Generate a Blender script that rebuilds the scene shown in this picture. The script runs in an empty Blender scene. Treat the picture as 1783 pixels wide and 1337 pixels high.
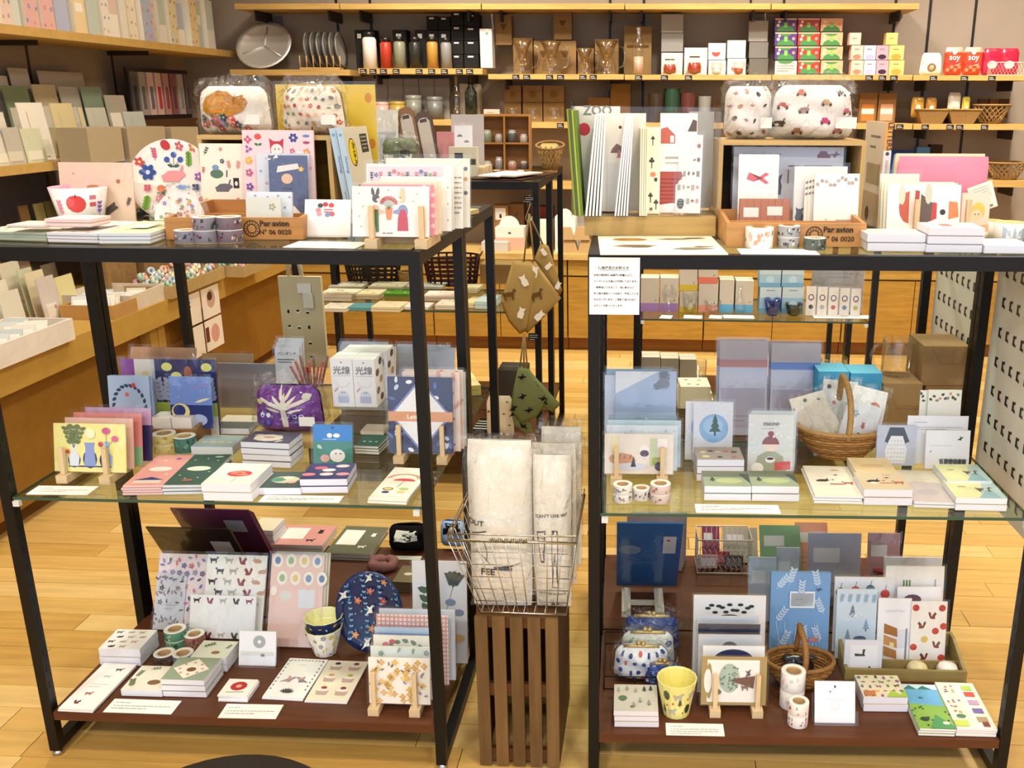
import bpy, math, random
from mathutils import Matrix, Vector
sc = bpy.context.scene
# ---------------------------------------------------------------- camera (photo frame 1783 x 1337)
F, CX, CY, PITCH, ROLL, CAMH = 1682.69, 1049.82, 698.14, 0.3007, 0.0036, 1.3
cd = bpy.data.cameras.new('camera'); cam = bpy.data.objects.new('camera', cd); sc.collection.objects.link(cam)
cd.sensor_fit = 'HORIZONTAL'; cd.sensor_width = 36; cd.lens = F/1783*36
cd.shift_x = (891.5-CX)/1783; cd.shift_y = (CY-668.5)/1783; cd.clip_start = .05
_R = Vector((1,0,0)); _U = Vector((0, math.sin(PITCH), math.cos(PITCH))); _B = -Vector((0, math.cos(PITCH), -math.sin(PITCH)))
_r = math.cos(ROLL)*_R + math.sin(ROLL)*_U; _u = -math.sin(ROLL)*_R + math.cos(ROLL)*_U
cam.matrix_world = Matrix(((_r.x,_u.x,_B.x,0),(_r.y,_u.y,_B.y,0),(_r.z,_u.z,_B.z,CAMH),(0,0,0,1)))
sc.camera = cam
# ---------------------------------------------------------------- light: even daylight of the mall outside the open shop front, warm lamps in the ceiling
w = bpy.data.worlds.new('world'); sc.world = w; w.use_nodes = True
w.node_tree.nodes['Background'].inputs[0].default_value = (.72,.84,1,1)
w.node_tree.nodes['Background'].inputs[1].default_value = 1.3
ROOM = Matrix.Rotation(-.055, 4, 'Z')
def lamp(x, y, z, e, size, col=(1,.93,.82), spot=None, tilt=(0,0)):
    l = bpy.data.lights.new('ceiling_lamp', 'AREA'); l.energy = e; l.color = col; l.shape = 'DISK'; l.size = size
    if spot: l.spread = math.radians(spot)
    o = bpy.data.objects.new('ceiling_lamp', l); sc.collection.objects.link(o)
    o.matrix_world = ROOM @ Matrix.Translation((x,y,z)) @ Matrix.Rotation(tilt[0],4,'X') @ Matrix.Rotation(tilt[1],4,'Y')
LZ = 2.62
for lx_, ly_, e_ in ((-1.9,-.7,19),(-.9,-.9,19),(.1,-.9,19),(1.1,-.9,19),(2.1,-.7,18), (-1.5,1.0,8),(.3,1.0,8),(1.7,1.0,8), (-1.5,2.6,12),(0,2.6,11),(1.5,2.6,12), (-1.2,3.9,15),(.2,3.9,15),(1.6,3.9,17)):
    lamp(lx_, ly_, LZ, e_, .22, spot=150)
for lx_, ly_ in ((-1.0,4.3),(.4,4.3),(1.8,4.3)): lamp(lx_, ly_, LZ, 10, .16, spot=100, tilt=(.55,0))
sc.view_settings.view_transform = 'Standard'; sc.view_settings.look = 'None'; sc.view_settings.gamma = 1; sc.view_settings.use_curve_mapping = False
sc.view_settings.exposure = .27
sc.cycles.max_bounces = 8; sc.cycles.transparent_max_bounces = 24; sc.cycles.caustics_reflective = False; sc.cycles.caustics_refractive = False
sc.cycles.sample_clamp_indirect = 6
# ---------------------------------------------------------------- frames: 0 room, 1 left rack, 2 right rack, 3 rack behind left, 4 rack behind right
RK = {0:(0,0,-.055), 1:(-1.1421,1.695,-.0497), 2:(-.0262,1.6287,-.0195)}
def _fr(x,y,a): return Matrix.Translation((x,y,0)) @ Matrix.Rotation(a,4,'Z')
FR = {k:_fr(*v) for k,v in RK.items()}
FR[3] = FR[0] @ _fr(-1.208,3.13,0); FR[4] = FR[0] @ _fr(-.075,3.29,0)
FRI = {k:m.inverted() for k,m in FR.items()}
RW, RD, RH, RG, RS, RT = .828, .40, 1.054, .580, .106, .0205
def ray(k,u,v):
    d = _r*((u-CX)/F) + _u*((CY-v)/F) - _B
    o = FRI[k] @ Vector((0,0,CAMH)); return o, FRI[k].to_3x3() @ d
def on(k,u,v,z): o,e = ray(k,u,v); t=(z-o.z)/e.z; return o+e*t
def aty(k,u,v,y): o,e = ray(k,u,v); t=(y-o.y)/e.y; return o+e*t
def atx(k,u,v,x): o,e = ray(k,u,v); t=(x-o.x)/e.x; return o+e*t
def onlean(k,u,v,y,z,lean):
    o,e = ray(k,u,v); s,c = math.sin(lean), math.cos(lean)
    # o.y+t e.y = y+q s ; o.z+t e.z = z+q c
    det = -e.y*c + s*e.z
    t = (-(y-o.y)*c + s*(z-o.z))/det; q = (e.y*(z-o.z) - e.z*(y-o.y))/det
    return o.x+t*e.x, q
# ---------------------------------------------------------------- colour + materials
def lin(c):
    if isinstance(c,str): c = [int(c[i:i+2],16)/255 for i in (0,2,4)]
    return tuple(x/12.92 if x<=.04045 else ((x+.055)/1.055)**2.4 for x in c[:3])+(1,)
MAT = {}
def mat(name, rough=.6, metal=0, spec=.5, trans=0, noise=None, bump=None, tint=None, coat=0, ior=None, film=0, alpha_rough=.05, grain=None):
    m = bpy.data.materials.new(name); m.use_nodes = True; nt = m.node_tree; N = nt.nodes; L = nt.links
    b = N['Principled BSDF']; b.inputs['Roughness'].default_value = rough; b.inputs['Metallic'].default_value = metal
    b.inputs['Specular IOR Level'].default_value = spec; b.inputs['Coat Weight'].default_value = coat
    a = N.new('ShaderNodeAttribute'); a.attribute_name = 'col'; col = a.outputs['Color']
    tc = N.new('ShaderNodeTexCoord')
    if grain:
        mp = N.new('ShaderNodeMapping'); mp.inputs['Scale'].default_value = grain[0]; L.new(tc.outputs['Object'], mp.inputs[0])
        nz = N.new('ShaderNodeTexNoise'); nz.inputs['Scale'].default_value = grain[1]; nz.inputs['Detail'].default_value = 6; nz.inputs['Distortion'].default_value = .6; L.new(mp.outputs[0], nz.inputs['Vector'])
        rp = N.new('ShaderNodeMapRange'); rp.inputs['From Min'].default_value = .3; rp.inputs['From Max'].default_value = .7; rp.inputs['To Min'].default_value = 1-grain[2]; rp.inputs['To Max'].default_value = 1+grain[2]*.5; L.new(nz.outputs[0], rp.inputs[0])
        mx = N.new('ShaderNodeVectorMath'); mx.operation = 'SCALE'; L.new(col, mx.inputs[0]); L.new(rp.outputs[0], mx.inputs['Scale']); col = mx.outputs[0]
    L.new(col, b.inputs['Base Color'])
    if bump:
        nz = N.new('ShaderNodeTexNoise'); nz.inputs['Scale'].default_value = bump[0]; nz.inputs['Detail'].default_value = 4; L.new(tc.outputs['Object'], nz.inputs['Vector'])
        bp = N.new('ShaderNodeBump'); bp.inputs['Strength'].default_value = bump[1]; bp.inputs['Distance'].default_value = bump[2] if len(bump)>2 else .01; L.new(nz.outputs[0], bp.inputs['Height']); L.new(bp.outputs[0], b.inputs['Normal'])
    if film:   # clear film or sheet: transparent body with a glossy skin
        tr = N.new('ShaderNodeBsdfTransparent'); L.new(col, tr.inputs[0])
        fn = N.new('ShaderNodeLayerWeight'); fn.inputs[0].default_value = .5
        pw = N.new('ShaderNodeMath'); pw.operation = 'POWER'; pw.inputs[1].default_value = 4.5; L.new(fn.outputs['Facing'], pw.inputs[0])
        ad = N.new('ShaderNodeMath'); ad.operation = 'MULTIPLY_ADD'; ad.use_clamp = True; ad.inputs[1].default_value = .7; ad.inputs[2].default_value = film; L.new(pw.outputs[0], ad.inputs[0])
        gl = N.new('ShaderNodeBsdfGlossy'); gl.inputs['Roughness'].default_value = alpha_rough
        if bump: L.new(bp.outputs[0], gl.inputs['Normal']); L.new(bp.outputs[0], fn.inputs['Normal'])
        ms = N.new('ShaderNodeMixShader'); L.new(ad.outputs[0], ms.inputs[0]); L.new(tr.outputs[0], ms.inputs[1]); L.new(gl.outputs[0], ms.inputs[2])
        L.new(ms.outputs[0], N['Material Output'].inputs[0])
    MAT[name] = m; return m
mat('paper', .75, spec=.25); mat('print', .42, spec=.4); mat('gloss', .18, spec=.5)
mat('wood', .5, spec=.3, grain=((1.5,14,14),3.5,.22)); mat('woodz', .55, spec=.3, grain=((16,16,1.5),3.5,.28)); mat('woodflat', .6, spec=.25, grain=((3,3,3),8,.08))
mat('plank', .38, spec=.4, grain=((1.2,14,1),3,.16)); mat('steel', .42, metal=0, spec=.3); mat('chrome', .22, metal=1)
mat('cloth', .95, spec=.1, bump=(180,.25,.002)); mat('felt', .98, spec=.05, bump=(400,.3,.002)); mat('plaster', .9, spec=.15, grain=((1,1,1),3,.05)); mat('card', .85, spec=.15, grain=((20,20,20),6,.05))
mat('plastic', .35, spec=.5); mat('glaze', .12, spec=.6); mat('wicker', .6, spec=.3, grain=((40,40,40),4,.25)); mat('metal', .42, metal=.6)
mat('glass', film=.05, alpha_rough=.01); mat('clear', film=.13, alpha_rough=.02); mat('acrylic', film=.035, alpha_rough=.03); mat('film', film=.10, alpha_rough=.12, bump=(24,.9,.02)); mat('sleeve', film=.08, alpha_rough=.14, bump=(9,.5,.02)); mat('wrap', film=.10, alpha_rough=.14, bump=(40,1,.02))
# ---------------------------------------------------------------- mesh builder
class MB:
    def __init__(s): s.v=[]; s.f=[]; s.c=[]; s.sm=[]
    def add(s, vs, fs, col, smooth=False):
        n=len(s.v); s.v+= [tuple(p) for p in vs]; c=lin(col)
        for f in fs: s.f.append([i+n for i in f]); s.c.append(c); s.sm.append(smooth)
        return s
    def box(s, x0,y0,z0,x1,y1,z1, col='ffffff', top=None):
        v=[(x0,y0,z0),(x1,y0,z0),(x1,y1,z0),(x0,y1,z0),(x0,y0,z1),(x1,y0,z1),(x1,y1,z1),(x0,y1,z1)]
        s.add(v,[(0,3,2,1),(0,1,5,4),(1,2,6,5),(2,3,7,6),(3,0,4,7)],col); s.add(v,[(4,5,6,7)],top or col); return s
    def frustum(s, b, t, z0, z1, col, smooth=False):   # two polygons of equal count
        n=len(b); v=[(x,y,z0) for x,y in b]+[(x,y,z1) for x,y in t]
        s.add(v,[tuple(range(n))[::-1],tuple(range(n,2*n))]+[(i,(i+1)%n,n+(i+1)%n,n+i) for i in range(n)],col,smooth); return s
    def bar(s, a, b, w, h, col):      # bar from a to b, w wide, h high
        a=Vector(a); b=Vector(b); d=(b-a).normalized(); up=Vector((0,0,1)) if abs(d.z)<.95 else Vector((0,1,0))
        x=d.cross(up).normalized()*w/2; y=x.cross(d).normalized()*h/2
        v=[a-x-y,a+x-y,a+x+y,a-x+y,b-x-y,b+x-y,b+x+y,b-x+y]
        s.add(v,[(0,3,2,1),(4,5,6,7),(0,1,5,4),(1,2,6,5),(2,3,7,6),(3,0,4,7)],col); return s
    def tube(s, pts, r, col, n=6, closed=False):
        pts=[Vector(p) for p in pts]; m=len(pts); vs=[]; fs=[]
        rr=r if isinstance(r,(list,tuple)) else [r]*m
        px=None
        for i,p in enumerate(pts):
            a=pts[(i-1)%m] if closed or i>0 else p; b=pts[(i+1)%m] if closed or i<m-1 else p
            d=(b-a); d = d.normalized() if d.length>1e-9 else Vector((0,0,1))
            if px is None: px=d.orthogonal().normalized()
            x=(px-d*px.dot(d)); x = x.normalized() if x.length>1e-6 else d.orthogonal().normalized(); px=x; y=d.cross(x)
            vs+=[p+(x*math.cos(2*math.pi*j/n)+y*math.sin(2*math.pi*j/n))*rr[i] for j in range(n)]
        for i in range(m if closed else m-1):
            k=(i+1)%m
            for j in range(n): fs.append((i*n+j,i*n+(j+1)%n,k*n+(j+1)%n,k*n+j))
        if not closed: fs+=[tuple(range(n))[::-1],tuple(range((m-1)*n,m*n))]
        s.add(vs,fs,col,True); return s
    def lathe(s, prof, n=24, c=(0,0,0), cols=None, col='ffffff', sx=1, sy=1, smooth=True):
        k=len(prof); vs=[]
        for i in range(n):
            a=2*math.pi*i/n
            vs+=[(c[0]+r*math.cos(a)*sx,c[1]+r*math.sin(a)*sy,c[2]+z) for r,z in prof]
        for j in range(k-1):
            fs=[]
            for i in range(n):
                a=i*k+j; b=((i+1)%n)*k+j; fs.append((a,b,b+1,a+1))
            nn=len(s.v)
            if j==0: base=nn; s.v+=[tuple(p) for p in vs]
            cc=lin(cols[j] if cols else col)
            for f in fs:
                s.f.append([q+base for q in f]); s.c.append(cc); s.sm.append(smooth)
        return s
    def prism(s, poly, z0, z1, col, top=None):
        n=len(poly); v=[(x,y,z0) for x,y in poly]+[(x,y,z1) for x,y in poly]
        s.add(v,[tuple(range(n))[::-1]]+[(i,(i+1)%n,n+(i+1)%n,n+i) for i in range(n)],col); s.add(v,[tuple(range(n,2*n))],top or col); return s
    def prismy(s, poly, y0, y1, col, front=None):      # polygon in x,z (counter-clockwise seen from the front), extruded in y
        n=len(poly); v=[(x,y0,z) for x,z in poly]+[(x,y1,z) for x,z in poly]
        s.add(v,[tuple(range(n,2*n))[::-1]]+[(i,n+i,n+(i+1)%n,(i+1)%n) for i in range(n)],col); s.add(v,[tuple(range(n))],front or col); return s
    def grid(s, P, col, smooth=True, colf=None):     # P[i][j] points
        a=len(P); b=len(P[0]); n=len(s.v); s.v+=[tuple(p) for r in P for p in r]
        for i in range(a-1):
            for j in range(b-1):
                s.f.append([n+i*b+j,n+i*b+j+1,n+(i+1)*b+j+1,n+(i+1)*b+j]); s.c.append(lin(colf(i,j) if colf else col)); s.sm.append(smooth)
        return s
    def art(s, cv, fn):                                # print a canvas: fn(x, y, lift) -> point
        for i,(pts,c) in enumerate(cv.p):
            e=.00006*(1+min(i,cv.cap)); s.add([fn(x,y,e) for x,y in pts],[tuple(range(len(pts)))],c)
        for i,(vs,fs,c) in enumerate(cv.t):
            e=.00006*(3+min(len(cv.p),cv.cap)); s.add([fn(x,y,e) for x,y in vs],fs,c)
        return s
    def mesh(s, name):
        me=bpy.data.meshes.new(name); me.from_pydata(s.v,[],s.f)
        a=me.color_attributes.new('col','FLOAT_COLOR','CORNER'); buf=[]
        for f,c in zip(s.f,s.c): buf+= list(c)*len(f)
        a.data.foreach_set('color',buf); me.polygons.foreach_set('use_smooth',s.sm); me.update(); return me
    def build(s, name, material='paper', parent=None):
        o=bpy.data.objects.new(name, s.mesh(name)); sc.collection.objects.link(o); o.data.materials.append(MAT[material]); o.parent=parent; return o
def tag(o,label=None,cat=None,group=None,kind=None):
    if label: o['label']=label
    if cat: o['category']=cat
    if group: o['group']=group
    if kind: o['kind']=kind
    return o
def put(o,k,x,y,z,rz=0,rx=0,ry=0): o.matrix_world = FR[k] @ Matrix.Translation((x,y,z)) @ Matrix.Rotation(rz,4,'Z') @ Matrix.Rotation(ry,4,'Y') @ Matrix.Rotation(rx,4,'X'); return o
def empty(name,label,cat,group=None):
    o=bpy.data.objects.new(name,None); sc.collection.objects.link(o); return tag(o,label,cat,group)
def copytree(o,label=None,parent=None,group=None):
    c=o.copy(); sc.collection.objects.link(c); c.parent=parent
    if label: c['label']=label
    if group: c['group']=group
    for ch in list(o.children): copytree(ch,None,c)
    return c
rnd=random.Random(7)
def drape(mb,pts,fn,c,big):                            # lay a flat shape on a curved surface; large ones get inner rings so that they follow it
    xs=[p[0] for p in pts]; ys=[p[1] for p in pts]
    if max(max(xs)-min(xs),max(ys)-min(ys))<big: mb.add([fn(*p) for p in pts],[tuple(range(len(pts)))],c); return
    cx,cy=sum(xs)/len(xs),sum(ys)/len(ys); n=len(pts); P=[]
    Q=[]
    for i in range(n):
        a,b=pts[i],pts[(i+1)%n]; Q+=[a,((a[0]+b[0])/2,(a[1]+b[1])/2)]
    n=len(Q)
    for q in (1,.72,.42): P+=[fn(cx+(x-cx)*q,cy+(y-cy)*q) for x,y in Q]
    P.append(fn(cx,cy)); F=[]
    for r_ in (0,1): F+=[(r_*n+i,r_*n+(i+1)%n,(r_+1)*n+(i+1)%n,(r_+1)*n+i) for i in range(n)]
    F+=[(2*n+i,2*n+(i+1)%n,3*n) for i in range(n)]; mb.add(P,F,c)
# ---------------------------------------------------------------- flat print: coloured shapes in card coordinates (x,y in 0..1 of the card, sizes in widths)
_glyph={}
def glyph(txt):
    if txt not in _glyph:
        cu=bpy.data.curves.new('t','FONT'); cu.body=txt; cu.resolution_u=2; cu.align_x='CENTER'; cu.offset=.018
        ob=bpy.data.objects.new('t',cu); me=ob.to_mesh()
        vs=[(p.co.x,p.co.y) for p in me.vertices]; fs=[tuple(q.vertices) for q in me.polygons]
        ob.to_mesh_clear(); bpy.data.objects.remove(ob); bpy.data.curves.remove(cu)
        _glyph[txt]=(vs,fs)
    return _glyph[txt]
class CV:
    def __init__(s,w,h,cap=60): s.w=w; s.h=h; s.p=[]; s.t=[]; s.cap=cap
    def poly(s,pts,c): s.p.append(([(x*s.w,y*s.h) for x,y in pts],c)); return s
    def rect(s,x,y,w,h,c): return s.poly([(x,y),(x+w,y),(x+w,y+h),(x,y+h)],c)
    def ell(s,x,y,rx,ry,c,rot=0,n=12,a0=0,a1=2*math.pi):
        ca,sa=math.cos(rot),math.sin(rot); X=x*s.w; Y=y*s.h; rx*=s.w; ry*=s.w; full=a1-a0>6.28
        P=[]
        for i in range(n if full else n+1):
            a=a0+(a1-a0)*i/n; px,py=rx*math.cos(a),ry*math.sin(a); P.append((X+px*ca-py*sa,Y+px*sa+py*ca))
        s.p.append((P,c)); return s
    def shape(s,x,y,pts,sz,c,rot=0,flip=1):
        ca,sa=math.cos(rot),math.sin(rot); X=x*s.w; Y=y*s.h; k=sz*s.w
        P=[(X+(px*flip*ca-py*sa)*k,Y+(px*flip*sa+py*ca)*k) for px,py in pts]
        s.p.append((P if flip>0 else P[::-1],c)); return s
    def leaf(s,x,y,l,wd,ang,c): return s.shape(x,y,[(0,0),(.3,-wd),(.7,-wd*.8),(1,0),(.7,wd*.8),(.3,wd)],l,c,ang)
    def line(s,pts,wd,c):
        Q=[(x*s.w,y*s.h) for x,y in pts]; k=wd*s.w/2
        for (ax,ay),(bx,by) in zip(Q,Q[1:]):
            d=math.hypot(bx-ax,by-ay) or 1; nx,ny=-(by-ay)/d*k,(bx-ax)/d*k
            s.p.append(([(ax-nx,ay-ny),(bx-nx,by-ny),(bx+nx,by+ny),(ax+nx,ay+ny)],c))
        return s
    def flower(s,x,y,r,c,cc='ffe08a',n=5):
        for i in range(n): s.ell(x+r*.6*math.cos(6.283*i/n),y+r*.6*math.sin(6.283*i/n)*s.w/s.h,r*.5,r*.36,c,6.283*i/n,8)
        return s.ell(x,y,r*.3,r*.3,cc,n=8)
    def sprig(s,x,y,l,ang,c,n=4,lw=.3):
        ex,ey=x+l*math.cos(ang),y+l*math.sin(ang)*s.w/s.h; s.line([(x,y),(ex,ey)],.008,c)
        for i in range(1,n+1):
            q=i/n
            for sg in (1,-1): s.leaf(x+(ex-x)*q,y+(ey-y)*q,l*.34,lw,ang+sg*.8,c)
        return s
    def tree(s,x,y,sz,c,tr='5a3a28'):
        s.shape(x,y,[(-.05,0),(.05,0),(.05,.3),(-.05,.3)],sz,tr)
        for q in (.2,.45,.7): s.shape(x,y,[(-.32*(1.15-q),q),(.32*(1.15-q),q),(0,q+.42)],sz,c)
        return s
    def text(s,t,x,y,size,c='333333',rot=0,sx=1):
        vs,fs=glyph(t); ca,sa=math.cos(rot),math.sin(rot); k=size*s.w; X=x*s.w; Y=y*s.h
        s.t.append(([(X+(px*sx*ca-py*sa)*k,Y+(px*sx*sa+py*ca)*k) for px,py in vs],fs,c)); return s
    def bars(s,x,y,w,n,dy,c='9a948c',hh=.012,seed=1):   # lines of print too small to read
        r=random.Random(seed)
        for i in range(n):
            xx=x
            while xx<x+w*(1 if i<n-1 else .6):
                l=r.uniform(.03,.09); s.rect(xx,y-i*dy,min(l,x+w-xx),hh*s.w/s.h,c); xx+=l+.012
        return s
DOG=[(-.5,-.1),(-.42,-.45),(-.32,-.45),(-.28,-.15),(.15,-.15),(.2,-.45),(.3,-.45),(.34,0),(.4,.2),(.56,.22),(.56,.34),(.36,.45),(.26,.2),(-.4,.18),(-.56,.3),(-.6,.22)]
SQUIRREL=[(-.1,-.5),(.35,-.5),(.3,-.2),(.38,.0),(.48,.1),(.5,.25),(.36,.34),(.3,.5),(.22,.32),(.08,.2),(-.05,-.05),(-.16,-.2),(-.2,.1),(-.3,.4),(-.5,.45),(-.55,.2),(-.4,-.2),(-.3,-.42)]
BIRD=[(-.55,.05),(-.2,-.05),(0,-.25),(.15,-.05),(.4,.05),(.55,.0),(.4,.16),(.2,.16),(.1,.45),(0,.14),(-.25,.1)]
RABBIT=[(-.5,-.28),(.3,-.28),(.42,-.1),(.6,.0),(.56,.12),(.42,.2),(.5,.48),(.4,.5),(.3,.22),(.1,.25),(-.25,.22),(-.46,.05),(-.58,.02)]
CAR=[(-.5,-.2),(.5,-.2),(.5,.05),(.3,.08),(.18,.3),(-.3,.3),(-.4,.08),(-.5,.05)]
CAT=[(-.2,-.5),(.22,-.5),(.25,-.1),(.18,.1),(.26,.42),(.1,.32),(-.1,.32),(-.24,.44),(-.2,.08),(-.28,-.2)]
def scatter(cv,n,cols,kinds,sz,seed=1,rows=None):
    r=random.Random(seed); nx=max(1,round(math.sqrt(n*cv.w/cv.h))); ny=max(1,round(n/nx))
    for j in range(ny):
        for i in range(nx):
            x=(i+.5+(.25 if j%2 else -.25)+r.uniform(-.12,.12))/nx; y=(j+.5+r.uniform(-.14,.14))/ny
            x=min(1-sz*.6,max(sz*.6,x)); q=sz*.62*cv.w/cv.h; y=min(1-q,max(q,y))
            k=kinds[r.randrange(len(kinds))]; c=cols[r.randrange(len(cols))]
            if k=='f': cv.flower(x,y,sz*.5,c)
            elif k=='l': cv.leaf(x-sz*.3,y,sz,.2,r.uniform(-2,2),c)
            elif k=='s': cv.sprig(x,y-.2*sz,sz*.9,1.57+r.uniform(-.6,.6),c,3)
            elif k=='o': cv.ell(x,y,sz*.4,sz*.4,c,n=10)
            elif k=='t': cv.tree(x,y-.4*sz*cv.w/cv.h,sz,c)
            elif k=='v': cv.ell(x,y,sz*.5,sz*.34,c,r.uniform(-1,1),10)
            else: cv.shape(x,y,k,sz,c,r.uniform(-.15,.15),r.choice((1,-1)))
    return cv
# ---------------------------------------------------------------- generic goods
def card(name,label,cat,k,z,y,uL,uR,vT,lean=.2,t=.003,col='fbfaf5',art=None,sleeve=False,m='print',group=None,edge=None,dx=0,yaw=0,h=None,back=None):
    """sheet standing on its lower edge at depth y (or on the pixel y=(u,v)), leaning back; its top corners are seen at (uL,vT),(uR,vT)"""
    if isinstance(y,tuple): y=on(k,y[0],y[1],z).y
    x0,h0=onlean(k,uL,vT,y,z,lean); x1,h1=onlean(k,uR,vT,y,z,lean); w_=x1-x0; hh=h or (h0+h1)/2
    mb=MB().box(-w_/2,0,0,w_/2,t,hh,edge or col); cv=CV(w_,hh); cv.rect(0,0,1,1,col)
    if art: art(cv)
    mb.art(cv,lambda x,yy,e:(x-w_/2,-e,yy))
    if back: mb.box(-w_/2,t,0,w_/2,t+.0004,hh,back)
    o=mb.build(name,m); tag(o,label,cat,group)
    if sleeve:
        g=.004; s=MB(); n=5
        P=[[(-w_/2-g+(w_+2*g)*i/n, -.004-.0015*math.sin(i*2.1+j*1.7), -.001+(hh+g*2)*j/n) for i in range(n+1)] for j in range(n+1)]
        s.grid(P,'ffffff'); s.build('clear_sleeve','sleeve',o)
    put(o,k,(x0+x1)/2+dx,y,z+(t if lean>0 else .0045)*abs(math.sin(lean))+.001,yaw,-lean)
    return o
def flat(name,label,cat,k,z,fl,fr,vtop,vback,n=1,col='f7f6f2',edge='e9e9ee',art=None,m='print',group=None,seed=0,jit=.002,labels=None,cols=None):
    """n pads lying one on another: front bottom corners at pixels fl, fr; front top edge at row vtop, rear top edge at row vback"""
    a=on(k,*fl,z); b=on(k,*fr,z); w_=(b-a).length; yaw=math.atan2(b.y-a.y,b.x-a.x)
    H=max(.002,aty(k,fl[0],vtop,a.y).z-z); H=max(H,.0015*n); mid=(a+b)/2
    d=max(.02,on(k,(fl[0]+fr[0])/2,vback,z+H).y-mid.y); r=random.Random(seed+int(fl[0])); out=[]
    for i in range(n):
        h=H/n; mb=MB().box(-w_/2,0,.0014,w_/2,d,h*.965,edge).box(-w_/2+.0012,.0012,0,w_/2-.0012,d-.0012,.0014,'a8a49e') if h>.004 else MB().box(-w_/2,0,0,w_/2,d,h*.965,edge)  # inset foot strip coloured darker to paint shade between stacked pads
        cv=CV(w_,d); cv.rect(0,0,1,1,(cols[i] if cols else col))
        if art and i==n-1: art(cv)
        mb.art(cv,lambda x,yy,e:(x-w_/2,yy,h*.965+e))
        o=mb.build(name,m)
        ord_=('single','bottom','second','third','fourth','fifth','sixth')
        if n==1: lb=label
        else: lb=(labels[i] if labels else label+(', topmost of %d'%n if i==n-1 else ', lowest of %d'%n if i==0 else ', %s from the bottom of %d'%(ord_[i+1],n)))
        tag(o,lb,cat,group)
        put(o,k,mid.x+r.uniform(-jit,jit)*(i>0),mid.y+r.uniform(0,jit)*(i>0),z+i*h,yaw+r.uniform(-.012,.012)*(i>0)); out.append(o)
    return out
def tape(label,k,z,u,vb,dpx,hpx,n=1,col='e8d9c4',art=None,side=None,group=None,labels=None):
    p=on(k,u,vb,z); s=(p-ray(k,0,0)[0]).length/F; R=dpx*s/2; h=hpx*s*.98; out=[]; p.y+=R*.9
    for i in range(n):
        mb=MB(); mb.lathe([(R*.62,0),(R*.985,0),(R,.0008),(R,h-.0008),(R*.985,h),(R*.62,h),(R*.60,h*.9),(R*.60,h*.1),(R*.62,0)],24,cols=['e8e2d8','e8e2d8',col,'e8e2d8','f2ede4','d8b98c','c9a878','c9a878'])
        r=random.Random(int(u*7+i))
        for q in range(26):
            a=r.uniform(0,6.283); zz=r.uniform(.2,.8)*h; c=(side or ['8f6b5a','5c6b7a','c98a7a'])[q%len(side or (1,2,3))]; l=r.uniform(.05,.16); hh=h*r.uniform(.06,.18)
            mb.add([((R+.0002)*math.cos(a+dx),(R+.0002)*math.sin(a+dx),zz+dz) for dx,dz in ((-l,-hh),(l,-hh*.6),(l*.8,hh),(-l*.7,hh*.8))],[(0,1,2,3)],c)
        o=mb.build('washi_tape','print'); tag(o,(labels[i] if labels else label),'tape',group); put(o,k,p.x,p.y,z+i*h*1.01,r.uniform(0,3)); out.append(o)
    return out
def strip(label,k,z,fl,fr,vb,n=3,col='fbf8f0',seed=1):
    a=on(k,*fl,z); b=on(k,*fr,z); w_=(b-a).length; d=max(.012,on(k,(fl[0]+fr[0])/2,vb,z).y-(a.y+b.y)/2); mb=MB().box(-w_/2,0,0,w_/2,d,.0008,col)
    cv=CV(w_,d); cv.bars(.07,.72,.35,1,.2,'4a4640',.010,seed); cv.bars(.07,.48,.84,n-1,.2,'6a665e',.009,seed+3); mb.art(cv,lambda x,y,e:(x-w_/2,y,.0008+e))
    o=tag(mb.build('price_card','paper'),label,'sign'); put(o,k,(a.x+b.x)/2,(a.y+b.y)/2,z,math.atan2(b.y-a.y,b.x-a.x)); return o
def stand(label,k,z,y,u1,u2,depth=.12,pz=.085,wood='e2c79b',fr=.0):
    """wooden card stand: two feet with an upright peg each, joined by a cross bar"""
    if isinstance(y,tuple): y=on(k,y[0],y[1],z).y
    x1=on(k,u1[0],u1[1],z).x; x2=on(k,u2[0],u2[1],z).x
    e=empty('card_stand',label,'stand')
    for x in (x1,x2):
        MB().box(x-x1-.011,0,0,x-x1+.011,depth,.016,wood).build('foot','wood',e)
        MB().bar((x-x1,.012,.016),(x-x1,.012+pz*.05,pz),.009,.009,wood).build('peg','woodz',e)
    MB().box(.011,depth*.45,.003,x2-x1-.011,depth*.45+.01,.013,wood).build('cross_bar','wood',e)
    put(e,k,x1,y,z); return e
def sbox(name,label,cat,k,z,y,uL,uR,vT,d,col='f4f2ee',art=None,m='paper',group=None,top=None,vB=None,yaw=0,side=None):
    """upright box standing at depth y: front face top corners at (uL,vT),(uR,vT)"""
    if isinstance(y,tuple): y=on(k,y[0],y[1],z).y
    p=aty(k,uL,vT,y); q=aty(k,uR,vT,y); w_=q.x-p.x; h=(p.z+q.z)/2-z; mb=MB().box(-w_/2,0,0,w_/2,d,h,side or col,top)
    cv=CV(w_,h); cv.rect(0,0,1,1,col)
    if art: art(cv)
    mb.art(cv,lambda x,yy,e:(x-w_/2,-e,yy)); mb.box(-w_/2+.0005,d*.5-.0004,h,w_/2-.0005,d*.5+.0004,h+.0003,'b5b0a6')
    o=tag(mb.build(name,m),label,cat,group); put(o,k,(p.x+q.x)/2,y,z,yaw); o_h[o.name]=h; return o
o_h={}
def lid(o): return o_h[o.name]
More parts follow.
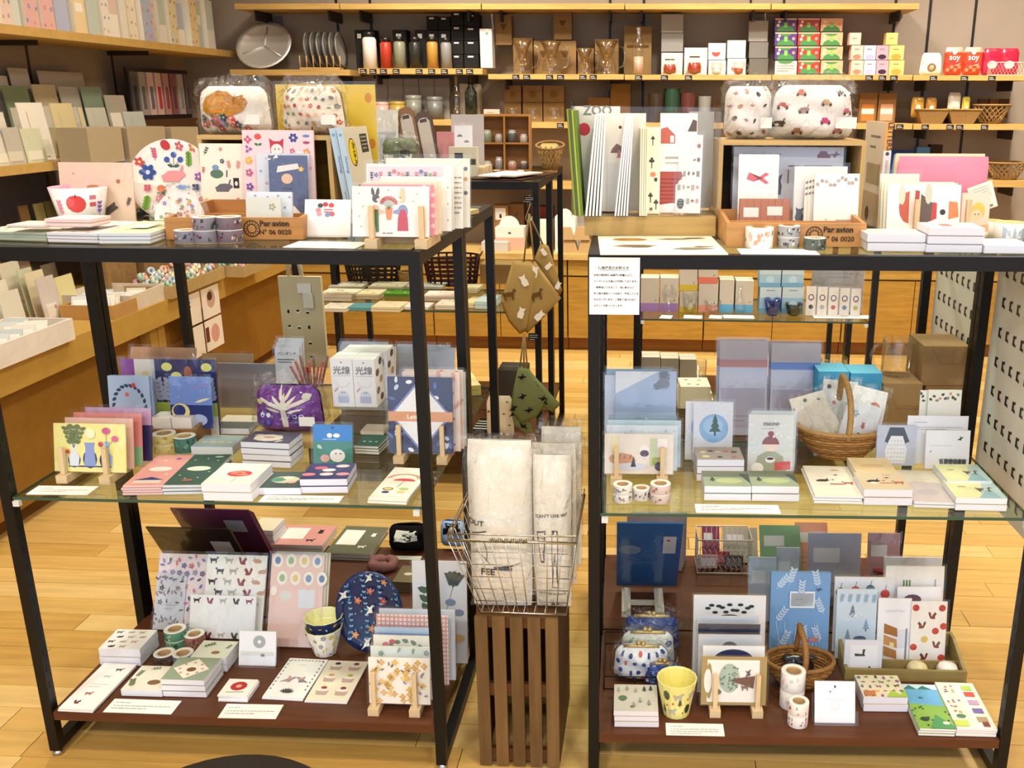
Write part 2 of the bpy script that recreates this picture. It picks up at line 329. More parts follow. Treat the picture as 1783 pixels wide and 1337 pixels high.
# ================================================================ the room
r=random.Random(3)
fl=tag(MB().box(-3.2,-2.2,-.05,3.6,5.6,-.004,'5a3a16').build('floor','plank'),'golden oak strip floor of the shop',None,None,'structure'); put(fl,0,0,0,0)
pm={}
PW=.0815; rows=[]
for j in range(46):
    y0=1.38+j*PW; x=-2.35+r.uniform(-.9,0)
    xmax=2.45 if y0<4.2 else 2.0
    while x<xmax:
        L=r.choice((.91,.91,1.21,.61)); key=(L,r.randrange(5))
        if x+L>-2.3 and len(fl.children)<298:
            if key not in pm:
                base=['d2a960','dab46c','c89d52','d4ac62','e0bd78'][key[1]]
                pm[key]=MB().box(.0009,.0009,-.004,L-.0009,PW-.0009,0,base).mesh('plank')
            o=bpy.data.objects.new('plank',pm[key]); sc.collection.objects.link(o)
            if not pm[key].materials: pm[key].materials.append(MAT['plank'])
            o.parent=fl; o.location=(x,y0,r.uniform(-.0004,.0004)-.0001)
        x+=L
far=MB()
for j in range(-30,52):
    y0=1.38+j*PW; x=-3.2+r.uniform(0,.6)
    while x<3.5:
        L=r.choice((.91,1.21,.61)); 
        if not (1.37<y0<1.38+45.5*PW and x+L>-2.3 and x<2.45): far.box(x+.001,y0+.001,-.004,min(x+L,3.55)-.0006,y0+PW-.0006,-.0012,r.choice(['d2a960','dab46c','c89d52','d4ac62']))
        x+=L
tag(far.build('plank','plank',fl),kind='stuff')
WALL='a39484'
def struct(name,mb,m='plaster',label=None): return put(tag(mb.build(name,m),label,None,None,'structure'),0,0,0,0)
struct('wall_back',MB().box(-2.7,5.5,0,3.6,5.6,2.66,WALL),label='taupe painted rear wall behind the shelves')
struct('wall_left',MB().box(-2.72,-1.4,0,-2.62,5.5,2.66,WALL),label='taupe painted left wall behind the stationery')
struct('wall_right',MB().box(3.5,-1.4,0,3.6,5.5,2.66,WALL),label='plain painted right wall')
struct('ceiling',MB().box(-2.72,-1.4,2.66,3.6,5.6,2.72,'efe6d8'),label='pale ceiling above the sales floor')
struct('baseboard_back',MB().box(-2.62,5.485,0,3.5,5.5,.06,'6b4a28'),'wood')
WD='c9a35c'; WE='e6bd74'
def board(label,u0,u1,v0,v1,yf=5.20,d=.28,k=0,side=None):
    a=aty(0,u0,v0,yf); b=aty(0,u1,v0,yf); t=max(.022,a.z-aty(0,u0,v1,yf).z)
    e=empty('wall_shelf',label,'shelf')
    MB().box(0,0,-t,b.x-a.x-.003,d,0,WD).build('shelf_board','wood',e)
    for x in (.08,b.x-a.x-.08): MB().prismy([(x-.004,-t-.05),(x+.004,-t-.05),(x+.004,-t),(x-.004,-t)],.06,d,'2a2522').build('bracket','steel',e)
    put(e,0,a.x,yf,(a.z+b.z)/2); SH[label]=((a.z+b.z)/2,yf); return (a.z+b.z)/2
SH={}
for i,(a,b) in enumerate(((408,591),(592,838),(839,1088),(1089,1343),(1344,1602))):
    zT=board(('first','second','third','fourth','fifth')[i]+' oak board from the left along the very top of the back wall',a,b,6,16)
Z2a=board('oak shelf board holding the steel plates in the back left corner',400,610,121,131)
Z2b=board('oak shelf board carrying the coloured flasks',624,841,119,129)
Z2c=board('oak shelf board carrying the coffee drippers',850,1087,129,138)
Z2d=board('oak shelf board carrying the tall glass bottle and teapots',1088,1344,130,139)
Z2e=board('oak shelf board under the tea and soap cartons',1345,1590,130,139)
Z2f=board('oak shelf board under the red snack pouches',1591,1800,131,140)
Z3a=board('oak shelf board under the grey canisters',600,841,208,218)
Z3b=board('oak shelf board under the brown boxed cups',850,1087,213,223)
Z3c=board('oak shelf board under the dark tumblers',1088,1344,214,224)
Z3d=board('oak shelf board under the orange snack bags',1480,1590,215,225)
Z3e=board('oak shelf board under the two wicker trays',1591,1800,216,226)
Z4a=board('oak shelf board lowest on the right of the back wall',1480,1800,314,325)
Z4b=board('oak shelf board below the grey canisters, half hidden by the racks',600,1087,318,328)
for u in (592,650,1062,1120,1303,1360,1552,1612,1690):
    p=aty(0,u,100,5.495); o=tag(MB().box(-.006,0,0,.006,.006,1.35,'1f1b19').build('trim_1','steel'),None,None,None,'structure'); put(o,0,p.x,5.494,.54)
# --- left wall shelves
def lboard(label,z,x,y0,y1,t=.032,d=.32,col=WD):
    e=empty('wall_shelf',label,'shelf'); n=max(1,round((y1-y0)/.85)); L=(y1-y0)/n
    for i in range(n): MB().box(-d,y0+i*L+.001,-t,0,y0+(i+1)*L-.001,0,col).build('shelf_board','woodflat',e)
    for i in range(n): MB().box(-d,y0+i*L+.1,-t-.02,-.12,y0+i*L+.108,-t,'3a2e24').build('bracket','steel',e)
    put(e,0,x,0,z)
ZLu,XLu=1.552,-2.30; ZLl,XLl=1.075,-2.28
lboard('long oak shelf high on the left wall, full of pastel booklets',ZLu,XLu,1.2,5.48)
lboard('long oak shelf lower on the left wall with envelopes and pads',ZLl,XLl,1.2,4.9)
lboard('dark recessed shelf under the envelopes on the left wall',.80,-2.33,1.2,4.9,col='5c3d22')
for i,y in enumerate((2.2,2.95,3.72,4.1,4.75)): put(tag(MB().box(0,0,0,.004,.012,.62,'3a332d').build('trim_2','steel'),None,None,None,'structure'),0,-2.62,y,.9)
# --- counters
def counter_units(name,xs,yf,zt,lab,rot=False):
    for i,(a,b) in enumerate(zip(xs,xs[1:])):
        e=empty('base_cabinet',lab[i],'cabinet'); wd=b-a-.004; D=.40
        MB().box(0,.02,.07,wd,D,zt-.03,'9c7630').build('body','wood',e)
        MB().box(0,.045,0,wd,D,.07,'8a5a22').build('plinth','wood',e)
        MB().box(.002,0,zt-.115,wd-.002,.02,zt-.032,'b58f40').build('drawer_front','wood',e)
        h=wd/2
        for q in (0,1): MB().box(q*h+.002,0,.075,q*h+h-.002,.02,zt-.125,'ac8234').build('door','wood',e)
        put(e,0,a,yf,0,0)
BX=[-1.93,-1.2,-.47,.26,.99,1.72,2.45]
counter_units('c',BX,5.09,.53,['base cabinet of golden wood in the back, %s from the left corner'%s for s in ('first','second','third','fourth','fifth','sixth')])
put(tag(MB().box(-1.93,5.07,.50,2.47,5.5,.53,'ccab68').build('worktop','wood'),'long pale oak worktop on the rear cabinets','worktop'),0,0,0,0)
for i,(a,b,lb) in enumerate(((1.3,2.45,'nearest'),(2.45,3.6,'middle'),(3.6,5.07,'farthest'))):
    e=empty('base_cabinet','golden wood base cabinet under the left counter, %s of three'%lb,'cabinet')
    MB().box(-.60,a,.06,-.06,b-.004,.455,'946a28').build('body','woodflat',e)
    MB().box(-.60,a,0,-.10,b-.004,.06,'6f4718').build('plinth','woodflat',e)
    for yy in (a,b-.06): MB().box(-.06,yy,0,-.02,yy+.055,.455,'ac8840').build('stile','woodflat',e)
    put(e,0,-1.93,0,0)
put(tag(MB().box(-2.62,1.2,.455,-1.93,5.07,.545,'bd9748').build('worktop','woodflat'),'thick oak slab top of the counter along the left wall','worktop'),0,0,0,0)
# --- black steel racks
BK='0d0b09'
def rack(k,y0,label,gz=RG,front=True,sz=RS,gl2=None):
    e=empty('display_rack',label,'rack'); t=RT; W=RW; D=RD-.004; b=.025
    for x in (0,W-t):
        for y in (0,D-t):
            l=MB().box(x,y,.012,x+t,y+t,RH-.0006,BK)
            xi=x+t if x==0 else x
            for q in range(26): 
                zz=.08+q*.038; l.box(xi-.0004,y+t*.35,zz,xi+.0004,y+t*.65,zz+.014,'050505')
            g=l.build('leg','steel',e); MB().lathe([(0,0),(.011,0),(.011,.006),(.006,.012),(0,.012)],10,(x+t/2,y+t/2,0),col='c9c9cc').build('foot','chrome',g)
        MB().box(x,t,RH-b,x+t,D-t,RH-.0006,BK).build('top_rail','steel',e)
        MB().box(x,t,.012,x+t,D-t,.012+t,BK).build('bottom_rail','steel',e)
    for y in (0,D-t): MB().box(t,y,RH-b,W-t,y+t,RH-.0006,BK).build('top_rail','steel',e)
    def glass(z,nm):
        m=MB(); x0,x1,yy0,yy1=t+.001,W-t-.001,(.003 if z<RH-.02 else t),(D-.003 if z<RH-.02 else D-t)
        v=[(x0,yy0),(x1,yy0),(x1,yy1),(x0,yy1)]
        m.add([(a,c,z) for a,c in v],[(0,1,2,3)],'f0faf4'); m.add([(a,c,z-.006) for a,c in v],[(3,2,1,0)],'f0faf4')
        o=m.build(nm,'glass',e); g=MB()
        for i in range(4): 
            a,c=v[i],v[(i+1)%4]; g.add([(a[0],a[1],z-.006),(c[0],c[1],z-.006),(c[0],c[1],z),(a[0],a[1],z)],[(0,1,2,3)],'33503f')
        g.build('polished_edge','plastic',o)
        for x in ((t+.004,W-t-.016) if z<RH-.02 else ()): MB().box(x,-.004,z-.017,x+.012,.006,z-.0065,'d8d8d4').build('shelf_clip','plastic',e)
    glass(RH-.0012,'glass_top')
    if gz: glass(gz-.0008,'glass_shelf')
    if gl2: glass(gl2,'glass_shelf')
    if sz: MB().box(t*.9,.002,sz-.02,W-t*.9,D-.002,sz-.0008,'5f361e').build('wood_shelf','wood',e)
    put(e,k,0,y0,0); return e
rack(1,0,'black steel rack with glass shelves in front on the left, nearest the camera')
rack(1,RD,'black steel rack standing back to back behind the left front rack')
rack(2,0,'black steel rack in front on the right with a price notice on its corner')
rack(2,RD,'black steel rack standing back to back behind the right front rack')
rack(3,0,'black steel rack in the middle distance with towels and a jar cabinet',.632,sz=.16)
rack(3,RD,'black steel rack directly behind the towel rack',None,sz=.16)
rack(4,0,'black steel rack behind on the right with glassware cartons',.580,sz=.16)
rack(4,RD,'black steel rack directly behind the glassware rack',None,sz=.16)
# --- perforated panels on the right side of the right racks
def panel(label,y0,y1,z0,z1,x=.834):
    o=tag(MB().box(x,y0,z0,x+.004,y1,z1,'ebe5da').build('perforated_panel','plastic'),label,'panel'); s=MB(); n=0
    yy=y0+.03
    while yy<y1-.01:
        zz=z0+.03+(.0 if n%2 else .0)
        while zz<z1-.03:
            for xx in (x-.0006,x+.0046):
                s.add([(xx,yy-.005,zz),(xx,yy+.004,zz),(xx,yy+.004,zz+.020),(xx,yy-.004,zz+.020)],[(0,1,2,3)],'1c1714')
                s.add([(xx,yy-.005,zz),(xx,yy-.005,zz+.006),(xx,yy-.012,zz+.004),(xx,yy-.012,zz-.002)],[(0,1,2,3)],'1c1714'); s.add([(xx,yy-.004,zz+.020),(xx,yy-.011,zz+.022),(xx,yy-.011,zz+.016),(xx,yy-.004,zz+.015)],[(0,1,2,3)],'1c1714')
            zz+=.062
        yy+=.038; n+=1
    s.build('hook_slots','plastic',o); tag(o.children[0],kind='stuff')
    for zz in (z0+.1,(z0+z1)/2,z1-.1): MB().box(x-.0055,y0-.010,zz,x,y0+.008,zz+.03,'1a1613').build('mounting_hook','steel',o)
    put(o,2,0,0,0)
panel('white slotted display panel hung on the right side of the front right rack',.03,.37,.50,1.03)
panel('white slotted display panel further back behind the cardboard boxes',.43,.76,.50,1.03)
# --- stool seat at the bottom edge of the picture
p=on(0,455,1307,.40); e=empty('round_stool','dark round stool seat at the bottom edge of the picture','stool')
MB().lathe([(0,-.03),(.14,-.03),(.16,-.02),(.163,-.008),(.155,0),(0,.002)],40,col='24211e').build('seat','plastic',e)
for i in range(4): a=.785+i*1.571; MB().tube([(.11*math.cos(a),.11*math.sin(a),-.03),(.15*math.cos(a),.15*math.sin(a),-.40)],.011,'1a1816',8).build('leg','steel',e)
put(e,0,p.x,p.y-.163,.40)
# ================================================================ builders for shaped goods
def px(k,p): return (p-ray(k,0,0)[0]).length/F      # metres per photo pixel at point p
def cup(label,k,z,u,vb,rimw,basew,vT,inner,outer,art=None,facets=0,cat='cup',name='melamine_cup'):
    p=on(k,u,vb,z); s=px(k,p); R=rimw*s/2; r0=basew*s/2; h=aty(k,u,vT,p.y+r0).z-z; n=facets or 28; p.y+=r0*.8
    mb=MB(); mb.lathe([(0,0),(r0,0),(r0+(R-r0)*.5,h*.5),(R,h),(R-.002,h+.0005),(R-.004,h-.002),(r0-.002,.004),(0,.004)],n,cols=[outer,outer,outer,inner,inner,inner,inner],smooth=not facets)
    if art:
        cv=CV(math.pi*R,h); art(cv)
        for i,(pts,c) in enumerate(cv.p):
            def fc(x,y,i=i):
                a=-math.pi+x/R; rr=(r0+(R-r0)*y/h)*(1.006 if not facets else 1.012)+.00005*min(i,30); return (rr*math.cos(a),rr*math.sin(a),y)
            drape(mb,pts,fc,c,R*.3)
    o=tag(mb.build(name,'gloss'),label,cat); put(o,k,p.x,p.y,z,.38 if k==1 else 0); return o
def plate(label,k,z,y,u,vT,wpx,col,art,lean=.25,ratio=1.0):
    if isinstance(y,tuple): y=on(k,y[0],y[1],z).y
    p=aty(k,u,vT,y); s=px(k,p); R=wpx*s/2; _,L=onlean(k,u,vT,y,z,lean); Rz=L/2; mb=MB()
    ring=[(0,.006),(.7,.006),(.82,.002),(1,-.008),(1.0,-.005),(.82,.006),(.6,.011),(0,.011)]; n=40
    P=[[ (R*q*math.cos(6.2832*i/n), yy, Rz+Rz*q*math.sin(6.2832*i/n)) for i in range(n+1)] for q,yy in ring]
    mb.grid(P,col,True); cv=CV(2*R,2*Rz,80); art(cv)
    def fn(x,yy,e):
        q=math.hypot((x-R)/R,(yy-Rz)/Rz); d=.006 if q<.7 else .006-.004*(q-.7)/.12 if q<.82 else .002-.010*(q-.82)/.18
        return (x-R,d-e-.0004,yy)
    for i,(pts,c) in enumerate(cv.p):
        pts=[(x,yy) for x,yy in pts]
        if all(math.hypot((x-R)/R,(yy-Rz)/Rz)<1.0 for x,yy in pts): mb.add([fn(x,yy,.00006*min(i,80)) for x,yy in pts],[tuple(range(len(pts)))],c)
    o=tag(mb.build('melamine_plate','gloss'),label,'plate'); put(o,k,p.x,y,z,0,-lean); return o
def pouch(label,k,z,y,uL,uR,vT,d,col,art=None,bag=True,vB=None,name='fabric_pouch',m='cloth',trap=.12,clasp=None,tagc='f5f2ea',seed=1,bagup=1.22,cat='pouch',rx=0,rc=.22):
    a=aty(k,uL,vT,y); b=aty(k,uR,vT,y); w_=b.x-a.x; h=a.z-z; r=random.Random(seed); mb=MB(); n=14; ex=3.2
    def surf(x,yy):
        s=max(-1,min(1,(2*x/w_-1))); t=max(-1,min(1,2*yy/h-1)); return d/2*max(.04,(1-abs(s)**ex))**.6*max(.04,(1-abs(t)**ex))**.6
    def X(s,t): return w_/2*s*(1-trap*(t+1)/2)*(1-rc*(max(0,min(abs(t),1)-.55)/.45)**2.2)
    for sg in (-1,1):
        P=[]
        for j in range(n+1):
            t=-1+2*j/n; row=[]
            for i in range(n+1):
                s=-1+2*i/n; yy=surf((s+1)/2*w_,(t+1)/2*h)*(1+.12*math.sin(3*s+5*t+seed)); row.append((X(s,t),sg*yy,(t+1)/2*h))
            P.append(row if sg<0 else row[::-1])
        mb.grid(P,col)
    if art:
        cv=CV(w_,h); art(cv)
        for i,(pts,c) in enumerate(cv.p):
            def fp(x,yy,i=i):
                s=2*x/w_-1; t=2*yy/h-1; return (X(s,t),-surf(x,yy)*(1+.12*math.sin(3*s+5*t+seed))-.0014-.00006*min(i,40),yy)
            drape(mb,pts,fp,c,w_*.16)
        for vs,fs,c in cv.t:
            mb.add([(X(2*x/w_-1,2*yy/h-1),-surf(x,yy)*(1+.12*math.sin(3*(2*x/w_-1)+5*(2*yy/h-1)+seed))-.004,yy) for x,yy in vs],fs,c)
    o=tag(mb.build(name,m),label,cat)
    if clasp: MB().tube([(X(-.9,1),-.004,h*.985),(X(-.5,1),-.006,h*1.01),(X(.5,1),-.006,h*1.01),(X(.9,1),-.004,h*.985)],.004,clasp,6).lathe([(0,0),(.006,.003),(.006,.008),(0,.012)],8,(.004,-.005,h*1.01),col=clasp).lathe([(0,0),(.006,.003),(.006,.008),(0,.012)],8,(-.006,-.003,h*1.01),col=clasp).build('clasp_frame','metal',o)
    if tagc: MB().box(w_*.22,-d/2-.004,h*.22,w_*.45,-d/2-.003,h*.42,tagc).build('paper_tag','paper',o)
    if bag:
        fm=MB(); n=12
        for sg in (-1,1):
            P=[]
            for j in range(n+1):
                t=-1+2*j/n; row=[]
                for i in range(n+1):
                    s=-1+2*i/n; zz=(t+1)/2*h*bagup; ss=s*(1.08+.10*max(0,t)); yy=surf(min(max((s*.98+1)/2*w_,0),w_),min((t+1)/2*h*bagup,h*.97))+.004
                    if t>.75: yy*=.5
                    row.append((X(ss,min(t,1))+r.uniform(-.004,.004), sg*(yy+r.uniform(0,.007)), max(.001,zz+(r.uniform(-.006,.006) if 0<j else 0))))
                P.append(row if sg<0 else row[::-1])
            fm.grid(P,'ffffff',False)
        fm.build('plastic_bag','wrap',o)
    put(o,k,(a.x+b.x)/2,y,z,0,rx); return o
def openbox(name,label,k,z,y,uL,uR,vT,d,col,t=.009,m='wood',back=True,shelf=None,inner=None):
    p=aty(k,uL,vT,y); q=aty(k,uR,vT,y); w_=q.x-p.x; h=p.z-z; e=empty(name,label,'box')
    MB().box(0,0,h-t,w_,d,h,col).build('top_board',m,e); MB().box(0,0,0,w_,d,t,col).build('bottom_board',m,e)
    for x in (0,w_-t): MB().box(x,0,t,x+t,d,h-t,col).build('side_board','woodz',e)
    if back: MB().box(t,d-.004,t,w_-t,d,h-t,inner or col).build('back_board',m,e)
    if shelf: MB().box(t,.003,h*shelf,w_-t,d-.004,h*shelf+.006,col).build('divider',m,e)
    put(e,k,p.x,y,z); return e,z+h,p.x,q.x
def tray(label,k,z,fl,fr,vtop,d,col='c9945a',hb=1.6,stamp=None,name='wooden_tray',divs=(.45,)):
    a=on(k,*fl,z); b=on(k,*fr,z); w_=b.x-a.x; yaw=math.atan2(b.y-a.y,b.x-a.x); hf=aty(k,fl[0],vtop,a.y).z-z; h2=hf*hb; t=.007; e=empty(name,label,'tray')
    f=MB().box(0,0,0,w_,t,hf,col)
    if stamp:
        cv=CV(w_,hf); stamp(cv); f.art(cv,lambda x,y,e_:(x,-e_,y))
    f.build('front_board','wood',e); MB().box(0,d-t,0,w_,d,h2,col).build('back_board','wood',e)
    for x in (0,w_-t):
        m=MB(); v=[(x+q,y,zz) for q in (0,t) for y,zz in ((t,.0),(d-t,.0),(d-t,h2),(d*.75,h2),(t,hf))]
        m.add(v,[(0,1,2,3,4)[::-1],(5,6,7,8,9)]+[(i,(i+1)%5,5+(i+1)%5,5+i) for i in range(5)],col); m.build('side_board','wood',e)
    MB().box(t,t,0,w_-t,d-t,.004,col).build('bottom_board','wood',e)
    for q in divs: MB().box(t,d*q,.004,w_-t,d*q+.005,hf*.9,col).build('divider','wood',e)
    put(e,k,a.x,a.y,z,yaw); return e,a,b,hf
def stampart(cv):
    cv.ell(.63,.5,.062,.062,'3a2a1e',n=24); cv.ell(.63,.5,.053,.053,'c9945a',n=24); cv.ell(.63,.5,.036,.036,'3a2a1e',n=20); cv.ell(.63,.5,.028,.028,'c9945a',n=20)
    for i in range(14): a=i*.449; cv.rect(.63+.044*math.cos(a)-.004,.5+.044*math.sin(a)*cv.w/cv.h-.03,.008,.06,'3a2a1e')
    cv.text('Par avion',.80,.62,.058,'2e2118'); cv.text('N° 06 0020',.80,.24,.05,'2e2118')
    for q in (.78,.7,.62): cv.rect(.72,q,.18,.012,'3a2a1e')
def standee(label,k,z,y,uL,uR,vT,art=None,col='fbfbfb',lean=.32,lip=.028,n=3):
    """memo cards on a small clear acrylic rest"""
    if isinstance(y,tuple): y=on(k,y[0],y[1],z).y
    x0,h0=onlean(k,uL,vT,y,z,lean); x1,h1=onlean(k,uR,vT,y,z,lean); w_=x1-x0; e=empty('memo_display',label,'display'); h=h0
    for i in range(n):
        mb=MB().box(-w_/2,i*.002,.003,w_/2,i*.002+.0016,h,col); cv=CV(w_,h); cv.rect(0,.02,1,.98,col)
        if art and i==0: art(cv)
        if i==0: mb.art(cv,lambda x,yy,ee:(x-w_/2,-ee,yy))
        mb.build('memo_card','print',e)
    MB().box(-w_/2-.004,-.012,0,w_/2+.004,.012,.003,'ffffff').box(-w_/2-.004,-.012,0,w_/2+.004,-.0095,lip,'ffffff').box(-w_/2-.004,.009,0,w_/2+.004,.011,h*.7,'ffffff').build('acrylic_rest','acrylic',e)
    put(e,k,(x0+x1)/2,y,z,0,-lean); return e
def book(label,k,z,uL,uR,vb,vT,d,col,art=None,side=None,sideart=None,ry=0,name='picture_book',m='gloss',cat='book',left=False):
    """book on end, spine to the front"""
    a=on(k,uL,vb,z); b=on(k,uR,vb,z); w_=b.x-a.x; h=(aty(k,uL,vT,a.y).z-z)/math.cos(ry); mb=MB().box(0,0,0,w_,d,h,side or col); cv=CV(w_,h); cv.rect(0,0,1,1,col)
    if art: art(cv)
    mb.art(cv,lambda x,y,e:(x,-e,y))
    if sideart:
        c2=CV(d,h); sideart(c2); mb.art(c2,(lambda x,y,e:(-e,d-x,y)) if left else (lambda x,y,e:(w_+e,x,y)))
    o=tag(mb.build(name,m),label,cat); put(o,k,a.x,a.y,z,0,0,ry); return o
def glassware(label,k,z,u,vb,prof,wpx,vT,name='drinking_glass',tint='ffffff',n=20,handle=None,fill=None,cat='glass',lid=None,y=None):
    """clear glass turned on an axis; prof = (radius, height) pairs in 0..1"""
    p=aty(k,u,vb,y) if y else on(k,u,vb,z); s=px(k,p); R=wpx*s/2; h=aty(k,u,vT,p.y).z-z; mb=MB(); mb.lathe([(q*R,zz*h) for q,zz in prof],n,col=tint); o=tag(mb.build(name,'clear'),label,cat)
    if handle: sg=handle; mb=MB().tube([(sg*R*.95,0,h*.85),(sg*R*1.45,0,h*.8),(sg*R*1.65,0,h*.55),(sg*R*1.45,0,h*.25),(sg*R*.9,0,h*.18)],.0045,'ffffff',8); mb.build('handle','clear',o)
    if fill: MB().lathe([(0,.02*h)]+[(q*R*.93,zz*h) for q,zz in fill[0]]+[(0,fill[0][-1][1]*h)],n,col=fill[1]).build('drink','gloss',o)
    if lid: MB().lathe([(0,0),(lid[0]*R,0),(lid[0]*R,.05*h),(0,.06*h)],n,(0,0,h*lid[2]),col=lid[1]).build('lid','plastic',o)
    put(o,k,p.x,p.y+R*.7,z); return o
W_='fdfbf4'
def polka(cols,n=18,sz=.1,kinds='o',seed=1,bg=None): 
    def f(cv):
        if bg: cv.rect(0,0,1,1,bg)
        scatter(cv,n,cols,kinds,sz,seed)
    return f
# ================================================================ A: top of the left rack
k=1; z=RH
FOLK=['d8484f','3f63b0','f08a5a','7cb342','e58fb0','8a5ac0','2f7d5a','f0c040','c9694a']
def coverart(bg,cols,seed,panelc=None):
    def f(cv):
        cv.rect(0,0,1,1,bg); scatter(cv,14,cols,['f','l','v'],.1,seed)
        if panelc: cv.rect(.3,.3,.4,.35,panelc)
    return f
flat('notebook','mint edged notebook, far left of left rack top','notebook',k,z,(-40,417),(82,421),402,386,3,'eef0dc','aab8a4',coverart('f2f0d8',['c9d4a0','e8b8a8'],1))
flat('notebook','pink flowered notebook on the left rack top','notebook',k,z,(84,422),(172,424),405,384,3,'f7e6dc','e3e3ec',coverart('f9ece0',['e58f9a','d0a080'],2,'fff6ee'))
flat('notebook','green patterned notebook beside the stamped wooden tray','notebook',k,z,(173,425),(262,425),406,384,3,'dfe8c0','dfe3ec',coverart('dbe6bc',['b8cf8a','f0d890'],3,'fdfbe8'))
flat('memo_pad','thin pink memo pad lying on the mint notebooks','memo pad',k,z+.025,(12,396),(76,397),391,384,1,'f6e4da','efdcd6')
flat('memo_pad','cream memo pad under the apple cup','memo pad',k,z+.025,(78,395),(158,396),381,374,2,'fbeee6','e9c9c4',labels=['lower memo pad in front of the apple cup','upper memo pad in front of the apple cup'])
def appleart(cv):
    cv.ell(.5,.62,.12,.10,'d8404a'); cv.ell(.44,.66,.05,.05,'e05a60'); cv.line([(.5,.76),(.51,.86)],.01,'6b3a28'); cv.sprig(.28,.3,.16,1.57,'e58fb0',4); cv.flower(.42,.22,.05,'3f63b0'); cv.ell(.56,.14,.04,.04,'3f63b0'); cv.rect(.66,.72,.08,.1,'e0809a'); cv.rect(.66,.55,.08,.1,'d8606a'); cv.flower(.70,.25,.04,'e58f5a'); cv.sprig(.8,.3,.14,1.6,'7a5ac0',3)
cup('white melamine cup with a red apple and a pink rim',k,z,131,398,82,58,324,'f2b6d0','fbf8f6',appleart)
def peachart(cv):
    cv.rect(0,0,1,1,'f8d9c0'); cv.ell(.45,.6,.09,.035,'c9854a'); cv.ell(.8,.7,.03,.03,'b8703c'); cv.sprig(.55,.15,.2,.6,'4a4038',6); cv.ell(.2,.82,.01,.01,'a08070'); cv.ell(.6,.4,.01,.01,'a08070'); cv.sprig(.9,.3,.1,1.2,'6b5a50',4)
card('clear_file','peach coloured clear file standing behind the apple cup','file',k,z,(160,392),101,229,284,.12,.004,'f8d9c0',peachart,True)
def plateart(cv):
    it=[(.42,.93,'o','d8484f'),(.58,.92,'f','e06a8a'),(.75,.9,'f','f08a5a'),(.28,.8,'s','e06a8a'),(.5,.77,'b','3f63b0'),(.68,.77,'k','7cb342'),(.9,.76,'q','b8663a'),(.12,.72,'f','d8484f'),(.2,.6,'F','3558a8'),(.5,.56,'r','f0a0a8'),(.8,.55,'f','a060c0'),(.93,.55,'s','3a4a3a'),(.06,.42,'o','d8484f'),(.2,.41,'x','e06a8a'),(.36,.38,'t','f08a5a'),(.6,.42,'p','5a8fd0'),(.77,.42,'x','33507a'),(.6,.33,'p','b85a50'),(.2,.22,'k','7cb342'),(.46,.19,'q','b8663a'),(.66,.2,'v','b8703c'),(.82,.24,'l','d8606a'),(.35,.28,'o','e08f9a'),(.55,.08,'f','3f63b0')]
    for x,y,kd,c in it:
        if kd=='o': cv.ell(x,y,.055,.055,c)
        elif kd=='f': cv.flower(x,y,.05,c)
        elif kd=='F': cv.flower(x,y,.09,c,'dfe6ff',6)
        elif kd=='s': cv.sprig(x,y-.05,.11,1.57,c,4)
        elif kd=='b':
            for q,w in ((-.08,-.01),(0,.05),(.08,-.01)): cv.line([(x,y-.1),(x+q,y+w)],.006,'7a6a4a'); cv.ell(x+q,y+w,.034,.034,c)
            cv.leaf(x,y-.1,.08,.2,.3,'2f6a5a'); cv.leaf(x,y-.1,.08,.2,2.8,'2f6a5a')
        elif kd=='k':
            for q in (-.06,-.02,.02,.06): cv.ell(x,y+q,.036,.024,c)
            cv.line([(x,y-.1),(x,y+.09)],.012,'5a9a30')
        elif kd=='q': cv.shape(x,y,SQUIRREL,.13,c)
        elif kd=='r': cv.shape(x,y,RABBIT,.24,c)
        elif kd=='x': cv.rect(x-.04,y,.035,.035,c); cv.rect(x,y,.035,.035,c); cv.rect(x-.04,y-.04,.035,.035,c); cv.rect(x,y-.04,.035,.035,c)
        elif kd=='t': cv.ell(x,y+.02,.05,.04,c); cv.leaf(x,y-.06,.06,.3,.5,'2f7d5a'); cv.leaf(x,y-.06,.06,.3,2.6,'2f7d5a')
        elif kd=='p': cv.ell(x,y,.065,.024,c); cv.shape(x+.06,y,[(0,0),(.5,.3),(.5,-.3)],.07,c)
        elif kd=='v': cv.ell(x,y,.06,.05,c)
        elif kd=='l': cv.leaf(x,y,.07,.4,1,c)
plate('large round white plate printed with animals, leaves and fruit',k,z,(285,384),283,243,136,'fdfbf6',plateart)
MB_=MB().box(-.03,0,0,.03,.035,.016,'e8e8e6'); put(tag(MB_.build('plate_rest','acrylic'),'clear acrylic rest in front of the animal plate','stand'),k,on(k,262,391,z).x,on(k,262,391,z).y,z)
# open wooden display box with two bagged pouches on it
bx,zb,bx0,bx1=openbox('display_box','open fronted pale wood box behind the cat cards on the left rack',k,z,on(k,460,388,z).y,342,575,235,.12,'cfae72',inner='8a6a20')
yb=on(k,460,388,z).y
def pouchart1(cv):
    for i in range(16): cv.flower(rnd.uniform(.1,.9),rnd.uniform(.08,.38),.05,rnd.choice(['c83a58','d86a70','3a4a68','e8a890','7a9ad0']),'f6e0a0')
    for i in range(10): cv.leaf(rnd.uniform(.1,.8),rnd.uniform(.1,.4),.08,.25,rnd.uniform(0,3),rnd.choice(['4a6a4a','6b8a5a']))
    cv.shape(.45,.68,[(-.5,-.2),(-.3,-.32),(.2,-.3),(.45,-.2),(.6,.0),(.5,.15),(.3,.1),(.1,.22),(-.2,.24),(-.45,.1)],.6,'c98a34'); cv.shape(.45,.7,[(-.3,-.1),(.1,-.15),(.3,0),(0,.12),(-.25,.1)],.5,'dba24a')
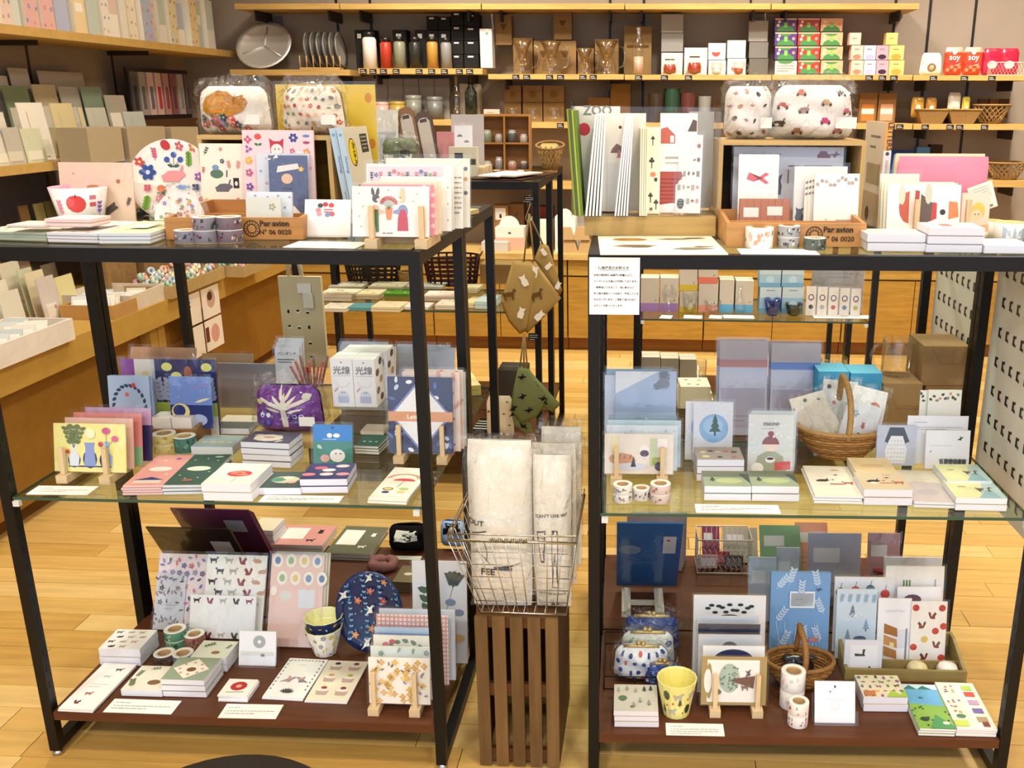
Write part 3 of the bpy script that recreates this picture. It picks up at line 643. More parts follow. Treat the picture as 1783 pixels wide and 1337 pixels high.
pouch('white pouch with golden hedgehog and red flowers in a clear bag',k,zb,yb+.07,345,470,150,.10,'f8f2e6',pouchart1,seed=3,trap=.08)
def pouchart2(cv): scatter(cv,46,['c8584a','e0906a','7a8a9a','d8a850','8aa080','e8b8a0','b04a50'],['o','l','v','f'],.07,5)
pouch('pouch with small autumn dots and leaves in a clear bag, above the books',k,zb,yb+.07,488,600,150,.10,'faf0dc',pouchart2,seed=8,trap=.15)
card('clear_file','bright yellow clear file standing behind the bagged pouches','file',k,z,yb+.18,479,652,148,.06,.004,'f0cb2a',lambda cv:[cv.rect(0,0,1,1,'f3d23a')]+[cv.ell(x,y,.035,.05,'e0902a') for x,y in ((.93,.9),(.95,.55),(.8,.3),(.9,.12))],True)
def rabbitcard(cv):
    cv.rect(0,0,1,1,'faf4e4'); cv.ell(.36,.62,.15,.10,'5a7a6a'); cv.ell(.34,.7,.08,.06,'7aa0c8'); cv.shape(.5,.45,RABBIT,.34,'6b6a72'); cv.shape(.58,.58,[(-.06,0),(.06,0),(.1,.5),(-.02,.5)],.3,'7a7680'); cv.rect(.72,.44,.13,.13,'26262c'); cv.ell(.785,.5,.035,.05,'f0ece0'); cv.sprig(.1,.85,.16,1.1,'4a5a52',3); cv.flower(.48,.93,.04,'d88a7a'); cv.flower(.5,.78,.05,'33477a'); cv.sprig(.66,.68,.15,1.7,'e0a090',5); cv.sprig(.84,.68,.15,1.4,'e0a090',5); cv.sprig(.06,.62,.12,1.4,'c8484a',3); cv.flower(.1,.28,.06,'f0b090'); cv.flower(.82,.3,.04,'d880a0'); cv.rect(.3,.08,.4,.22,'e8ecd8'); cv.leaf(.9,.1,.1,.3,1.6,'5a5a5a')
card('letter_pad','cream letter pad with a grey rabbit left of the pink cat pad','memo pad',k,z,yb-.016,346,424,251,.10,.004,'faf4e4',rabbitcard)
def catpad(cv):
    cv.rect(0,0,1,1,'f8dde2')
    cv.shape(.48,.83,[(-.34,-.45),(.34,-.45),(.36,.05),(.4,.42),(.16,.26),(-.16,.26),(-.4,.42),(-.36,.05)],.26,'c8384a'); cv.ell(.48,.79,.085,.085,'fbeee6'); cv.ell(.455,.8,.008,.012,'333333'); cv.ell(.51,.8,.008,.012,'333333')
    cv.ell(.22,.93,.05,.04,'e8584a'); cv.leaf(.22,.84,.06,.3,.4,'2f7d5a'); cv.leaf(.22,.84,.06,.3,2.7,'2f7d5a'); cv.flower(.72,.92,.06,'3f4fa8',n=6); cv.ell(.9,.94,.05,.018,'6a8ad0'); cv.ell(.9,.87,.05,.018,'b8486a'); cv.flower(.9,.77,.05,'f09a5a'); cv.flower(.7,.78,.035,'d8508a'); cv.flower(.08,.9,.05,'d8508a',n=4); cv.flower(.08,.8,.05,'a060c0',n=3); cv.flower(.08,.68,.05,'f0c040'); cv.flower(.08,.55,.05,'c060a0'); cv.flower(.08,.4,.05,'6a4ac0'); cv.ell(.93,.6,.03,.03,'e0708a')
card('letter_pad','pink letter pad with a red hooded cat face','memo pad',k,z,yb-.030,421,545,228,.12,.006,'f8dde2',catpad)
card('letter_pad','pale blue letter pad between the cat pad and the navy card','memo pad',k,z,yb-.040,446,538,268,.14,.003,'dfe8f4',lambda cv:scatter(cv,24,['8aa8d0','c8a8c0','e0b0a0'],['f','o'],.05,3))
def navycard(cv):
    cv.rect(0,0,1,1,'4a5684'); [cv.ell(rnd.random(),rnd.random(),.007,.007,'f6f0d8') for i in range(26)]
    cv.shape(.5,.0,[(-.36,0),(.36,0),(.3,.28),(.15,.45),(-.15,.45),(-.3,.28)],1.0,'f6f0e4'); cv.ell(.48,.66,.15,.13,'f0c8a0'); cv.shape(.48,.78,[(-.3,-.06),(.36,.05),(.32,.2),(-.26,.12)],.9,'f4efe6'); cv.flower(.85,.8,.07,'f0c040'); cv.line([(.36,.52),(.6,.52)],.03,'3a2a38'); cv.leaf(.5,.38,.12,.2,.3,'c8d0b0')
card('greeting_card','navy starry card with a figure in a white gown','card',k,z+.004,yb-.058,467,534,272,.16,.004,'4a5684',navycard,True)
tray('wooden tray with ink stamp holding memo pads on the left rack',k,z,(290,417),(529,417),379,on(k,460,388,z).y-on(k,400,417,z).y-.012,'c08a50',1.25,stampart)
ty=on(k,400,417,z).y
card('memo_pad','grey green memo pad standing in the tray on the left','memo pad',k,z+.004,ty+.03,428,489,346,.2,.005,'d8dcd2',lambda cv:cv.flower(.75,.75,.1,'a8a890'))
card('memo_pad','pale blue memo pad behind the grey green one in the tray','memo pad',k,z+.004,ty+.055,430,508,336,.2,.006,'dde6f0',lambda cv:scatter(cv,16,['6a8ac0','b89ac0'],['o'],.06,2))
def domeart(): 
    p=on(k,355,400,z); s=px(k,p); R=37*s; mb=MB().prismy([(R*math.cos(math.pi*i/16),R*1.15*math.sin(math.pi*i/16)) for i in range(17)],0,.012,'fbf4ec')
    cv=CV(2*R,R*1.1); r=random.Random(2)
    for i in range(30):
        x,y=r.uniform(.1,.9),r.uniform(.05,.8)
        if math.hypot(x*2-1,y)<.85: cv.flower(x,y,.04,r.choice(['d8606a','6a8a5a','e0a050','7a6ac0'])) if i%2 else cv.leaf(x,y,.06,.3,r.uniform(0,3),r.choice(['6a9a6a','d88070']))
    mb.art(cv,lambda x,y,e:(x-R,-e,y)); o=tag(mb.build('fan_memo','print'),'half round flowered memo in a clear bag in the left tray','memo pad')
    MB().prismy([(R*1.15*math.cos(math.pi*i/12),R*1.5*math.sin(math.pi*i/12)) for i in range(13)],-.006,.018,'ffffff').build('clear_bag','wrap',o); put(o,k,p.x,ty+.035,z+.03,0,-.2)
domeart()
dk=['3a3448','8a4a58','3a5a4a','d9c8b0']
tape('dark flowered tape lying single, left of the four stacked tapes',k,z,318,425,38,21,1,'8a8490',side=dk)
tape('',k,z,352,425,38,21,2,'8a8490',side=dk,labels=['dark flowered tape, lower of the left pair before the tray','dark flowered tape, upper of the left pair before the tray'])
tape('',k,z,394,424,40,21,2,'7a6a74',side=dk,labels=['plum tape, lower of the right pair before the tray','plum tape, upper of the right pair before the tray'])
def roundart(cv):
    cv.ell(.45,.72,.22,.22,'fdeeee',n=24); scatter_=[(.34,.84,'3a4a4a'),(.45,.87,'c83a48'),(.58,.85,'d84a4a'),(.3,.72,'e88a9a'),(.32,.62,'e0a0a0'),(.5,.6,'7a9ac8'),(.6,.62,'c86a78')]
    for x,y,c in scatter_: cv.ell(x,y,.06,.05,c)
    cv.rect(.42,.72,.2,.03,'c87a80'); cv.rect(.42,.66,.2,.03,'c87a80')
standee('white square memo with a round red print on an acrylic rest',k,z,(566,414),531,611,347,roundart)
def spine(cv): cv.text('Hummings',.5,.62,.62,'5a7aa0',-1.5708,); cv.ell(.5,.93,.25,.25,'7aa8c8'); cv.text('stationery set',.5,.28,.34,'6a86a0',-1.5708)
def mihon(cv):
    cv.rect(0,0,1,1,'dcd8c4')
    for y in (.74,.25): cv.ell(.25,y,.15,.17,'222222',n=20); cv.ell(.25,y,.135,.155,'f0d820',n=20); cv.text('みほん',.25,y-.02,.10,'222222',-1.5708)
    cv.rect(.62,.72,.3,.2,'3a3a34'); cv.bars(.65,.88,.24,4,.04,'c8c8b8',.012,2)
b1=book('left one of two pale blue spined sets leaning by the open box',k,z,606,617,390,224,.13,'bcd4e6',spine,'d8dce0',ry=-.13,name='letter_set',cat='letter set')
book('right one of two pale blue spined sets with yellow sample stickers',k,z,618,629,391,224,.17,'bcd4e6',spine,'dcd8c4',mihon,ry=-.13,name='letter_set',cat='letter set')
# row of cards on wooden stands, front right corner
s0=on(k,646,433,z).y
stand('pale wooden stand holding the rabbit greeting card',k,z,s0,(646,433),(730,436),.11,.072)
def bunny(cv):
    cv.rect(0,0,1,1,'fbf9f0')
    for x,c1,c2,c3,fx in ((.30,'5a4a44','f0c0a8','4a7a4a',1),(.66,'ead0a8','8a9ac8','c83a4a',-1)):
        cv.leaf(x-.02*fx,.80,.12,.2,1.75,c1); cv.leaf(x+.025*fx,.80,.12,.2,1.4,c1); cv.ell(x+.01*fx,.76,.05,.055,c1); cv.ell(x+.045*fx,.73,.028,.022,'f6ece0'); cv.ell(x+.03*fx,.775,.007,.009,'1a1a1a')
        cv.ell(x,.5,.068,.09,c2); cv.ell(x+.07*fx,.5,.06,.028,c2,-.15*fx)
        cv.shape(x,.12,[(-.15,0),(.15,0),(.13,.35),(.06,.56),(-.06,.56),(-.13,.35)] if fx<0 else [(-.09,-.04),(.0,-.04),(.0,.2),(.02,-.04),(.1,-.04),(.09,.56),(-.08,.56)],.48,c3)
    cv.shape(.48,.34,[(-.06,0),(.06,0),(.1,.3),(-.1,.3)],.5,'f08a4a')
    for i in range(9): a=.4+i*.29; cv.line([(.48,.55),(.48+.1*math.cos(a),.62+.14*math.sin(a)*1.1)],.004,'4a6a3a'); cv.flower(.48+.1*math.cos(a),.62+.15*math.sin(a),.024,'c8384a')
    for x,y in ((.1,.85),(.15,.6),(.1,.4),(.12,.2),(.85,.85),(.8,.7),(.9,.6),(.48,.92)): cv.ell(x,y,.008,.008,'7a7a70')
    cv.bars(.4,.06,.2,1,.1,'8a7a70')
ys=s0+.019
for i,(uL,uR,vT,c,lb,ar,sl) in enumerate(((613,747,326,'fbf9f0','white greeting card of two rabbits holding a flower pot',bunny,True),
  (628,755,323,'e890a4','pink scalloped card directly behind the rabbit card',lambda cv:[cv.ell(.99,y,.03,.03,'f6c8d0') for y in (.2,.4,.6,.8)],False),
  (632,762,320,'f6d9c4','pale peach card third in the row behind the rabbits',None,False),(637,768,317,'f0e2cc','cream card fourth in the row behind the rabbits',None,False))):
    card('greeting_card',lb,'card',k,z+.0168,ys+.016*i,uL,uR,vT,.2,.003,c,ar,sl)
yt=ys+.075
stand('second wooden stand behind the rabbit cards with letter sets',k,z,yt-.012,(690,408),(769,404),.11,.075)
card('letter_set','white letter set with tiny leaves behind the peach cards','letter set',k,z+.0168,yt+.008,662,786,309,.2,.004,'fdfaf2',lambda cv:[cv.ell(.95,q,.008,.01,'5a7a5a') for q in (.2,.5,.8)],True)
def folkband(cv):
    cv.rect(0,0,1,1,'fdf6f0'); cv.rect(.02,.7,.86,.26,'f6dde4')
    for i in range(16):
        x=.06+i*.052; cv.flower(x,.78+.1*(i%3)/2,.024,FOLK[i%5]) if i%2 else cv.sprig(x,.74,.08,1.57,['3a4a6a','d8606a'][i%4//2],3)
card('letter_set','letter set with a pink band of folk flowers','letter set',k,z+.0168,yt+.03,638,790,287,.18,.004,'fdf6f0',folkband,True)
card('letter_set','cream letter set with dark lettering on its edge','letter set',k,z+.0168,yt+.048,680,806,290,.18,.004,'f8f4e8',lambda cv:cv.bars(.88,.8,.1,8,.08,'9a968c',.02),True)
card('letter_set','tall cream letter set rearmost in the row at the rack corner','letter set',k,z+.0168,yt+.066,672,818,277,.18,.004,'f4f0dc',lambda cv:[cv.rect(.90,.0,.1,1,'f6f2e2')]+[cv.ell(.95,q,.025,.025,c) for q,c in ((.85,'6a6a8a'),(.7,'d8a050'),(.5,'5a5a5a'))],True)
flat('notebook','beige notebook lying at the rear right corner of the left rack top','notebook',k,z,(800,380),(834,372),371,356,1,'dcc890','cbb478')
strip('long blank price card at the front edge of the left rack top',k,z,(492,431),(618,433),421)
for i,(u,lb) in enumerate(((200,'left'),(470,'right'))): pass
def hang(name,label,cat,k,y,uL,uR,vT,vB,t=.001,col='fdfdfd',art=None,m='paper',rz=0,ry=0):
    a=aty(k,uL,vT,y); b=aty(k,uR,vB,y); w_=b.x-a.x; h=a.z-b.z; mb=MB().box(-w_/2,0,0,w_/2,t,h,col); cv=CV(w_,h); cv.rect(0,0,1,1,col)
    if art: art(cv)
    mb.art(cv,lambda x,yy,e:(x-w_/2,-e,yy)); o=tag(mb.build(name,m),label,cat); put(o,k,(a.x+b.x)/2,y,b.z,rz,0,ry); return o
# ================================================================ B: top of the right rack
k=2; z=RH
def notice(cv):
    cv.text('価格改定のお知らせ',.48,.80,.068,'080808'); cv.rect(.2,.775,.58,.006,'1a1a1a')
    for i,t in enumerate(('近年の原材料価格高騰の影響により、','メーカーによる値上げが続いております。','一部商品につきまして、旧価格の上に','新価格の値段シールを貼り、対応している','ものがございます。ご理解ご協力のほど','よろしくお願いいたします。')):
        w_=len(t)*.047; cv.text(t,.09+w_/2,.68-i*.107,.047,'0c0c0c')
hang('price_notice','white printed price notice taped to the corner of the right rack','notice',k,-.003,1026,1113,448,548,.0008,'f6f6fa',notice)
yB1=on(k,1130,410,z).y
a=on(k,1018,410,z); b=on(k,1245,411,z); hB=aty(k,1018,377,a.y).z-z
put(tag(MB().box(0,0,0,b.x-a.x,.2,hB,'c9a868').build('riser_block','wood'),'thick pale wood riser under the acrylic file holder','block'),k,a.x,a.y,z)
zb2=z+hB; yB2=a.y
e=empty('file_holder','clear acrylic holder full of paper files on the wood riser','holder')
w2=b.x-a.x+.03; AC='ffffff'
MB().box(0,0,0,w2,.18,.003,AC).build('base_sheet','acrylic',e)
for x in (0,w2-.003): MB().prism([(x,.0),(x+.003,.0),(x+.003,.18),(x,.18)],.003,.21,AC).build('side_sheet','acrylic',e)
MB().box(.003,.175,.003,w2-.003,.178,.2,AC).build('back_sheet','acrylic',e)
for q in (.24,.48,.72):
    MB().add([(w2*q,.01,.003),(w2*q,.17,.003),(w2*q,.17,.2),(w2*q,.10,.2),(w2*q,.01,.12)],[(0,1,2,3,4)],AC).build('divider_sheet','acrylic',e)
put(e,k,a.x-.025,yB2+.005,zb2)
zf=zb2+.004; vf=377
def fbook(label,uL,uR,vT,col,dy=.03,d=.12,ry=0,art=None): return book(label,k,zf,uL,uR,vf-1,vT,d,col,art,ry=ry,name='paper_file',m='paper',cat='file')
for i,(u,c) in enumerate(((1000,'8a9a3a'),(1004,'5a6a48'),(1008,'a8b84a'),(1012,'6f8a3c'))): fbook('green spined file, %s at the left end of the acrylic holder'%('first','second','third','fourth')[i],u,u+3.4,190+i,c,ry=-.07)
def zoo(cv):
    cv.rect(0,0,1,1,'f4f0ea'); cv.ell(.2,.78,.14,.14,'d84050'); cv.shape(.55,.74,[(-.3,.2),(.35,.0),(-.3,-.3)],.5,'3a6ab8'); cv.rect(.85,.74,.1,.08,'4a8a5a'); cv.text('ZOO',.5,.92,.28,'8a8a88'); cv.ell(.6,.2,.22,.22,'e8a050'); [cv.rect(.02,q,.06,.05,'8a4a40') for q in (.1,.25,.4,.55,.7,.85)]; cv.line([(.4,.5),(.7,.6),(.5,.4),(.8,.45)],.012,'6a6a6a')
card('paper_file','file with red circle and blue triangle print in the acrylic holder','file',k,zf,yB2+.09,1001,1080,186,.02,.002,'f4f0ea',zoo)
for i in range(5): fbook('white booklet, %s of the first leaning bundle in the acrylic holder'%('first','second','third','fourth','fifth')[i],1019+i*6,1022.5+i*6,199,'f2f0ee' if i%2 else 'fbf9f6',ry=.10-.012*i)
def housecard(cv):
    cv.rect(0,0,1,1,'faf5e8'); cv.shape(.62,.6,[(-.28,0),(.22,0),(.22,.3),(.0,.42),(-.2,.2)],.7,'8a6a68'); cv.shape(.7,.55,[(-.12,0),(.12,0),(.05,.4),(-.05,.4)],.6,'c88a8a'); cv.ell(.73,.86,.05,.05,'5a3a38'); cv.rect(.3,.0,.7,.5,'efede6')
card('paper_file','cream file with a grey house and a figure in a pink coat','file',k,zf,yB2+.05,1040,1095,198,.02,.002,'faf5e8',housecard)
for i in range(5): fbook('white booklet, %s of the second leaning bundle in the acrylic holder'%('first','second','third','fourth','fifth')[i],1070+i*5,1073+i*5,199,'fbf9f6' if i%2 else 'efedf0',ry=.10-.012*i)
card('paper_file','plain cream file behind the tree patterned file','file',k,zf,yB2+.06,1088,1125,198,.02,.002,'f8f2e4',None)
def trees(cv):
    cv.rect(0,0,1,1,'f6f2d8')
    for x,y,s in ((.45,.86,.5),(.4,.6,.7),(.35,.2,.6),(.75,.12,.6)): cv.rect(x-.03,y-.07,.06,.1,'3a3230'); [cv.ell(x+dx*s,y+dy*s*.4,.13*s,.13*s,'4a443e') for dx,dy in ((-.15,.05),(.15,.05),(0,.14),(0,.03))]
    cv.ell(.5,.46,.2,.16,'e8906a'); cv.rect(.6,.38,.2,.04,'4a443e'); cv.rect(.3,.04,.2,.03,'6a6a5a')
for i in range(4): fbook('cream booklet with dark tree print, %s from the left'%('first','second','third','fourth')[i],1113+i*3.6,1116+i*3.6,224,'f4f0d4' if i%2 else 'e6e0c0')
card('paper_file','cream file printed with black trees and an orange fruit','file',k,zf,yB2+.012,1126,1151,222,.0,.002,'f6f2d8',trees)
def redhouse(cv):
    cv.rect(0,0,1,1,'faf8f6'); cv.shape(.0,.70,[(0,0),(.55,0),(.55,.3),(.25,.58),(0,.5)],.75,'c86a5a'); cv.rect(.28,.71,.1,.07,'faf0e8'); cv.shape(.95,.82,[(-.3,0),(.05,0),(.05,.4),(-.1,.45)],.7,'6a5a58'); cv.poly([(.0,.08),(.7,.12),(.72,.28),(.6,.42),(0,.42)],'b8564a'); [cv.rect(.02,q,.62,.008,'8a3a34') for q in (.1,.14,.18,.22,.26,.3,.34)]; cv.rect(.15,.55,.35,.02,'b8b0a8'); cv.rect(.15,.5,.35,.015,'c8c0b8')
card('paper_file','tall white file with red timber houses','file',k,zf,yB2+.03,1150,1215,198,.0,.002,'faf8f6',redhouse)
def stones(cv):
    cv.rect(0,0,1,1,'fbf8f4'); r=random.Random(4); cl=['b86a60','8a7a70','a8b09a','9a948c','c8a8a0','7a6a68']
    for j in range(5):
        for i in range(5): cv.ell(.14+i*.18,.86-j*.175,r.uniform(.04,.075),r.uniform(.05,.1),cl[r.randrange(6)],n=9) if (i+j)%3 else cv.rect(.08+i*.18,.82-j*.175,.12,.07,cl[r.randrange(6)])
    cv.ell(.22,.12,.13,.2,'4a4844'); cv.bars(.15,.16,.14,3,.035,'d8d4cc',.02)
card('stickered_bag','white paper bag printed with rows of pebbles leaning in the holder','bag',k,zf,yB2+.02,1177,1222,236,.12,.004,'fbf8f4',stones,True,yaw=-.15)
card('clear_file','empty grey clear sheet at the right end of the acrylic holder','file',k,zf,yB2+.12,1200,1244,195,.0,.002,'b8b4a8',None,True)
def clothart(cv):
    cv.ell(.27,.78,.15,.09,'b88a48'); cv.leaf(.1,.4,.4,.2,.08,'8a7a60'); cv.ell(.33,.38,.1,.07,'7a6a50'); cv.leaf(.5,.8,.32,.14,.05,'a08a64'); cv.leaf(.72,.84,.22,.2,.12,'8a7a5a'); cv.leaf(.58,.25,.36,.2,.08,'8a8670'); cv.leaf(.75,.38,.2,.16,-.1,'7a7660')
flat('print_cloth','cream cloth with brown leaf print lying at the front of the right rack top','cloth',k,z,(1045,444),(1268,444),442,411,1,'fbf6e2','f2ead2',clothart,m='cloth')
# open wooden box and its pouches
yb=on(k,1380,409,z).y
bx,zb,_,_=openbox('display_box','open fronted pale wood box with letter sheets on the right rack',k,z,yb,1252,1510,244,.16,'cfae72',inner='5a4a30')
def cars(cv): 
    for x,y,c,K in ((.3,.86,'c8705a',CAR),(.85,.86,'6a6a6a',BIRD),(.1,.62,'c86a5a',CAR),(.35,.55,'a88a8a',RABBIT),(.62,.68,'c8a888',CAR),(.9,.52,'d87a8a',CAR),(.62,.35,'c83a78',CAR),(.08,.3,'4a4648',RABBIT),(.3,.16,'a87860',CAR),(.78,.17,'b86a5a',CAR)):
        cv.shape(x,y,K,.12,c); [cv.ell(x+q,y-.04,.016,.016,'3a3634') for q in (-.045,.045)]
pouch('white pouch with bird and acorn print, left one on the right rack box',k,zb,yb+.07,1262,1345,150,.09,'faf6f2',lambda cv:scatter(cv,14,['6a5a54','b87a68','3a3a3e','c8a08a'],[BIRD,'v','l'],.12,4),seed=5,trap=.05)
pouch('large white pouch with rabbits driving cars in a clear bag',k,zb,yb+.07,1338,1492,148,.11,'fbf8f4',cars,seed=11,trap=.18)
def sheet(cv):
    cv.rect(0,0,1,1,'e4e4f0'); cv.bars(.08,.9,.35,2,.05,'7a7a8a',.012); cv.shape(.82,.9,CAR,.12,'8a4a5a'); cv.shape(.92,.9,BIRD,.1,'8a5a6a'); cv.rect(.5,.76,.4,.012,'6a5a68')
    for i in range(7): cv.rect(.5+i*.06,.55,.01,.17,'6a4a58')
    cv.shape(.28,.62,BIRD,.16,'b8506a'); cv.shape(.4,.55,CAT,.2,'3a3a42'); cv.shape(.2,.3,DOG,.14,'4a4048'); cv.flower(.3,.2,.06,'8a4058'); cv.flower(.34,.42,.05,'6a4a58')
card('letter_sheet','lavender letter sheet with animals inside the right open box','letter sheet',k,z+.0095,yb+.04,1278,1470,257,.05,.003,'e4e4f0',sheet,True)
def fishcard(cv): cv.rect(0,0,1,1,'fdf9f2'); cv.shape(.5,.72,[(-.5,-.1),(-.2,-.2),(.05,0),(.3,.18),(.45,.1),(.2,-.05),(.45,-.25),(.3,-.3),(0,-.1),(-.4,.18)],.6,'d8707a'); cv.text('light',.62,.34,.13,'b8a8a0'); cv.rect(.2,.2,.5,.01,'c8beb0'); [cv.ell(.8,q,.01,.01,'9a8a80') for q in (.5,.58,.66)]
card('greeting_card','white card with a red fish in the right wooden tray','card',k,z+.004,yb-.03,1287,1357,270,.12,.004,'fdf9f2',fishcard)
card('greeting_card','white tall card with faint cat outline behind the memo pad','card',k,z+.004,yb-.03,1384,1476,291,.12,.004,'fdfaf4',lambda cv:cv.shape(.12,.3,CAT,.3,'4a4a48'),True)
for i in range(3): card('memo_pad','leaf edged memo pad in the right tray, %s from the left behind the front one'%('first','second','third')[i],'memo pad',k,z+.004,yb-.055,1402+i*6,1470+i*6,312-i*2,.12,.003,'f8f4ea',lambda cv:scatter(cv,8,['9a948a'],['l'],.12,3)) if False else card('memo_pad','leaf edged memo pad in the right tray, %s of three behind the front one'%('left','middle','right')[i],'memo pad',k,z+.004,yb-.048-.004*i,1402+i*6,1470+i*6,312-i*2,.12,.003,'f8f4ea',lambda cv:[cv.leaf(.02,q,.1,.3,1,'8a8a86') for q in (.7,.8,.9)])
def memo(cv):
    cv.rect(0,0,1,1,'fdf9f0'); [cv.leaf(.04+.09*i,.86+.05*math.sin(i*1.3),.1,.4,-1+.3*i,['b8aaa4','a8a09a','c8b0aa'][i%3]) for i in range(11)]; cv.shape(.25,.2,BIRD,.34,'d8b0a8'); cv.text('memo pad',.68,.1,.11,'b8a8a0'); cv.rect(.5,.26,.35,.02,'b8a8a0'); cv.rect(.55,.2,.3,.02,'c8b8b0')
card('memo_pad','front memo pad with pale bird and leaf border in the right tray','memo pad',k,z+.004,yb-.075,1419,1497,304,.14,.006,'fdf9f0',memo)
def woody(cv): cv.rect(0,0,1,1,'b87a60'); [cv.rect(.14*i,0,.01,1,'a06850') for i in range(8)]; cv.rect(.08,.5,.3,.26,'f4ece4'); cv.rect(.55,.55,.3,.24,'f4ece4'); cv.ell(.25,.2,.12,.12,'f8f0ea'); cv.rect(.6,.12,.28,.2,'efe4da')
card('memo_pad','brown wood print card at the left of the right tray','memo pad',k,z+.004,yb-.06,1288,1376,348,.14,.008,'b87a60',woody)
tray('wooden tray with ink stamp holding memo pads on the right rack',k,z,(1264,429),(1506,430),388,yb-on(k,1380,429,z).y-.004,'c9955c',1.2,stampart)
big=tape('large white tape with a figure in an orange dress',k,z,1324,434,48,36,1,'f8f2ea',side=['e0a080','e8c0a8','8a7a7a'])
tape('',k,z,1375,433,37,19,2,'a8a8a8',side=['3a3a3e','5a5a60','e8e8e4'],labels=['black and white tape, lower of the pair on the right rack top','black and white tape, upper of the pair on the right rack top'])
tape('single dark green striped tape on the right rack top',k,z,1421,437,37,21,1,'5a6258',side=['2a2e2a','9aa098','3a403a'])
strip('small blank price card before the tapes on the right rack top',k,z,(1290,443),(1428,444),434)
def lett(cv): cv.rect(0,0,1,1,'f4f2ee'); cv.rect(0,.74,1,.26,'f0a848'); cv.text('LETTERS',.35,.87,.95,'3a2a20',-1.5708); cv.ell(.5,.71,.25,.25,'4a4a4a'); [cv.rect(.3,.15+.05*i,.4,.03,'5a5a5a') for i in range(5)]; cv.rect(.35,.45,.3,.2,'c8c8c8')
def lettside(cv): cv.rect(0,0,1,1,'f0e4d0'); cv.rect(0,.0,1,.32,'c8b090'); cv.rect(.2,.4,.7,.2,'b8a888'); cv.ell(.4,.1,.1,.1,'6a4a40'); cv.rect(.3,.85,.5,.02,'8a8078'); cv.rect(.3,.75,.3,.02,'8a8078')
book('tall book with an orange LETTERS spine beside the right open box',k,z,1527,1540,398,213,.16,'f4f2ee',lett,'f0e4d0',lettside,0,left=True)
flat('postcard_box','white postcard box left of the taller pile','postcard box',k,z,(1510,438),(1611,439),407,398,2,'f6ece2','e6e6ef',lambda cv:cv.rect(.1,.2,.8,.6,'f8ddd2'))
flat('postcard_box','white postcard box in the tall pile','postcard box',k,z,(1612,440),(1709,441),396,387,3,'f6ede6','e4e4ee',lambda cv:[cv.rect(.1,.2,.6,.6,'f2d8d0'),cv.rect(.3,.3,.2,.4,'d86a6a')])
flat('postcard_box','single postcard box, right end of right rack top','postcard box',k,z,(1713,442),(1800,443),427,415,1,'f6f0ea','e8e8f0',lambda cv:cv.rect(.1,.2,.8,.6,'f0e6dc'))
yd=on(k,1600,425,z).y+.055
def duck(cv):
    cv.rect(0,0,1,1,'fbf9f2'); cv.ell(.3,.5,.14,.22,'c8604a'); cv.poly([(.3,.12),(.44,.1),(.46,.86),(.3,.9)],'f4e0d4'); cv.poly([(.36,.12),(.42,.12),(.44,.86),(.38,.88)],'b84a48'); cv.poly([(.44,.12),(.6,.2),(.62,.6),(.46,.8)],'6a5a50'); cv.poly([(.6,.2),(.68,.26),(.68,.6),(.62,.62)],'c84a44'); cv.poly([(.7,.26),(.84,.3),(.84,.6),(.7,.6)],'fdfaf4'); cv.poly([(.84,.24),(.98,.3),(.96,.62),(.84,.64)],'e08a58'); cv.ell(.2,.78,.045,.14,'d8d8c0'); cv.ell(.56,.8,.05,.14,'cfd0b8'); cv.ell(.76,.4,.04,.04,'3a3a38'); cv.ell(.68,.1,.18,.07,'f2f2ee')
stand('wooden stand holding the orange booted card on the right rack',k,z,yd-.020,(1578,412),(1663,412),.1,.075)
card('greeting_card','white card with striped socks and orange boots','card',k,z+.0168,yd,1546,1674,323,.18,.003,'fbf9f2',duck)
for i in range(2): card('greeting_card','cream card, %s behind the orange booted card'%('first','second')[i],'card',k,z+.0168,yd+.014*(i+1),1540-i*5,1668-i*6,320-i*2,.18,.003,'f6f2dc')
card('letter_set','cream letter set standing tall behind the booted cards','letter set',k,z+.0168,yd+.045,1533,1601,304,.15,.004,'f8f4e0',None,True)
def pinkart(cv): cv.rect(.0,.88,1,.12,'f6eecc')
o=pouch('pink cloth drawstring bag standing behind the booted cards',k,z,yd+.13,1566,1722,272,.03,'e89ab4',None,False,tagc=None,trap=-.02,seed=4,name='cloth_bag',cat='bag',rc=.03)
pouch('cream cloth bag just behind the pink one on the right rack',k,z,yd+.16,1560,1716,267,.02,'f4ecc8',None,False,tagc=None,trap=-.02,seed=6,name='cloth_bag',cat='bag',rc=.03)
pouch('blue grey cloth bag rearmost behind the pink one',k,z,yd+.19,1557,1700,268,.02,'a8b8b4',None,False,tagc=None,trap=-.02,seed=7,name='cloth_bag',cat='bag',rc=.03)
hang('price_tag','white paper tag tilted in front of the pink cloth bag','tag',k,yd+.10,1700,1738,318,366,.001,'fbf8ee',lambda cv:[cv.bars(.15,.85,.7,6,.09,'b0a898',.02),cv.rect(.2,.08,.6,.08,'8a8478')],ry=-.35)
def smile(cv): cv.rect(0,0,1,1,'f8dcc8'); cv.ell(.6,.6,.25,.3,'f6c860'); cv.ell(.55,.5,.2,.2,'f8d4b0'); cv.ell(.5,.52,.02,.03,'4a3a30'); cv.ell(.62,.52,.02,.03,'4a3a30'); cv.poly([(0,0),(1,0),(1,.3),(.4,.25),(0,.2)],'f0b890')
card('greeting_card','peach card with a smiling face right of the booted card','card',k,z,yd+.03,1676,1725,337,.12,.003,'f8dcc8',smile)
def mug(label,u,vb,wpx,vT,art=None,col='f6f2ea'): return cup(label,k,z,u,vb,wpx,wpx*.92,vT,'f0d890',col,art,name='ceramic_mug',cat='mug')
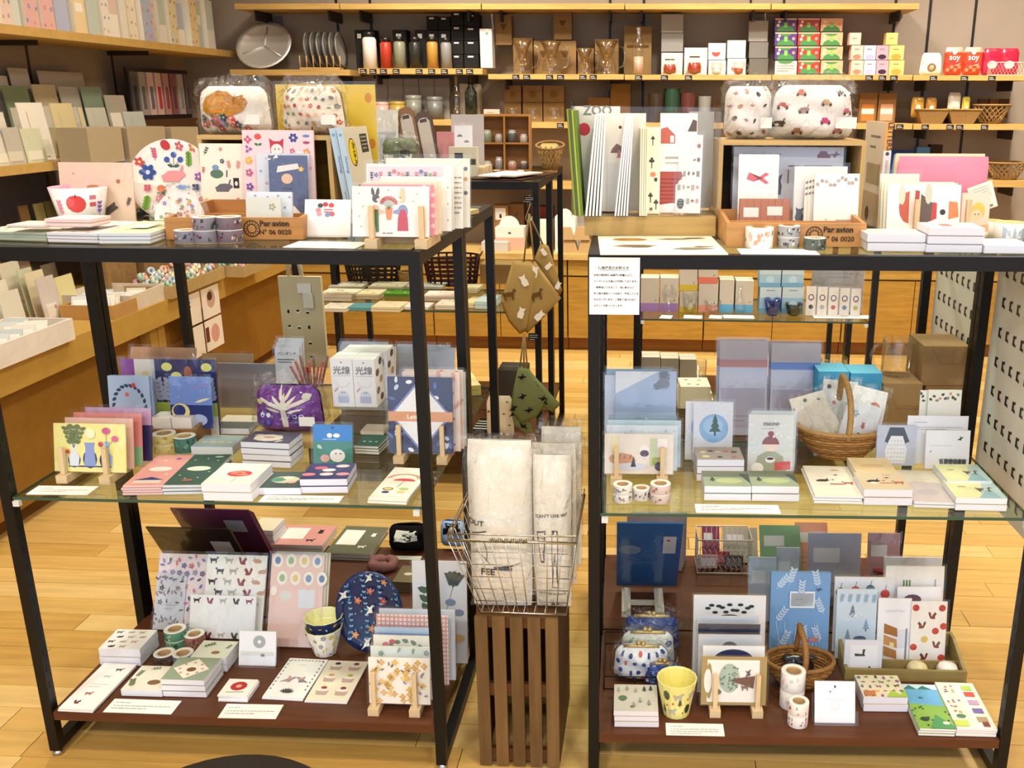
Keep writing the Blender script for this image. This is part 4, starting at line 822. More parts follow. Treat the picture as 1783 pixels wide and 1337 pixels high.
def swan(cv): 
    cv.rect(.25,.08,.5,.8,'b8c8d8'); [cv.shape(x,.4,[(-.3,-.2),(.3,-.2),(.35,.1),(.0,.05),(-.05,.5),(-.2,.5),(-.15,.1)],.14,'fbfbfa',0,f) for x,f in ((.36,1),(.62,-1))]
mug('pale blue swan mug at the right edge of the right rack top',1762,427,50,386,swan)
mug('cream mug behind the swan mug',1728,414,44,383)
mug('small white espresso cup between the boxes and the swan mug',1708,418,26,403)
# ================================================================ C: glass shelf of the left rack
k=1; z=RG
s0=on(k,104,842,z).y
stand('wooden stand holding the yellow vase card on the left glass shelf',k,z,s0,(108,842),(184,843),.11,.07)
def vases(cv):
    cv.rect(0,0,1,1,'f2ec98'); cv.ell(.28,.25,.09,.11,'2e3a6e'); cv.ell(.5,.27,.1,.13,'2e3a6e'); cv.ell(.72,.25,.09,.11,'2e3a6e'); cv.rect(.2,.1,.6,.03,'2e3a6e')
    cv.shape(.28,.12,[(-.07,0),(.07,0),(.09,.16),(.03,.24),(.06,.36),(-.06,.36),(-.03,.24),(-.09,.16)],.85,'dfe8f4'); cv.shape(.5,.12,[(-.1,0),(.1,0),(.07,.3),(.09,.38),(-.09,.38),(-.07,.3)],.85,'8aa0d8'); cv.shape(.74,.12,[(-.07,0),(.07,0),(.09,.16),(.03,.24),(.05,.4),(-.05,.4),(-.03,.24),(-.09,.16)],.85,'a8bce4')
    [cv.sprig(.28,.5,.26,1.2+.35*i,'6a7a4a',4) for i in range(3)]; [cv.line([(.74,.5),(x,y)],.006,'6a7a4a') for x,y in ((.74,.82),(.84,.68))]; cv.ell(.74,.86,.06,.045,'c85a90'); cv.ell(.86,.7,.05,.04,'d86a9a'); cv.ell(.66,.58,.035,.035,'c84a50'); cv.ell(.12,.35,.03,.03,'c84a50'); cv.ell(.2,.42,.03,.03,'c84a50'); cv.ell(.52,.8,.07,.07,'fbf6d0')
for i,(uL,uR,vT,c,lb,ar) in enumerate(((93,218,739,'f2ec98','yellow card with three blue vases on the left glass shelf',vases),(113,231,729,'ecc0b0','dusty pink card right behind the yellow vase card',lambda cv:cv.rect(.1,.8,.3,.05,'d8a898')),
  (128,246,720,'e8908a','coral card with a green corner third behind the vase card',lambda cv:[cv.rect(.8,0,.2,.35,'8ac08a')]),(148,263,711,'2c2f5e','navy and lilac card rearmost in the vase card row',lambda cv:[cv.rect(0,.68,1,.32,'c8a0c8')]+[cv.ell(rnd.random(),rnd.uniform(.05,.6),.006,.006,'e8e8f8') for i in range(20)]))):
    card('greeting_card',lb,'card',k,z+.0168,s0+.019+.022*i,uL,uR,vT,.22,.003,c,ar,True)
strip('blank price card at the left end of the left glass shelf',k,z,(45,861),(152,862),846)
strip('long price card in the middle of the left glass shelf edge',k,z,(450,874),(590,876),863)
ty=on(k,300,785,z).y+.03
def wreath(cv):
    cv.rect(0,0,1,1,'aac0e4'); [cv.leaf(.5+.36*math.cos(a),.52+.32*math.sin(a),.13,.3,a+1.2,'33425a') for a in [-.6+i*.27 for i in range(14)]]; cv.ell(.62,.86,.05,.06,'c8484a'); cv.ell(.45,.72,.05,.05,'d86a5a'); cv.shape(.4,.22,[(-.2,0),(.2,0),(.2,.25),(0,.42),(-.2,.25)],.75,'e8a070'); cv.poly([(.22,.36),(.42,.36),(.36,.5),(.2,.48)],'d85a50'); cv.ell(.45,.2,.05,.09,'6a4a40')
for i in range(2): card('notebook',('front','rear')[i]+' blue notebook with a leaf wreath and an orange house','notebook',k,z,ty+.02+.008*i,187+4*i,259+5*i,656-1*i,.14,.005,'aac0e4',wreath if i==0 else None)
def navyf(cv):
    cv.rect(0,0,1,1,'2a2c66'); [cv.ell(x,y,.09,.07,'f0ec7a') for x,y in ((.2,.9),(.85,.9),(.35,.78))]; [cv.sprig(x,.4,.36,1.57+q,'b8b8d0',5) for x,q in ((.1,.2),(.18,-.1),(.92,.1))]; cv.rect(0,.25,1,.18,'b8cc4a'); cv.ell(.55,.82,.07,.12,'b86a4a'); cv.shape(.56,.62,[(-.1,0),(.1,0),(.06,.3),(-.06,.3)],.6,'f4f0ec'); cv.rect(0,0,1,.25,'f0eee8')
card('letter_set','navy letter set with yellow moons on the left glass shelf','letter set',k,z,ty+.075,268,374,627,.1,.004,'2a2c66',navyf,True)
card('letter_set','purple and cream letter set left of the navy one','letter set',k,z,ty+.085,209,268,626,.1,.004,'8a4aa8',lambda cv:[cv.rect(.4,0,.6,1,'ece8e0'),cv.sprig(.6,.4,.4,1.2,'9aa8c8',5),cv.ell(.7,.8,.1,.1,'e8d890')],True)
card('paper_sleeve','brown paper folder lying behind the navy letter set','file',k,z,ty+.2,228,342,606,.35,.003,'c89a78',None,True)
def bunnymoon(cv):
    cv.rect(0,0,1,1,'7a9ae0'); cv.rect(0,0,1,.45,'2c3a7a'); [cv.ell(rnd.random(),rnd.uniform(.5,1),.008,.008,'ffffff') for i in range(16)]; cv.ell(.25,.32,.22,.2,'f4e49a'); cv.ell(.22,.34,.15,.14,'2c3a7a'); cv.ell(.68,.16,.2,.14,'b8c8ec'); cv.ell(.3,.1,.18,.08,'f4f0ec'); cv.leaf(.6,.5,.4,.08,.3,'f8f0c8'); cv.line([(.55,.78),(.95,.85)],.02,'c890c8')
card('greeting_card','blue night sky card with moon and rabbits in the small tray','card',k,z+.03,ty+.032,293,366,657,.12,.004,'7a9ae0',bunnymoon,True)
tray('small brown wooden tray behind the yellow tapes on the left glass shelf',k,z,(258,778),(346,778),748,.14,'9a6a3a',1.5,None,divs=())
for i,u in enumerate((262,298)): sbox('small_carton','little white carton in the small tray, %s one'%('left','right')[i],'carton',k,z+.005,ty+.012,u,u+34,728,.05,'efe8e0')
tape('',k,z,281,792,36,16,2,'e0cc8a',side=['c8a850','e8dca8','b89a4a'],labels=['yellow tape, lower of the pair by the small tray','yellow tape, upper of the pair by the small tray'])
tape('dark teal tape beside the yellow pair on the left glass shelf',k,z,316,790,35,26,1,'4a7a70',side=['2a4a44','e8b860','7aa098'])
def padart(bg,oval,oc,extra):
    def f(cv): cv.rect(0,0,1,1,bg); cv.ell(.5,.52,.3,.16,oval,n=20); cv.bars(.35,.5,.3,1,.1,oc,.012); extra(cv)
    return f
flat('letter_pad','pink letter pad with a cream oval','memo pad',k,z,(214,863),(284,862),846,791,4,'e8a49a','e8c4c4',padart('e8a49a','fbf0e0','a88a80',lambda cv:[cv.poly([(.1,.16),(.5,.26),(.9,.16)],'3a3f7a'),cv.rect(.15,.06,.7,.1,'e8d8c8'),cv.ell(.7,.86,.07,.06,'9a5aa0'),cv.ell(.4,.8,.05,.04,'f4ece0'),cv.ell(.8,.34,.05,.04,'f4ece0')]),labels=['pink letter pad, lowest of the four on the left glass shelf','pink letter pad, second from the bottom of the four','pink letter pad, third from the bottom of the four','pink letter pad with a cream oval, topmost of the four'])
flat('letter_pad','dark green letter pad','memo pad',k,z,(285,862),(357,861),845,790,3,'3a5a4a','d8dce4',padart('3a5a4a','f4eed8','8a8a78',lambda cv:[cv.ell(x,y,.03,.02,'e8dcc8') for x,y in ((.2,.8),(.5,.85),(.8,.78),(.2,.3),(.4,.2),(.7,.22),(.85,.4))]+[cv.ell(.5,.14,.14,.06,'b86a50'),cv.ell(.75,.9,.12,.06,'a8c0b8')]),labels=['dark green letter pad, lowest of three','dark green letter pad, middle of three','dark green letter pad with a cream label, topmost of three'])
flat('memo_block','grey blue memo block with yellow flowers','memo pad',k,z,(334,792),(406,793),777,757,1,'a8b8bc','d4dbe4',lambda cv:[cv.ell(x,.4,.08,.06,'d8d09a') for x in (.2,.4,.6,.8)])
flat('memo_block','dark flowered memo block behind the grey blue one','memo pad',k,z,(366,756),(434,757),745,722,1,'6a6a68','dfe3ec',lambda cv:[cv.rect(0,.5,1,.5,'e8dcc8')])
def rose(c,bg,leaf='f0a090'):
    def f(cv): cv.rect(0,0,1,1,bg); cv.ell(.55,.5,.26,.17,c); cv.ell(.5,.54,.16,.09,leaf); cv.ell(.62,.46,.12,.07,leaf); cv.ell(.55,.5,.06,.04,c); cv.line([(.58,.3),(.55,.1)],.012,'a86a50')
    return f
flat('memo_block','white memo block with a red camellia','memo pad',k,z,(355,872),(440,874),842,806,2,'f8f2e6','eceaf2',rose('d8484a','f6f0e2','e88a7a'),labels=['memo block under the red camellia one on the left glass shelf','white memo block with a red camellia, upper of two'])
flat('memo_block','thick memo block in the flowered pile','memo pad',k,z,(423,812),(506,816),769,752,4,'4a4468','e2e4ec',lambda cv:[cv.rect(0,0,1,1,'54506e'),cv.ell(.45,.45,.3,.2,'f0e8dc'),cv.ell(.45,.5,.12,.06,'d8a0a8')]+[cv.leaf(x,y,.2,.2,x*5,'e8dcc0') for x,y in ((.1,.6),(.7,.7),(.8,.3),(.2,.2))])
flat('memo_block','dark memo block with a white flower bunch','memo pad',k,z,(441,862),(524,862),849,820,1,'4a5a58','dfe3ea',lambda cv:[cv.ell(.55,.5,.3,.2,'d8d8b8'),cv.ell(.4,.5,.16,.12,'5a9a7a'),cv.ell(.6,.6,.12,.08,'f4e8e0'),cv.ell(.72,.35,.1,.07,'e8b8a8')])
flat('memo_block','navy memo block with pink petals','memo pad',k,z,(524,860),(606,859),835,806,2,'3a3a6e','e2e0ee',lambda cv:[cv.ell(x,y,.15,.09,c) for x,y,c in ((.12,.3,'e88a9a'),(.3,.7,'d86a80'),(.75,.8,'f0d8d0'),(.85,.3,'e8a0a8'),(.5,.3,'f4e4dc'),(.5,.55,'fbf4f0'))],labels=['lower memo block with violet edge under the navy petals','navy memo block with pink petals, upper of two'])
def umbrella(cv):
    cv.rect(0,0,1,1,'f8f2e2'); [cv.ell(.5,.64,r_,r_*.72,c,0,20,0,math.pi) for r_,c in ((.46,'d86a5a'),(.42,'e8b860'),(.38,'7ab0a0'),(.34,'f8f2e2'))]; cv.ell(.55,.56,.3,.17,'d8484a',0,16,0,math.pi); cv.line([(.55,.56),(.5,.36)],.014,'8a4a40'); cv.ell(.3,.3,.14,.10,'2e3a58'); cv.ell(.3,.3,.11,.07,'f0c860'); cv.ell(.7,.32,.13,.08,'b8d070'); cv.ell(.3,.2,.1,.07,'33406a'); cv.ell(.68,.22,.11,.06,'f0d060'); [cv.rect(.05+.1*i,.06,.05,.008,'c8b8a0') for i in range(9)]
flat('notebook','cream notebook with a red umbrella and two children under a rainbow','notebook',k,z,(640,877),(708,880),868,814,2,'f8f2e2','f0ece2',umbrella,labels=['notebook under the red umbrella one by the front leg','cream notebook with a red umbrella and rainbow, upper of two'])
def bluepack(cv):
    cv.rect(0,0,1,1,'3a8a7a'); cv.rect(0,.6,1,.4,'1f82d8'); cv.ell(.42,.74,.07,.06,'fdfdfd'); cv.ell(.6,.74,.09,.055,'fdfdfd'); cv.ell(.5,.93,.04,.04,'16508a'); cv.bars(.25,.64,.5,1,.1,'cfe4f8',.02); cv.ell(.62,.25,.2,.17,'fbf8f4'); cv.ell(.3,.18,.12,.1,'e8b0a8'); cv.ell(.58,.3,.02,.02,'2a2a2a'); cv.ell(.7,.3,.02,.02,'2a2a2a'); cv.leaf(.1,.5,.16,.3,-.6,'c8e0d4')
card('sticker_pack','blue topped sticker pack standing behind the navy memo block','sticker pack',k,z,(570,812),545,613,741,.2,.004,'3a8a7a',bluepack,True)
flat('picture_book','small green picture book right of the blue sticker pack','book',k,z,(618,790),(660,792),776,757,3,'3a6a60','e8e4dc',lambda cv:[cv.ell(x,.4,.07,.05,'e8e8d8') for x in (.25,.5,.75)])
flat('picture_book','cream picture book behind the small green ones','book',k,z,(628,757),(668,758),750,738,1,'dcd4c4','e8e0d0')
# acrylic riser with cartons, pouch and pens
ry_=on(k,560,770,z).y+.03
e=empty('acrylic_riser','clear acrylic step raising the white cartons on the left rack','riser'); aR=aty(k,435,705,ry_); bR=aty(k,668,705,ry_); hR=aty(k,560,708,ry_).z-z; wR=bR.x-aR.x
MB().box(0,0,hR-.004,wR,.17,hR,'ffffff').build('riser_top','acrylic',e); MB().box(0,.165,0,wR,.169,hR-.004,'ffffff').build('riser_back','acrylic',e)
for x in (0,wR-.004): MB().box(x,0,0,x+.004,.165,hR-.004,'ffffff').build('riser_side','acrylic',e)
put(e,k,aR.x,ry_,z); zr=z+hR
def beam(cv):
    cv.rect(0,0,1,1,'f8f8fb'); cv.ell(.5,.93,.03,.03,'2a2a2e'); cv.text('光線',.5,.70,.40,'8a8a94'); cv.rect(.1,.645,.8,.008,'a8a8b4'); cv.ell(.5,.55,.32,.32,'b8b8c4',n=24,a0=3.3,a1=6.1); cv.ell(.5,.55,.305,.305,'f8f8fb',n=24,a0=3.25,a1=6.15)
    cv.poly([(.12,.3),(.3,.38),(.28,.42),(.1,.34)],'d8b0a0'); cv.ell(.5,.24,.24,.22,'e0e4f2',n=18); cv.poly([(.25,.08),(.75,.08),(.76,.22),(.24,.22)],'c4cde6'); cv.ell(.46,.3,.025,.025,'3a3a44'); cv.ell(.56,.3,.025,.025,'3a3a44')
def dots(cv): [cv.ell(.5+.2*(-1)**i,.12+.19*i,.2,.13,['4a3a30','8a7a68','b89a80','6a5a48'][i%4]) for i in range(5)]
for i,(uL,uR,vT,dy,lb) in enumerate(((574,612,625,.004,'left front white lamp carton with a glowing ghost'),(613,651,626,.004,'right front white lamp carton with a glowing ghost'),(594,633,612,.075,'left rear white lamp carton behind the front pair'),(634,672,612,.075,'right rear white lamp carton with spots on its side'))):
    o=sbox('lamp_carton',lb,'carton',k,zr,ry_+dy,uL,uR,vT,.065,'f8f8fb',beam)
    a=aty(k,uL,vT,ry_+dy); b=aty(k,uR,vT,ry_+dy); w_=(b.x-a.x); h=a.z-zr; m2=MB(); cv=CV(.065,h); dots(cv); m2.art(cv,lambda x,y,ee:(w_/2+ee,x,y)); m2.build('spot_print','print',o)
def owls(cv):
    cv.poly([(.45,0),(.55,0),(.54,.55),(.9,.75),(.86,.8),(.55,.65),(.5,.9),(.45,.65),(.14,.8),(.1,.74),(.46,.55)],'efe8d4'); [cv.leaf(x,y,.25,.1,a,'efe8d4') for x,y,a in ((.5,.6,2.4),(.5,.6,.7),(.5,.7,2),(.5,.7,1),(.45,.5,2.9),(.55,.5,.2))]
    for x in (.2,.72): cv.ell(x,.35,.14,.13,'5a2a8a'); [cv.ell(x+q,.42,.035,.035,'f4f0f8') for q in (-.05,.05)]; [cv.ell(x+q,.26,.03,.03,'4a5ac0') for q in (-.05,.05)]
    cv.ell(.1,.7,.07,.04,'e8d890'); cv.leaf(.78,.8,.16,.3,.2,'e8e0d0')
pz=z+.03; pouch('purple pouch with a white tree and owls in a clear bag',k,pz,ry_-.035,442,560,668,.075,'7a3a9a',owls,seed=13,trap=.1,bagup=1.25)
put(tag(MB().box(-.07,-.03,0,.07,.03,.029,'d8b884').build('riser_block','wood'),'small wooden block under the purple pouch','block'),k,aty(k,500,740,ry_-.035).x,ry_-.04,z)
card('clear_pouch','silver grey clear pouch standing behind the purple pouch','pouch',k,z,ry_+.2,378,486,634,.1,.006,'b0aab0',lambda cv:[cv.rect(.04,.05,.92,.6,'a49ca0'),cv.text('vivory',.6,.2,.07,'7a6a68')],True)
card('paper_sleeve','tan paper folder rising behind the silver pouch','file',k,z,ry_+.24,352,440,617,.2,.004,'c8a880',None,True)
pc=aty(k,540,652,ry_+.15); e=empty('pen_bundle','bundle of red pencils in clear wrapping behind the cartons','pencils')
for i in range(9):
    x=-.045+i*.011; MB().tube([(x*.5,.004*(i%3),0),(x,.004*(i%3),.05+.012*(i%3))],.0032,['a8453a','c8584a','8a5a48'][i%3],6).build('pencil','plastic',e)
MB().grid([[(-.055+.011*i,-.006,.0+.085*j/3) for i in range(11)] for j in range(4)],'ffffff').build('clear_wrap','wrap',e); put(e,k,pc.x,ry_+.15,zr+.0)
sbox('pen_stand_box','clear grey box carrying the pencil bundle','box',k,z,ry_+.14,505,575,652,.05,'b8b0a8',None,'acrylic') if False else None
for i in range(3): card('booklet','white booklet with black writing, %s of three above the purple pouch'%('front','middle','rear')[i],'booklet',k,z,ry_+.185+.012*i,478+3*i,520+4*i,606-8*i,.12,.003,'f8f6f8',lambda cv:[cv.text('バンダンナ',.5,.88,.16,'2a2a2e'),cv.rect(.1,.8,.7,.02,'6a6a70'),cv.rect(.1,.76,.6,.02,'8a8a90')],True)
for i in range(3): card('card_sleeve','grey backed card sleeve, %s of three behind the lamp cartons'%('front','middle','rear')[i],'card',k,z,ry_+.2+.03*i,592+2*i,688-6*i,604-4*i,.3,.003,'c4c4d2' if i else 'd4d4de',None,True)
for i in range(2): card('card_sleeve','wide grey card sleeve, %s of two right of the lamp cartons'%('front','rear')[i],'card',k,z,ry_+.22+.03*i,690+2*i,792-8*i,606-5*i,.3,.003,'b4b6c6',lambda cv:cv.rect(.1,.1,.8,.06,'e8e8f0'),True)
s0=on(k,694,808,z).y
stand('wooden stand holding the navy diamond letter set',k,z,s0,(694,808),(768,812),.13,.08)
def diamond(cv):
    cv.rect(0,0,1,1,'2e3560'); r=random.Random(9)
    for i in range(26):
        x,y=r.random(),r.random()
        if abs(x-.5)/.45+abs(y-.5)/.45>1.05: cv.ell(x,y,.05,.03,r.choice(['c8d4ee','8a9ad0','f4f4f8']),r.uniform(0,3),9) if i%2 else cv.leaf(x,y,.12,.2,r.uniform(0,3),r.choice(['5a70b8','dfe6f4']))
    cv.poly([(.5,.02),(.98,.5),(.5,.98),(.02,.5)],'7a8ac0'); cv.poly([(.5,.06),(.94,.5),(.5,.94),(.06,.5)],'f0f0f2'); cv.rect(0,.42,1,.13,'dc9a66'); cv.text('Letter',.42,.455,.1,'fdf6ee')
card('letter_set','navy letter set with a white diamond and an orange band','letter set',k,z+.0168,s0+.019,674,787,658,.12,.005,'2e3560',diamond,True)
def pinkflor(cv): cv.rect(0,0,1,1,'f0d8c8'); scatter(cv,26,['c87a70','a85a58','7a6a60','d8a090'],['f','l','s'],.14,6)
for i,(uL,uR,vT,lb,c) in enumerate(((700,800,649,'rose patterned letter set right behind the navy diamond one','f0d8c8'),(704,806,645,'second flowered letter set behind the navy diamond one','f4ead8'),(708,810,648,'pale blue edged letter set rearmost of that row','d4e0dc'))):
    card('letter_set',lb,'letter set',k,z+.0168,s0+.035+.016*i,uL,uR,vT,.12,.004,c,pinkflor if i<2 else None,True)
# tote bag hanging behind the left rack
def toteart(cv): [ (cv.ell(.18+.23*i,.62-.17*j,.05,.035,'fbf6ec'),cv.rect(.14+.23*i,.60-.17*j+(.02 if (i+j)%2 else 0),.07,.02,'2e2a26') if (i+j)%3 else cv.ell(.18+.23*i,.62-.17*j,.035,.045,'3a2e24')) for i in range(3) for j in range(4)]
o=hang('canvas_tote','cream canvas tote with little animal faces hanging behind the left rack','bag',k,.815,483,571,481,640,.012,'d8cba8',toteart,'cloth')
w_=aty(k,571,481,.815).x-aty(k,483,481,.815).x; h=aty(k,483,481,.815).z-aty(k,483,640,.815).z
MB().tube([(-w_*.22,.006,h),(-w_*.2,.004,h+.05),(-w_*.1,0,h+.07),(w_*.0,.004,h+.05),(w_*.04,.006,h)],.006,'d8cba8',6).build('handle','cloth',o)
MB().box(-.005,-.006,h*.82,.03,-.004,h*.92,'f6f2ea').box(.008,-.007,h*.66,.034,-.005,h*.82,'ece6da').build('price_tag','paper',o)
# ================================================================ D: wooden shelf of the left rack
k=1; z=RS
def floral(cv): cv.rect(0,0,1,1,'eedfe4'); scatter(cv,60,['5a6ab0','c86a80','4a5470','8a90c0'],['l','l','s','f'],.11,21); cv.rect(0,0,.62,.74,'c8ccd8'); scatter(cv,0,['5a6ab0'],['l'],.1); [cv.leaf(rnd.uniform(.03,.5),rnd.choice((rnd.uniform(.45,.7),rnd.uniform(.02,.2))),.11,.2,rnd.uniform(0,3),rnd.choice(['5a6ab0','c86a80','4a5470'])) for i in range(26)]; cv.bars(.15,.32,.36,2,.05,'8a909c',.01)
card('letter_set','lilac flowered letter set leaning at the left of the lower left shelf','letter set',k,z,(300,1098),279,362,966,.45,.004,'eedfe4',floral,True)
def zoolet(cv): cv.rect(0,0,1,1,'f8f5f0'); [cv.shape(.12+.24*i+(.1 if j%2 else 0),.93-.135*j,K,.13,c,0,(-1)**(i+j)) for j in range(5) for i,(K,c) in enumerate(((DOG,'2a2a2e'),(DOG,'b0aca8'),(SQUIRREL,'8a2a3a'),(RABBIT,'c89a7a'))) if .12+.24*i+(.1 if j%2 else 0)<.95]
def zoohead(cv): zoolet(cv); cv.rect(0,0,1,.33,'f8f5f0'); cv.text('ANIMAL',.5,.24,.09,'a8a098')
card('letter_set','white letter set with rows of dogs and squirrels','letter set',k,z,(410,1106),362,466,968,.45,.004,'f8f5f0',zoohead,True)
def envart(cv): cv.rect(0,0,1,1,'f4f3f2'); [cv.shape(.1+.2*i,y,(DOG,SQUIRREL)[i%2],.1,('2a2a2e','8a2a3a','b0aca8')[i%3]) for i in range(5) for y in (.88,.08)]
card('envelope_pack','pack of animal envelopes before the dog letter set','envelope',k,z,(395,1114),333,447,1039,.4,.006,'f4f3f2',envart,True)
def ovals(cv): cv.rect(0,0,1,1,'ecc8bc'); [ (cv.ell(.12+.25*i+(.1 if j%2 else 0),.93-.19*j,.1,.13,'f6efe2'),cv.ell(.12+.25*i+(.1 if j%2 else 0),.93-.19*j,.055,.07,['5a7ab0','9ab87a','e8c86a','7a90c0'][(i+j)%4])) for j in range(2) for i in range(4) if .12+.25*i<.9]; cv.rect(.1,.0,.8,.62,'eecabe'); cv.ell(.3,.55,.12,.09,'e0dcd4'); cv.ell(.08,.6,.06,.09,'f6efe2'); cv.rect(.55,.42,.3,.2,'dfe2ea')
for i in range(3): card('letter_set','pink letter set with oval pictures, %s of three'%('front','middle','rear')[i],'letter set',k,z,on(k,510,1128,z).y+.008*i,474+4*i,566+5*i,967-2*i,.42,.004,'ecc8bc' if i==0 else 'e6dccb',ovals if i==0 else None,i==0)
flat('memo_block','white memo block with running animals','memo pad',k,z,(175,1158),(246,1160),1129,1095,2,'f8f4ee','e4e3ea',lambda cv:[cv.shape(.15+.28*(i%3)+(.1 if i//3%2 else 0),.85-.24*(i//3),(DOG,RABBIT)[i%2],.14,('2a2a2e','b8a89a','c89a7a')[i%3]) for i in range(11)],labels=['lower memo block with running animals','upper memo block with running animals'])
flat('memo_pad','long white memo pad with four animals','memo pad',k,z,(101,1239),(162,1242),1233,1153,2,'fbf6f0','f2eef0',lambda cv:[cv.shape(.66,.86,DOG,.2,'2a2a2e'),cv.shape(.5,.7,DOG,.2,'c8c0b8'),cv.bars(.25,.52,.5,2,.06,'a8a098',.015),cv.shape(.45,.32,DOG,.2,'b86a58'),cv.shape(.35,.14,SQUIRREL,.18,'7a2a34')],labels=['long white memo pad by the front leg, lower of two','long white memo pad with four animals, upper of two'])
flat('memo_block','cream memo block with a hedgehog and leafy border','memo pad',k,z,(212,1212),(283,1214),1200,1158,1,'f4efe0','dfe2e8',lambda cv:[cv.ell(.65,.32,.16,.11,'8a6a48'),cv.sprig(.1,.5,.25,1.4,'6a7a5a',4),cv.sprig(.2,.1,.3,1.9,'6a7a5a',4),cv.sprig(.3,.85,.2,.2,'7a8a6a',3)])
flat('memo_block','green memo block with a hedgehog in a diamond','memo pad',k,z,(285,1213),(360,1215),1183,1144,3,'9aa890','e8e6ee',lambda cv:[cv.poly([(.5,.06),(.92,.5),(.5,.94),(.08,.5)],'f4eedc'),cv.ell(.52,.46,.11,.09,'7a5a3a')]+[cv.ell(.5+.26*math.cos(a),.5+.26*math.sin(a),.035,.035,'d89a8a') for a in (0,.8,1.6,2.4,3.2,4,4.8,5.6)])
flat('memo_block','cream memo block with olive sprigs behind the diamond one','memo pad',k,z,(334,1168),(396,1170),1144,1115,2,'eef0dc','e4e4ea',lambda cv:[cv.sprig(.1,.6,.3,.6,'6a7a50',4),cv.ell(.6,.3,.12,.08,'9a7a50'),cv.sprig(.8,.5,.2,1.2,'6a7a50',3)])
tape('',k,z,301,1134,33,16,2,'5a8a6a',side=['2a4a38','9ab89a','3a6a50'],labels=['green tape, lower of the pair by the animal block','green tape, upper of the pair by the animal block'])
tape('brown red tape right of the green pair',k,z,334,1132,31,22,1,'9a6a58',side=['6a3a30','c8a090','8a4a40'])
tape('tape with a black and white top face, front left',k,z,280,1158,32,14,1,'5a4a40',side=['3a302a','8a7a6a'])
tape('grey blue tape in front, beside the diamond memo block',k,z,313,1158,32,14,1,'7a8a90',side=['4a5a64','b8c4c8'])
standee('white memo card with a grey tape roll picture on an acrylic rest',k,z,(448,1160),417,481,1098,lambda cv:[cv.ell(.55,.7,.17,.17,'a8b4b4',n=20),cv.ell(.55,.7,.05,.05,'f4f4f4'),cv.rect(.05,.3,.9,.12,'dfe3e0'),cv.rect(.6,.28,.1,.08,'8a7a78')],col='f6f6fa')
flat('mini_booklet','small card with a red round flower','booklet',k,z,(380,1221),(431,1223),1211,1182,4,'f8f0e4','eceaf0',lambda cv:[cv.ell(.5,.58,.28,.26,'b8332e'),cv.ell(.5,.58,.1,.1,'e8a090'),cv.line([(.2,.2),(.8,.25)],.03,'6a6a3a')],labels=['small flower card, lowest of four','small flower card, second from the bottom of four','small flower card, third from the bottom of four','small card with a red round flower, topmost of four'])
strip('price card with printed lines below the hedgehog block',k,z,(179,1240),(298,1244),1218)
strip('price card with printed lines below the red flower cards',k,z,(379,1250),(480,1252),1226,seed=4)
def birds(cv):
    cv.rect(0,0,1,1,'fbf9f4'); [cv.leaf(x,y,.07,.25,a,'4a4a44') for x,y,a in [(.06+.09*i,.94,.3) for i in range(10)]+[(.05,.9-.09*i,1.2) for i in range(9)]+[(.93,.9-.09*i,1.8) for i in range(9)]]; cv.shape(.36,.42,BIRD,.42,'a89aa0',.5); cv.shape(.68,.42,BIRD,.4,'8a8490',-.5,-1); cv.ell(.38,.46,.07,.05,'d8a098'); cv.ell(.66,.46,.06,.05,'d8a098'); [cv.leaf(.5,.1,.2,.14,.4+.38*i,'4a4a44') for i in range(7)]; cv.bars(.36,.8,.28,1,.1,'e0a8a0')
flat('notebook','white notebook with two facing birds','notebook',k,z,(456,1217),(527,1221),1213,1146,2,'fbf9f4','ecebf0',birds,labels=['notebook beneath the two facing birds','white notebook with two facing birds'])
def cakes(cv): cv.rect(0,0,1,1,'f2e6cc'); [ (cv.poly([(x-.12,y-.05),(x+.12,y-.05),(x+.15,y+.05),(x-.15,y+.05)],'c8a89a'),cv.ell(x,y+.06,.15,.05,'f4ece0'),cv.ell(x,y+.12,.07,.055,c)) for x,y,c in ((.28,.8,'3a2e3a'),(.74,.8,'8a3a34'),(.28,.5,'d8a050'),(.74,.5,'b8b84a'),(.28,.18,'a8342e'),(.74,.18,'8a3a34'))]
flat('notebook','cream notebook with six cupcakes','notebook',k,z,(530,1223),(604,1226),1219,1150,2,'f2e6cc','eeeaf0',cakes,labels=['notebook beneath the cupcakes','cream notebook with six cupcakes'])
s0=on(k,650,1247,z).y
stand('wooden stand with the yellow blossom card on the lower left shelf',k,z,s0,(650,1247),(722,1249),.12,.09)
def yblossom(cv): cv.rect(0,0,1,1,'fbf8f0'); r=random.Random(5); [cv.flower(r.uniform(.06,.94),r.uniform(.06,.94),.05,r.choice(['e0b458','d8a850','ecc878']),'f6e8b8',4) if i%3 else cv.leaf(r.uniform(.06,.9),r.uniform(.06,.9),.08,.2,r.uniform(0,3),r.choice(['6a6a5a','8a8a98'])) for i in range(54)]
def gingham(cv): cv.rect(0,0,1,1,'f6ecea'); [cv.rect(.06*i,0,.02,1,'d8a0a0') for i in range(17)]; [cv.rect(0,.06*i,1,.02,'d8a0a0') for i in range(17)]
def wreath2(cv): cv.rect(0,0,1,1,'f0f0e4'); [cv.leaf(.5+.36*math.cos(a),.5+.4*math.sin(a),.12,.3,a+1.4,'7a8a78') for a in [i*.35 for i in range(18)]]; [cv.ell(.2,.84,.06,.05,'d88a8a'),cv.ell(.3,.9,.05,.04,'c86a70')]
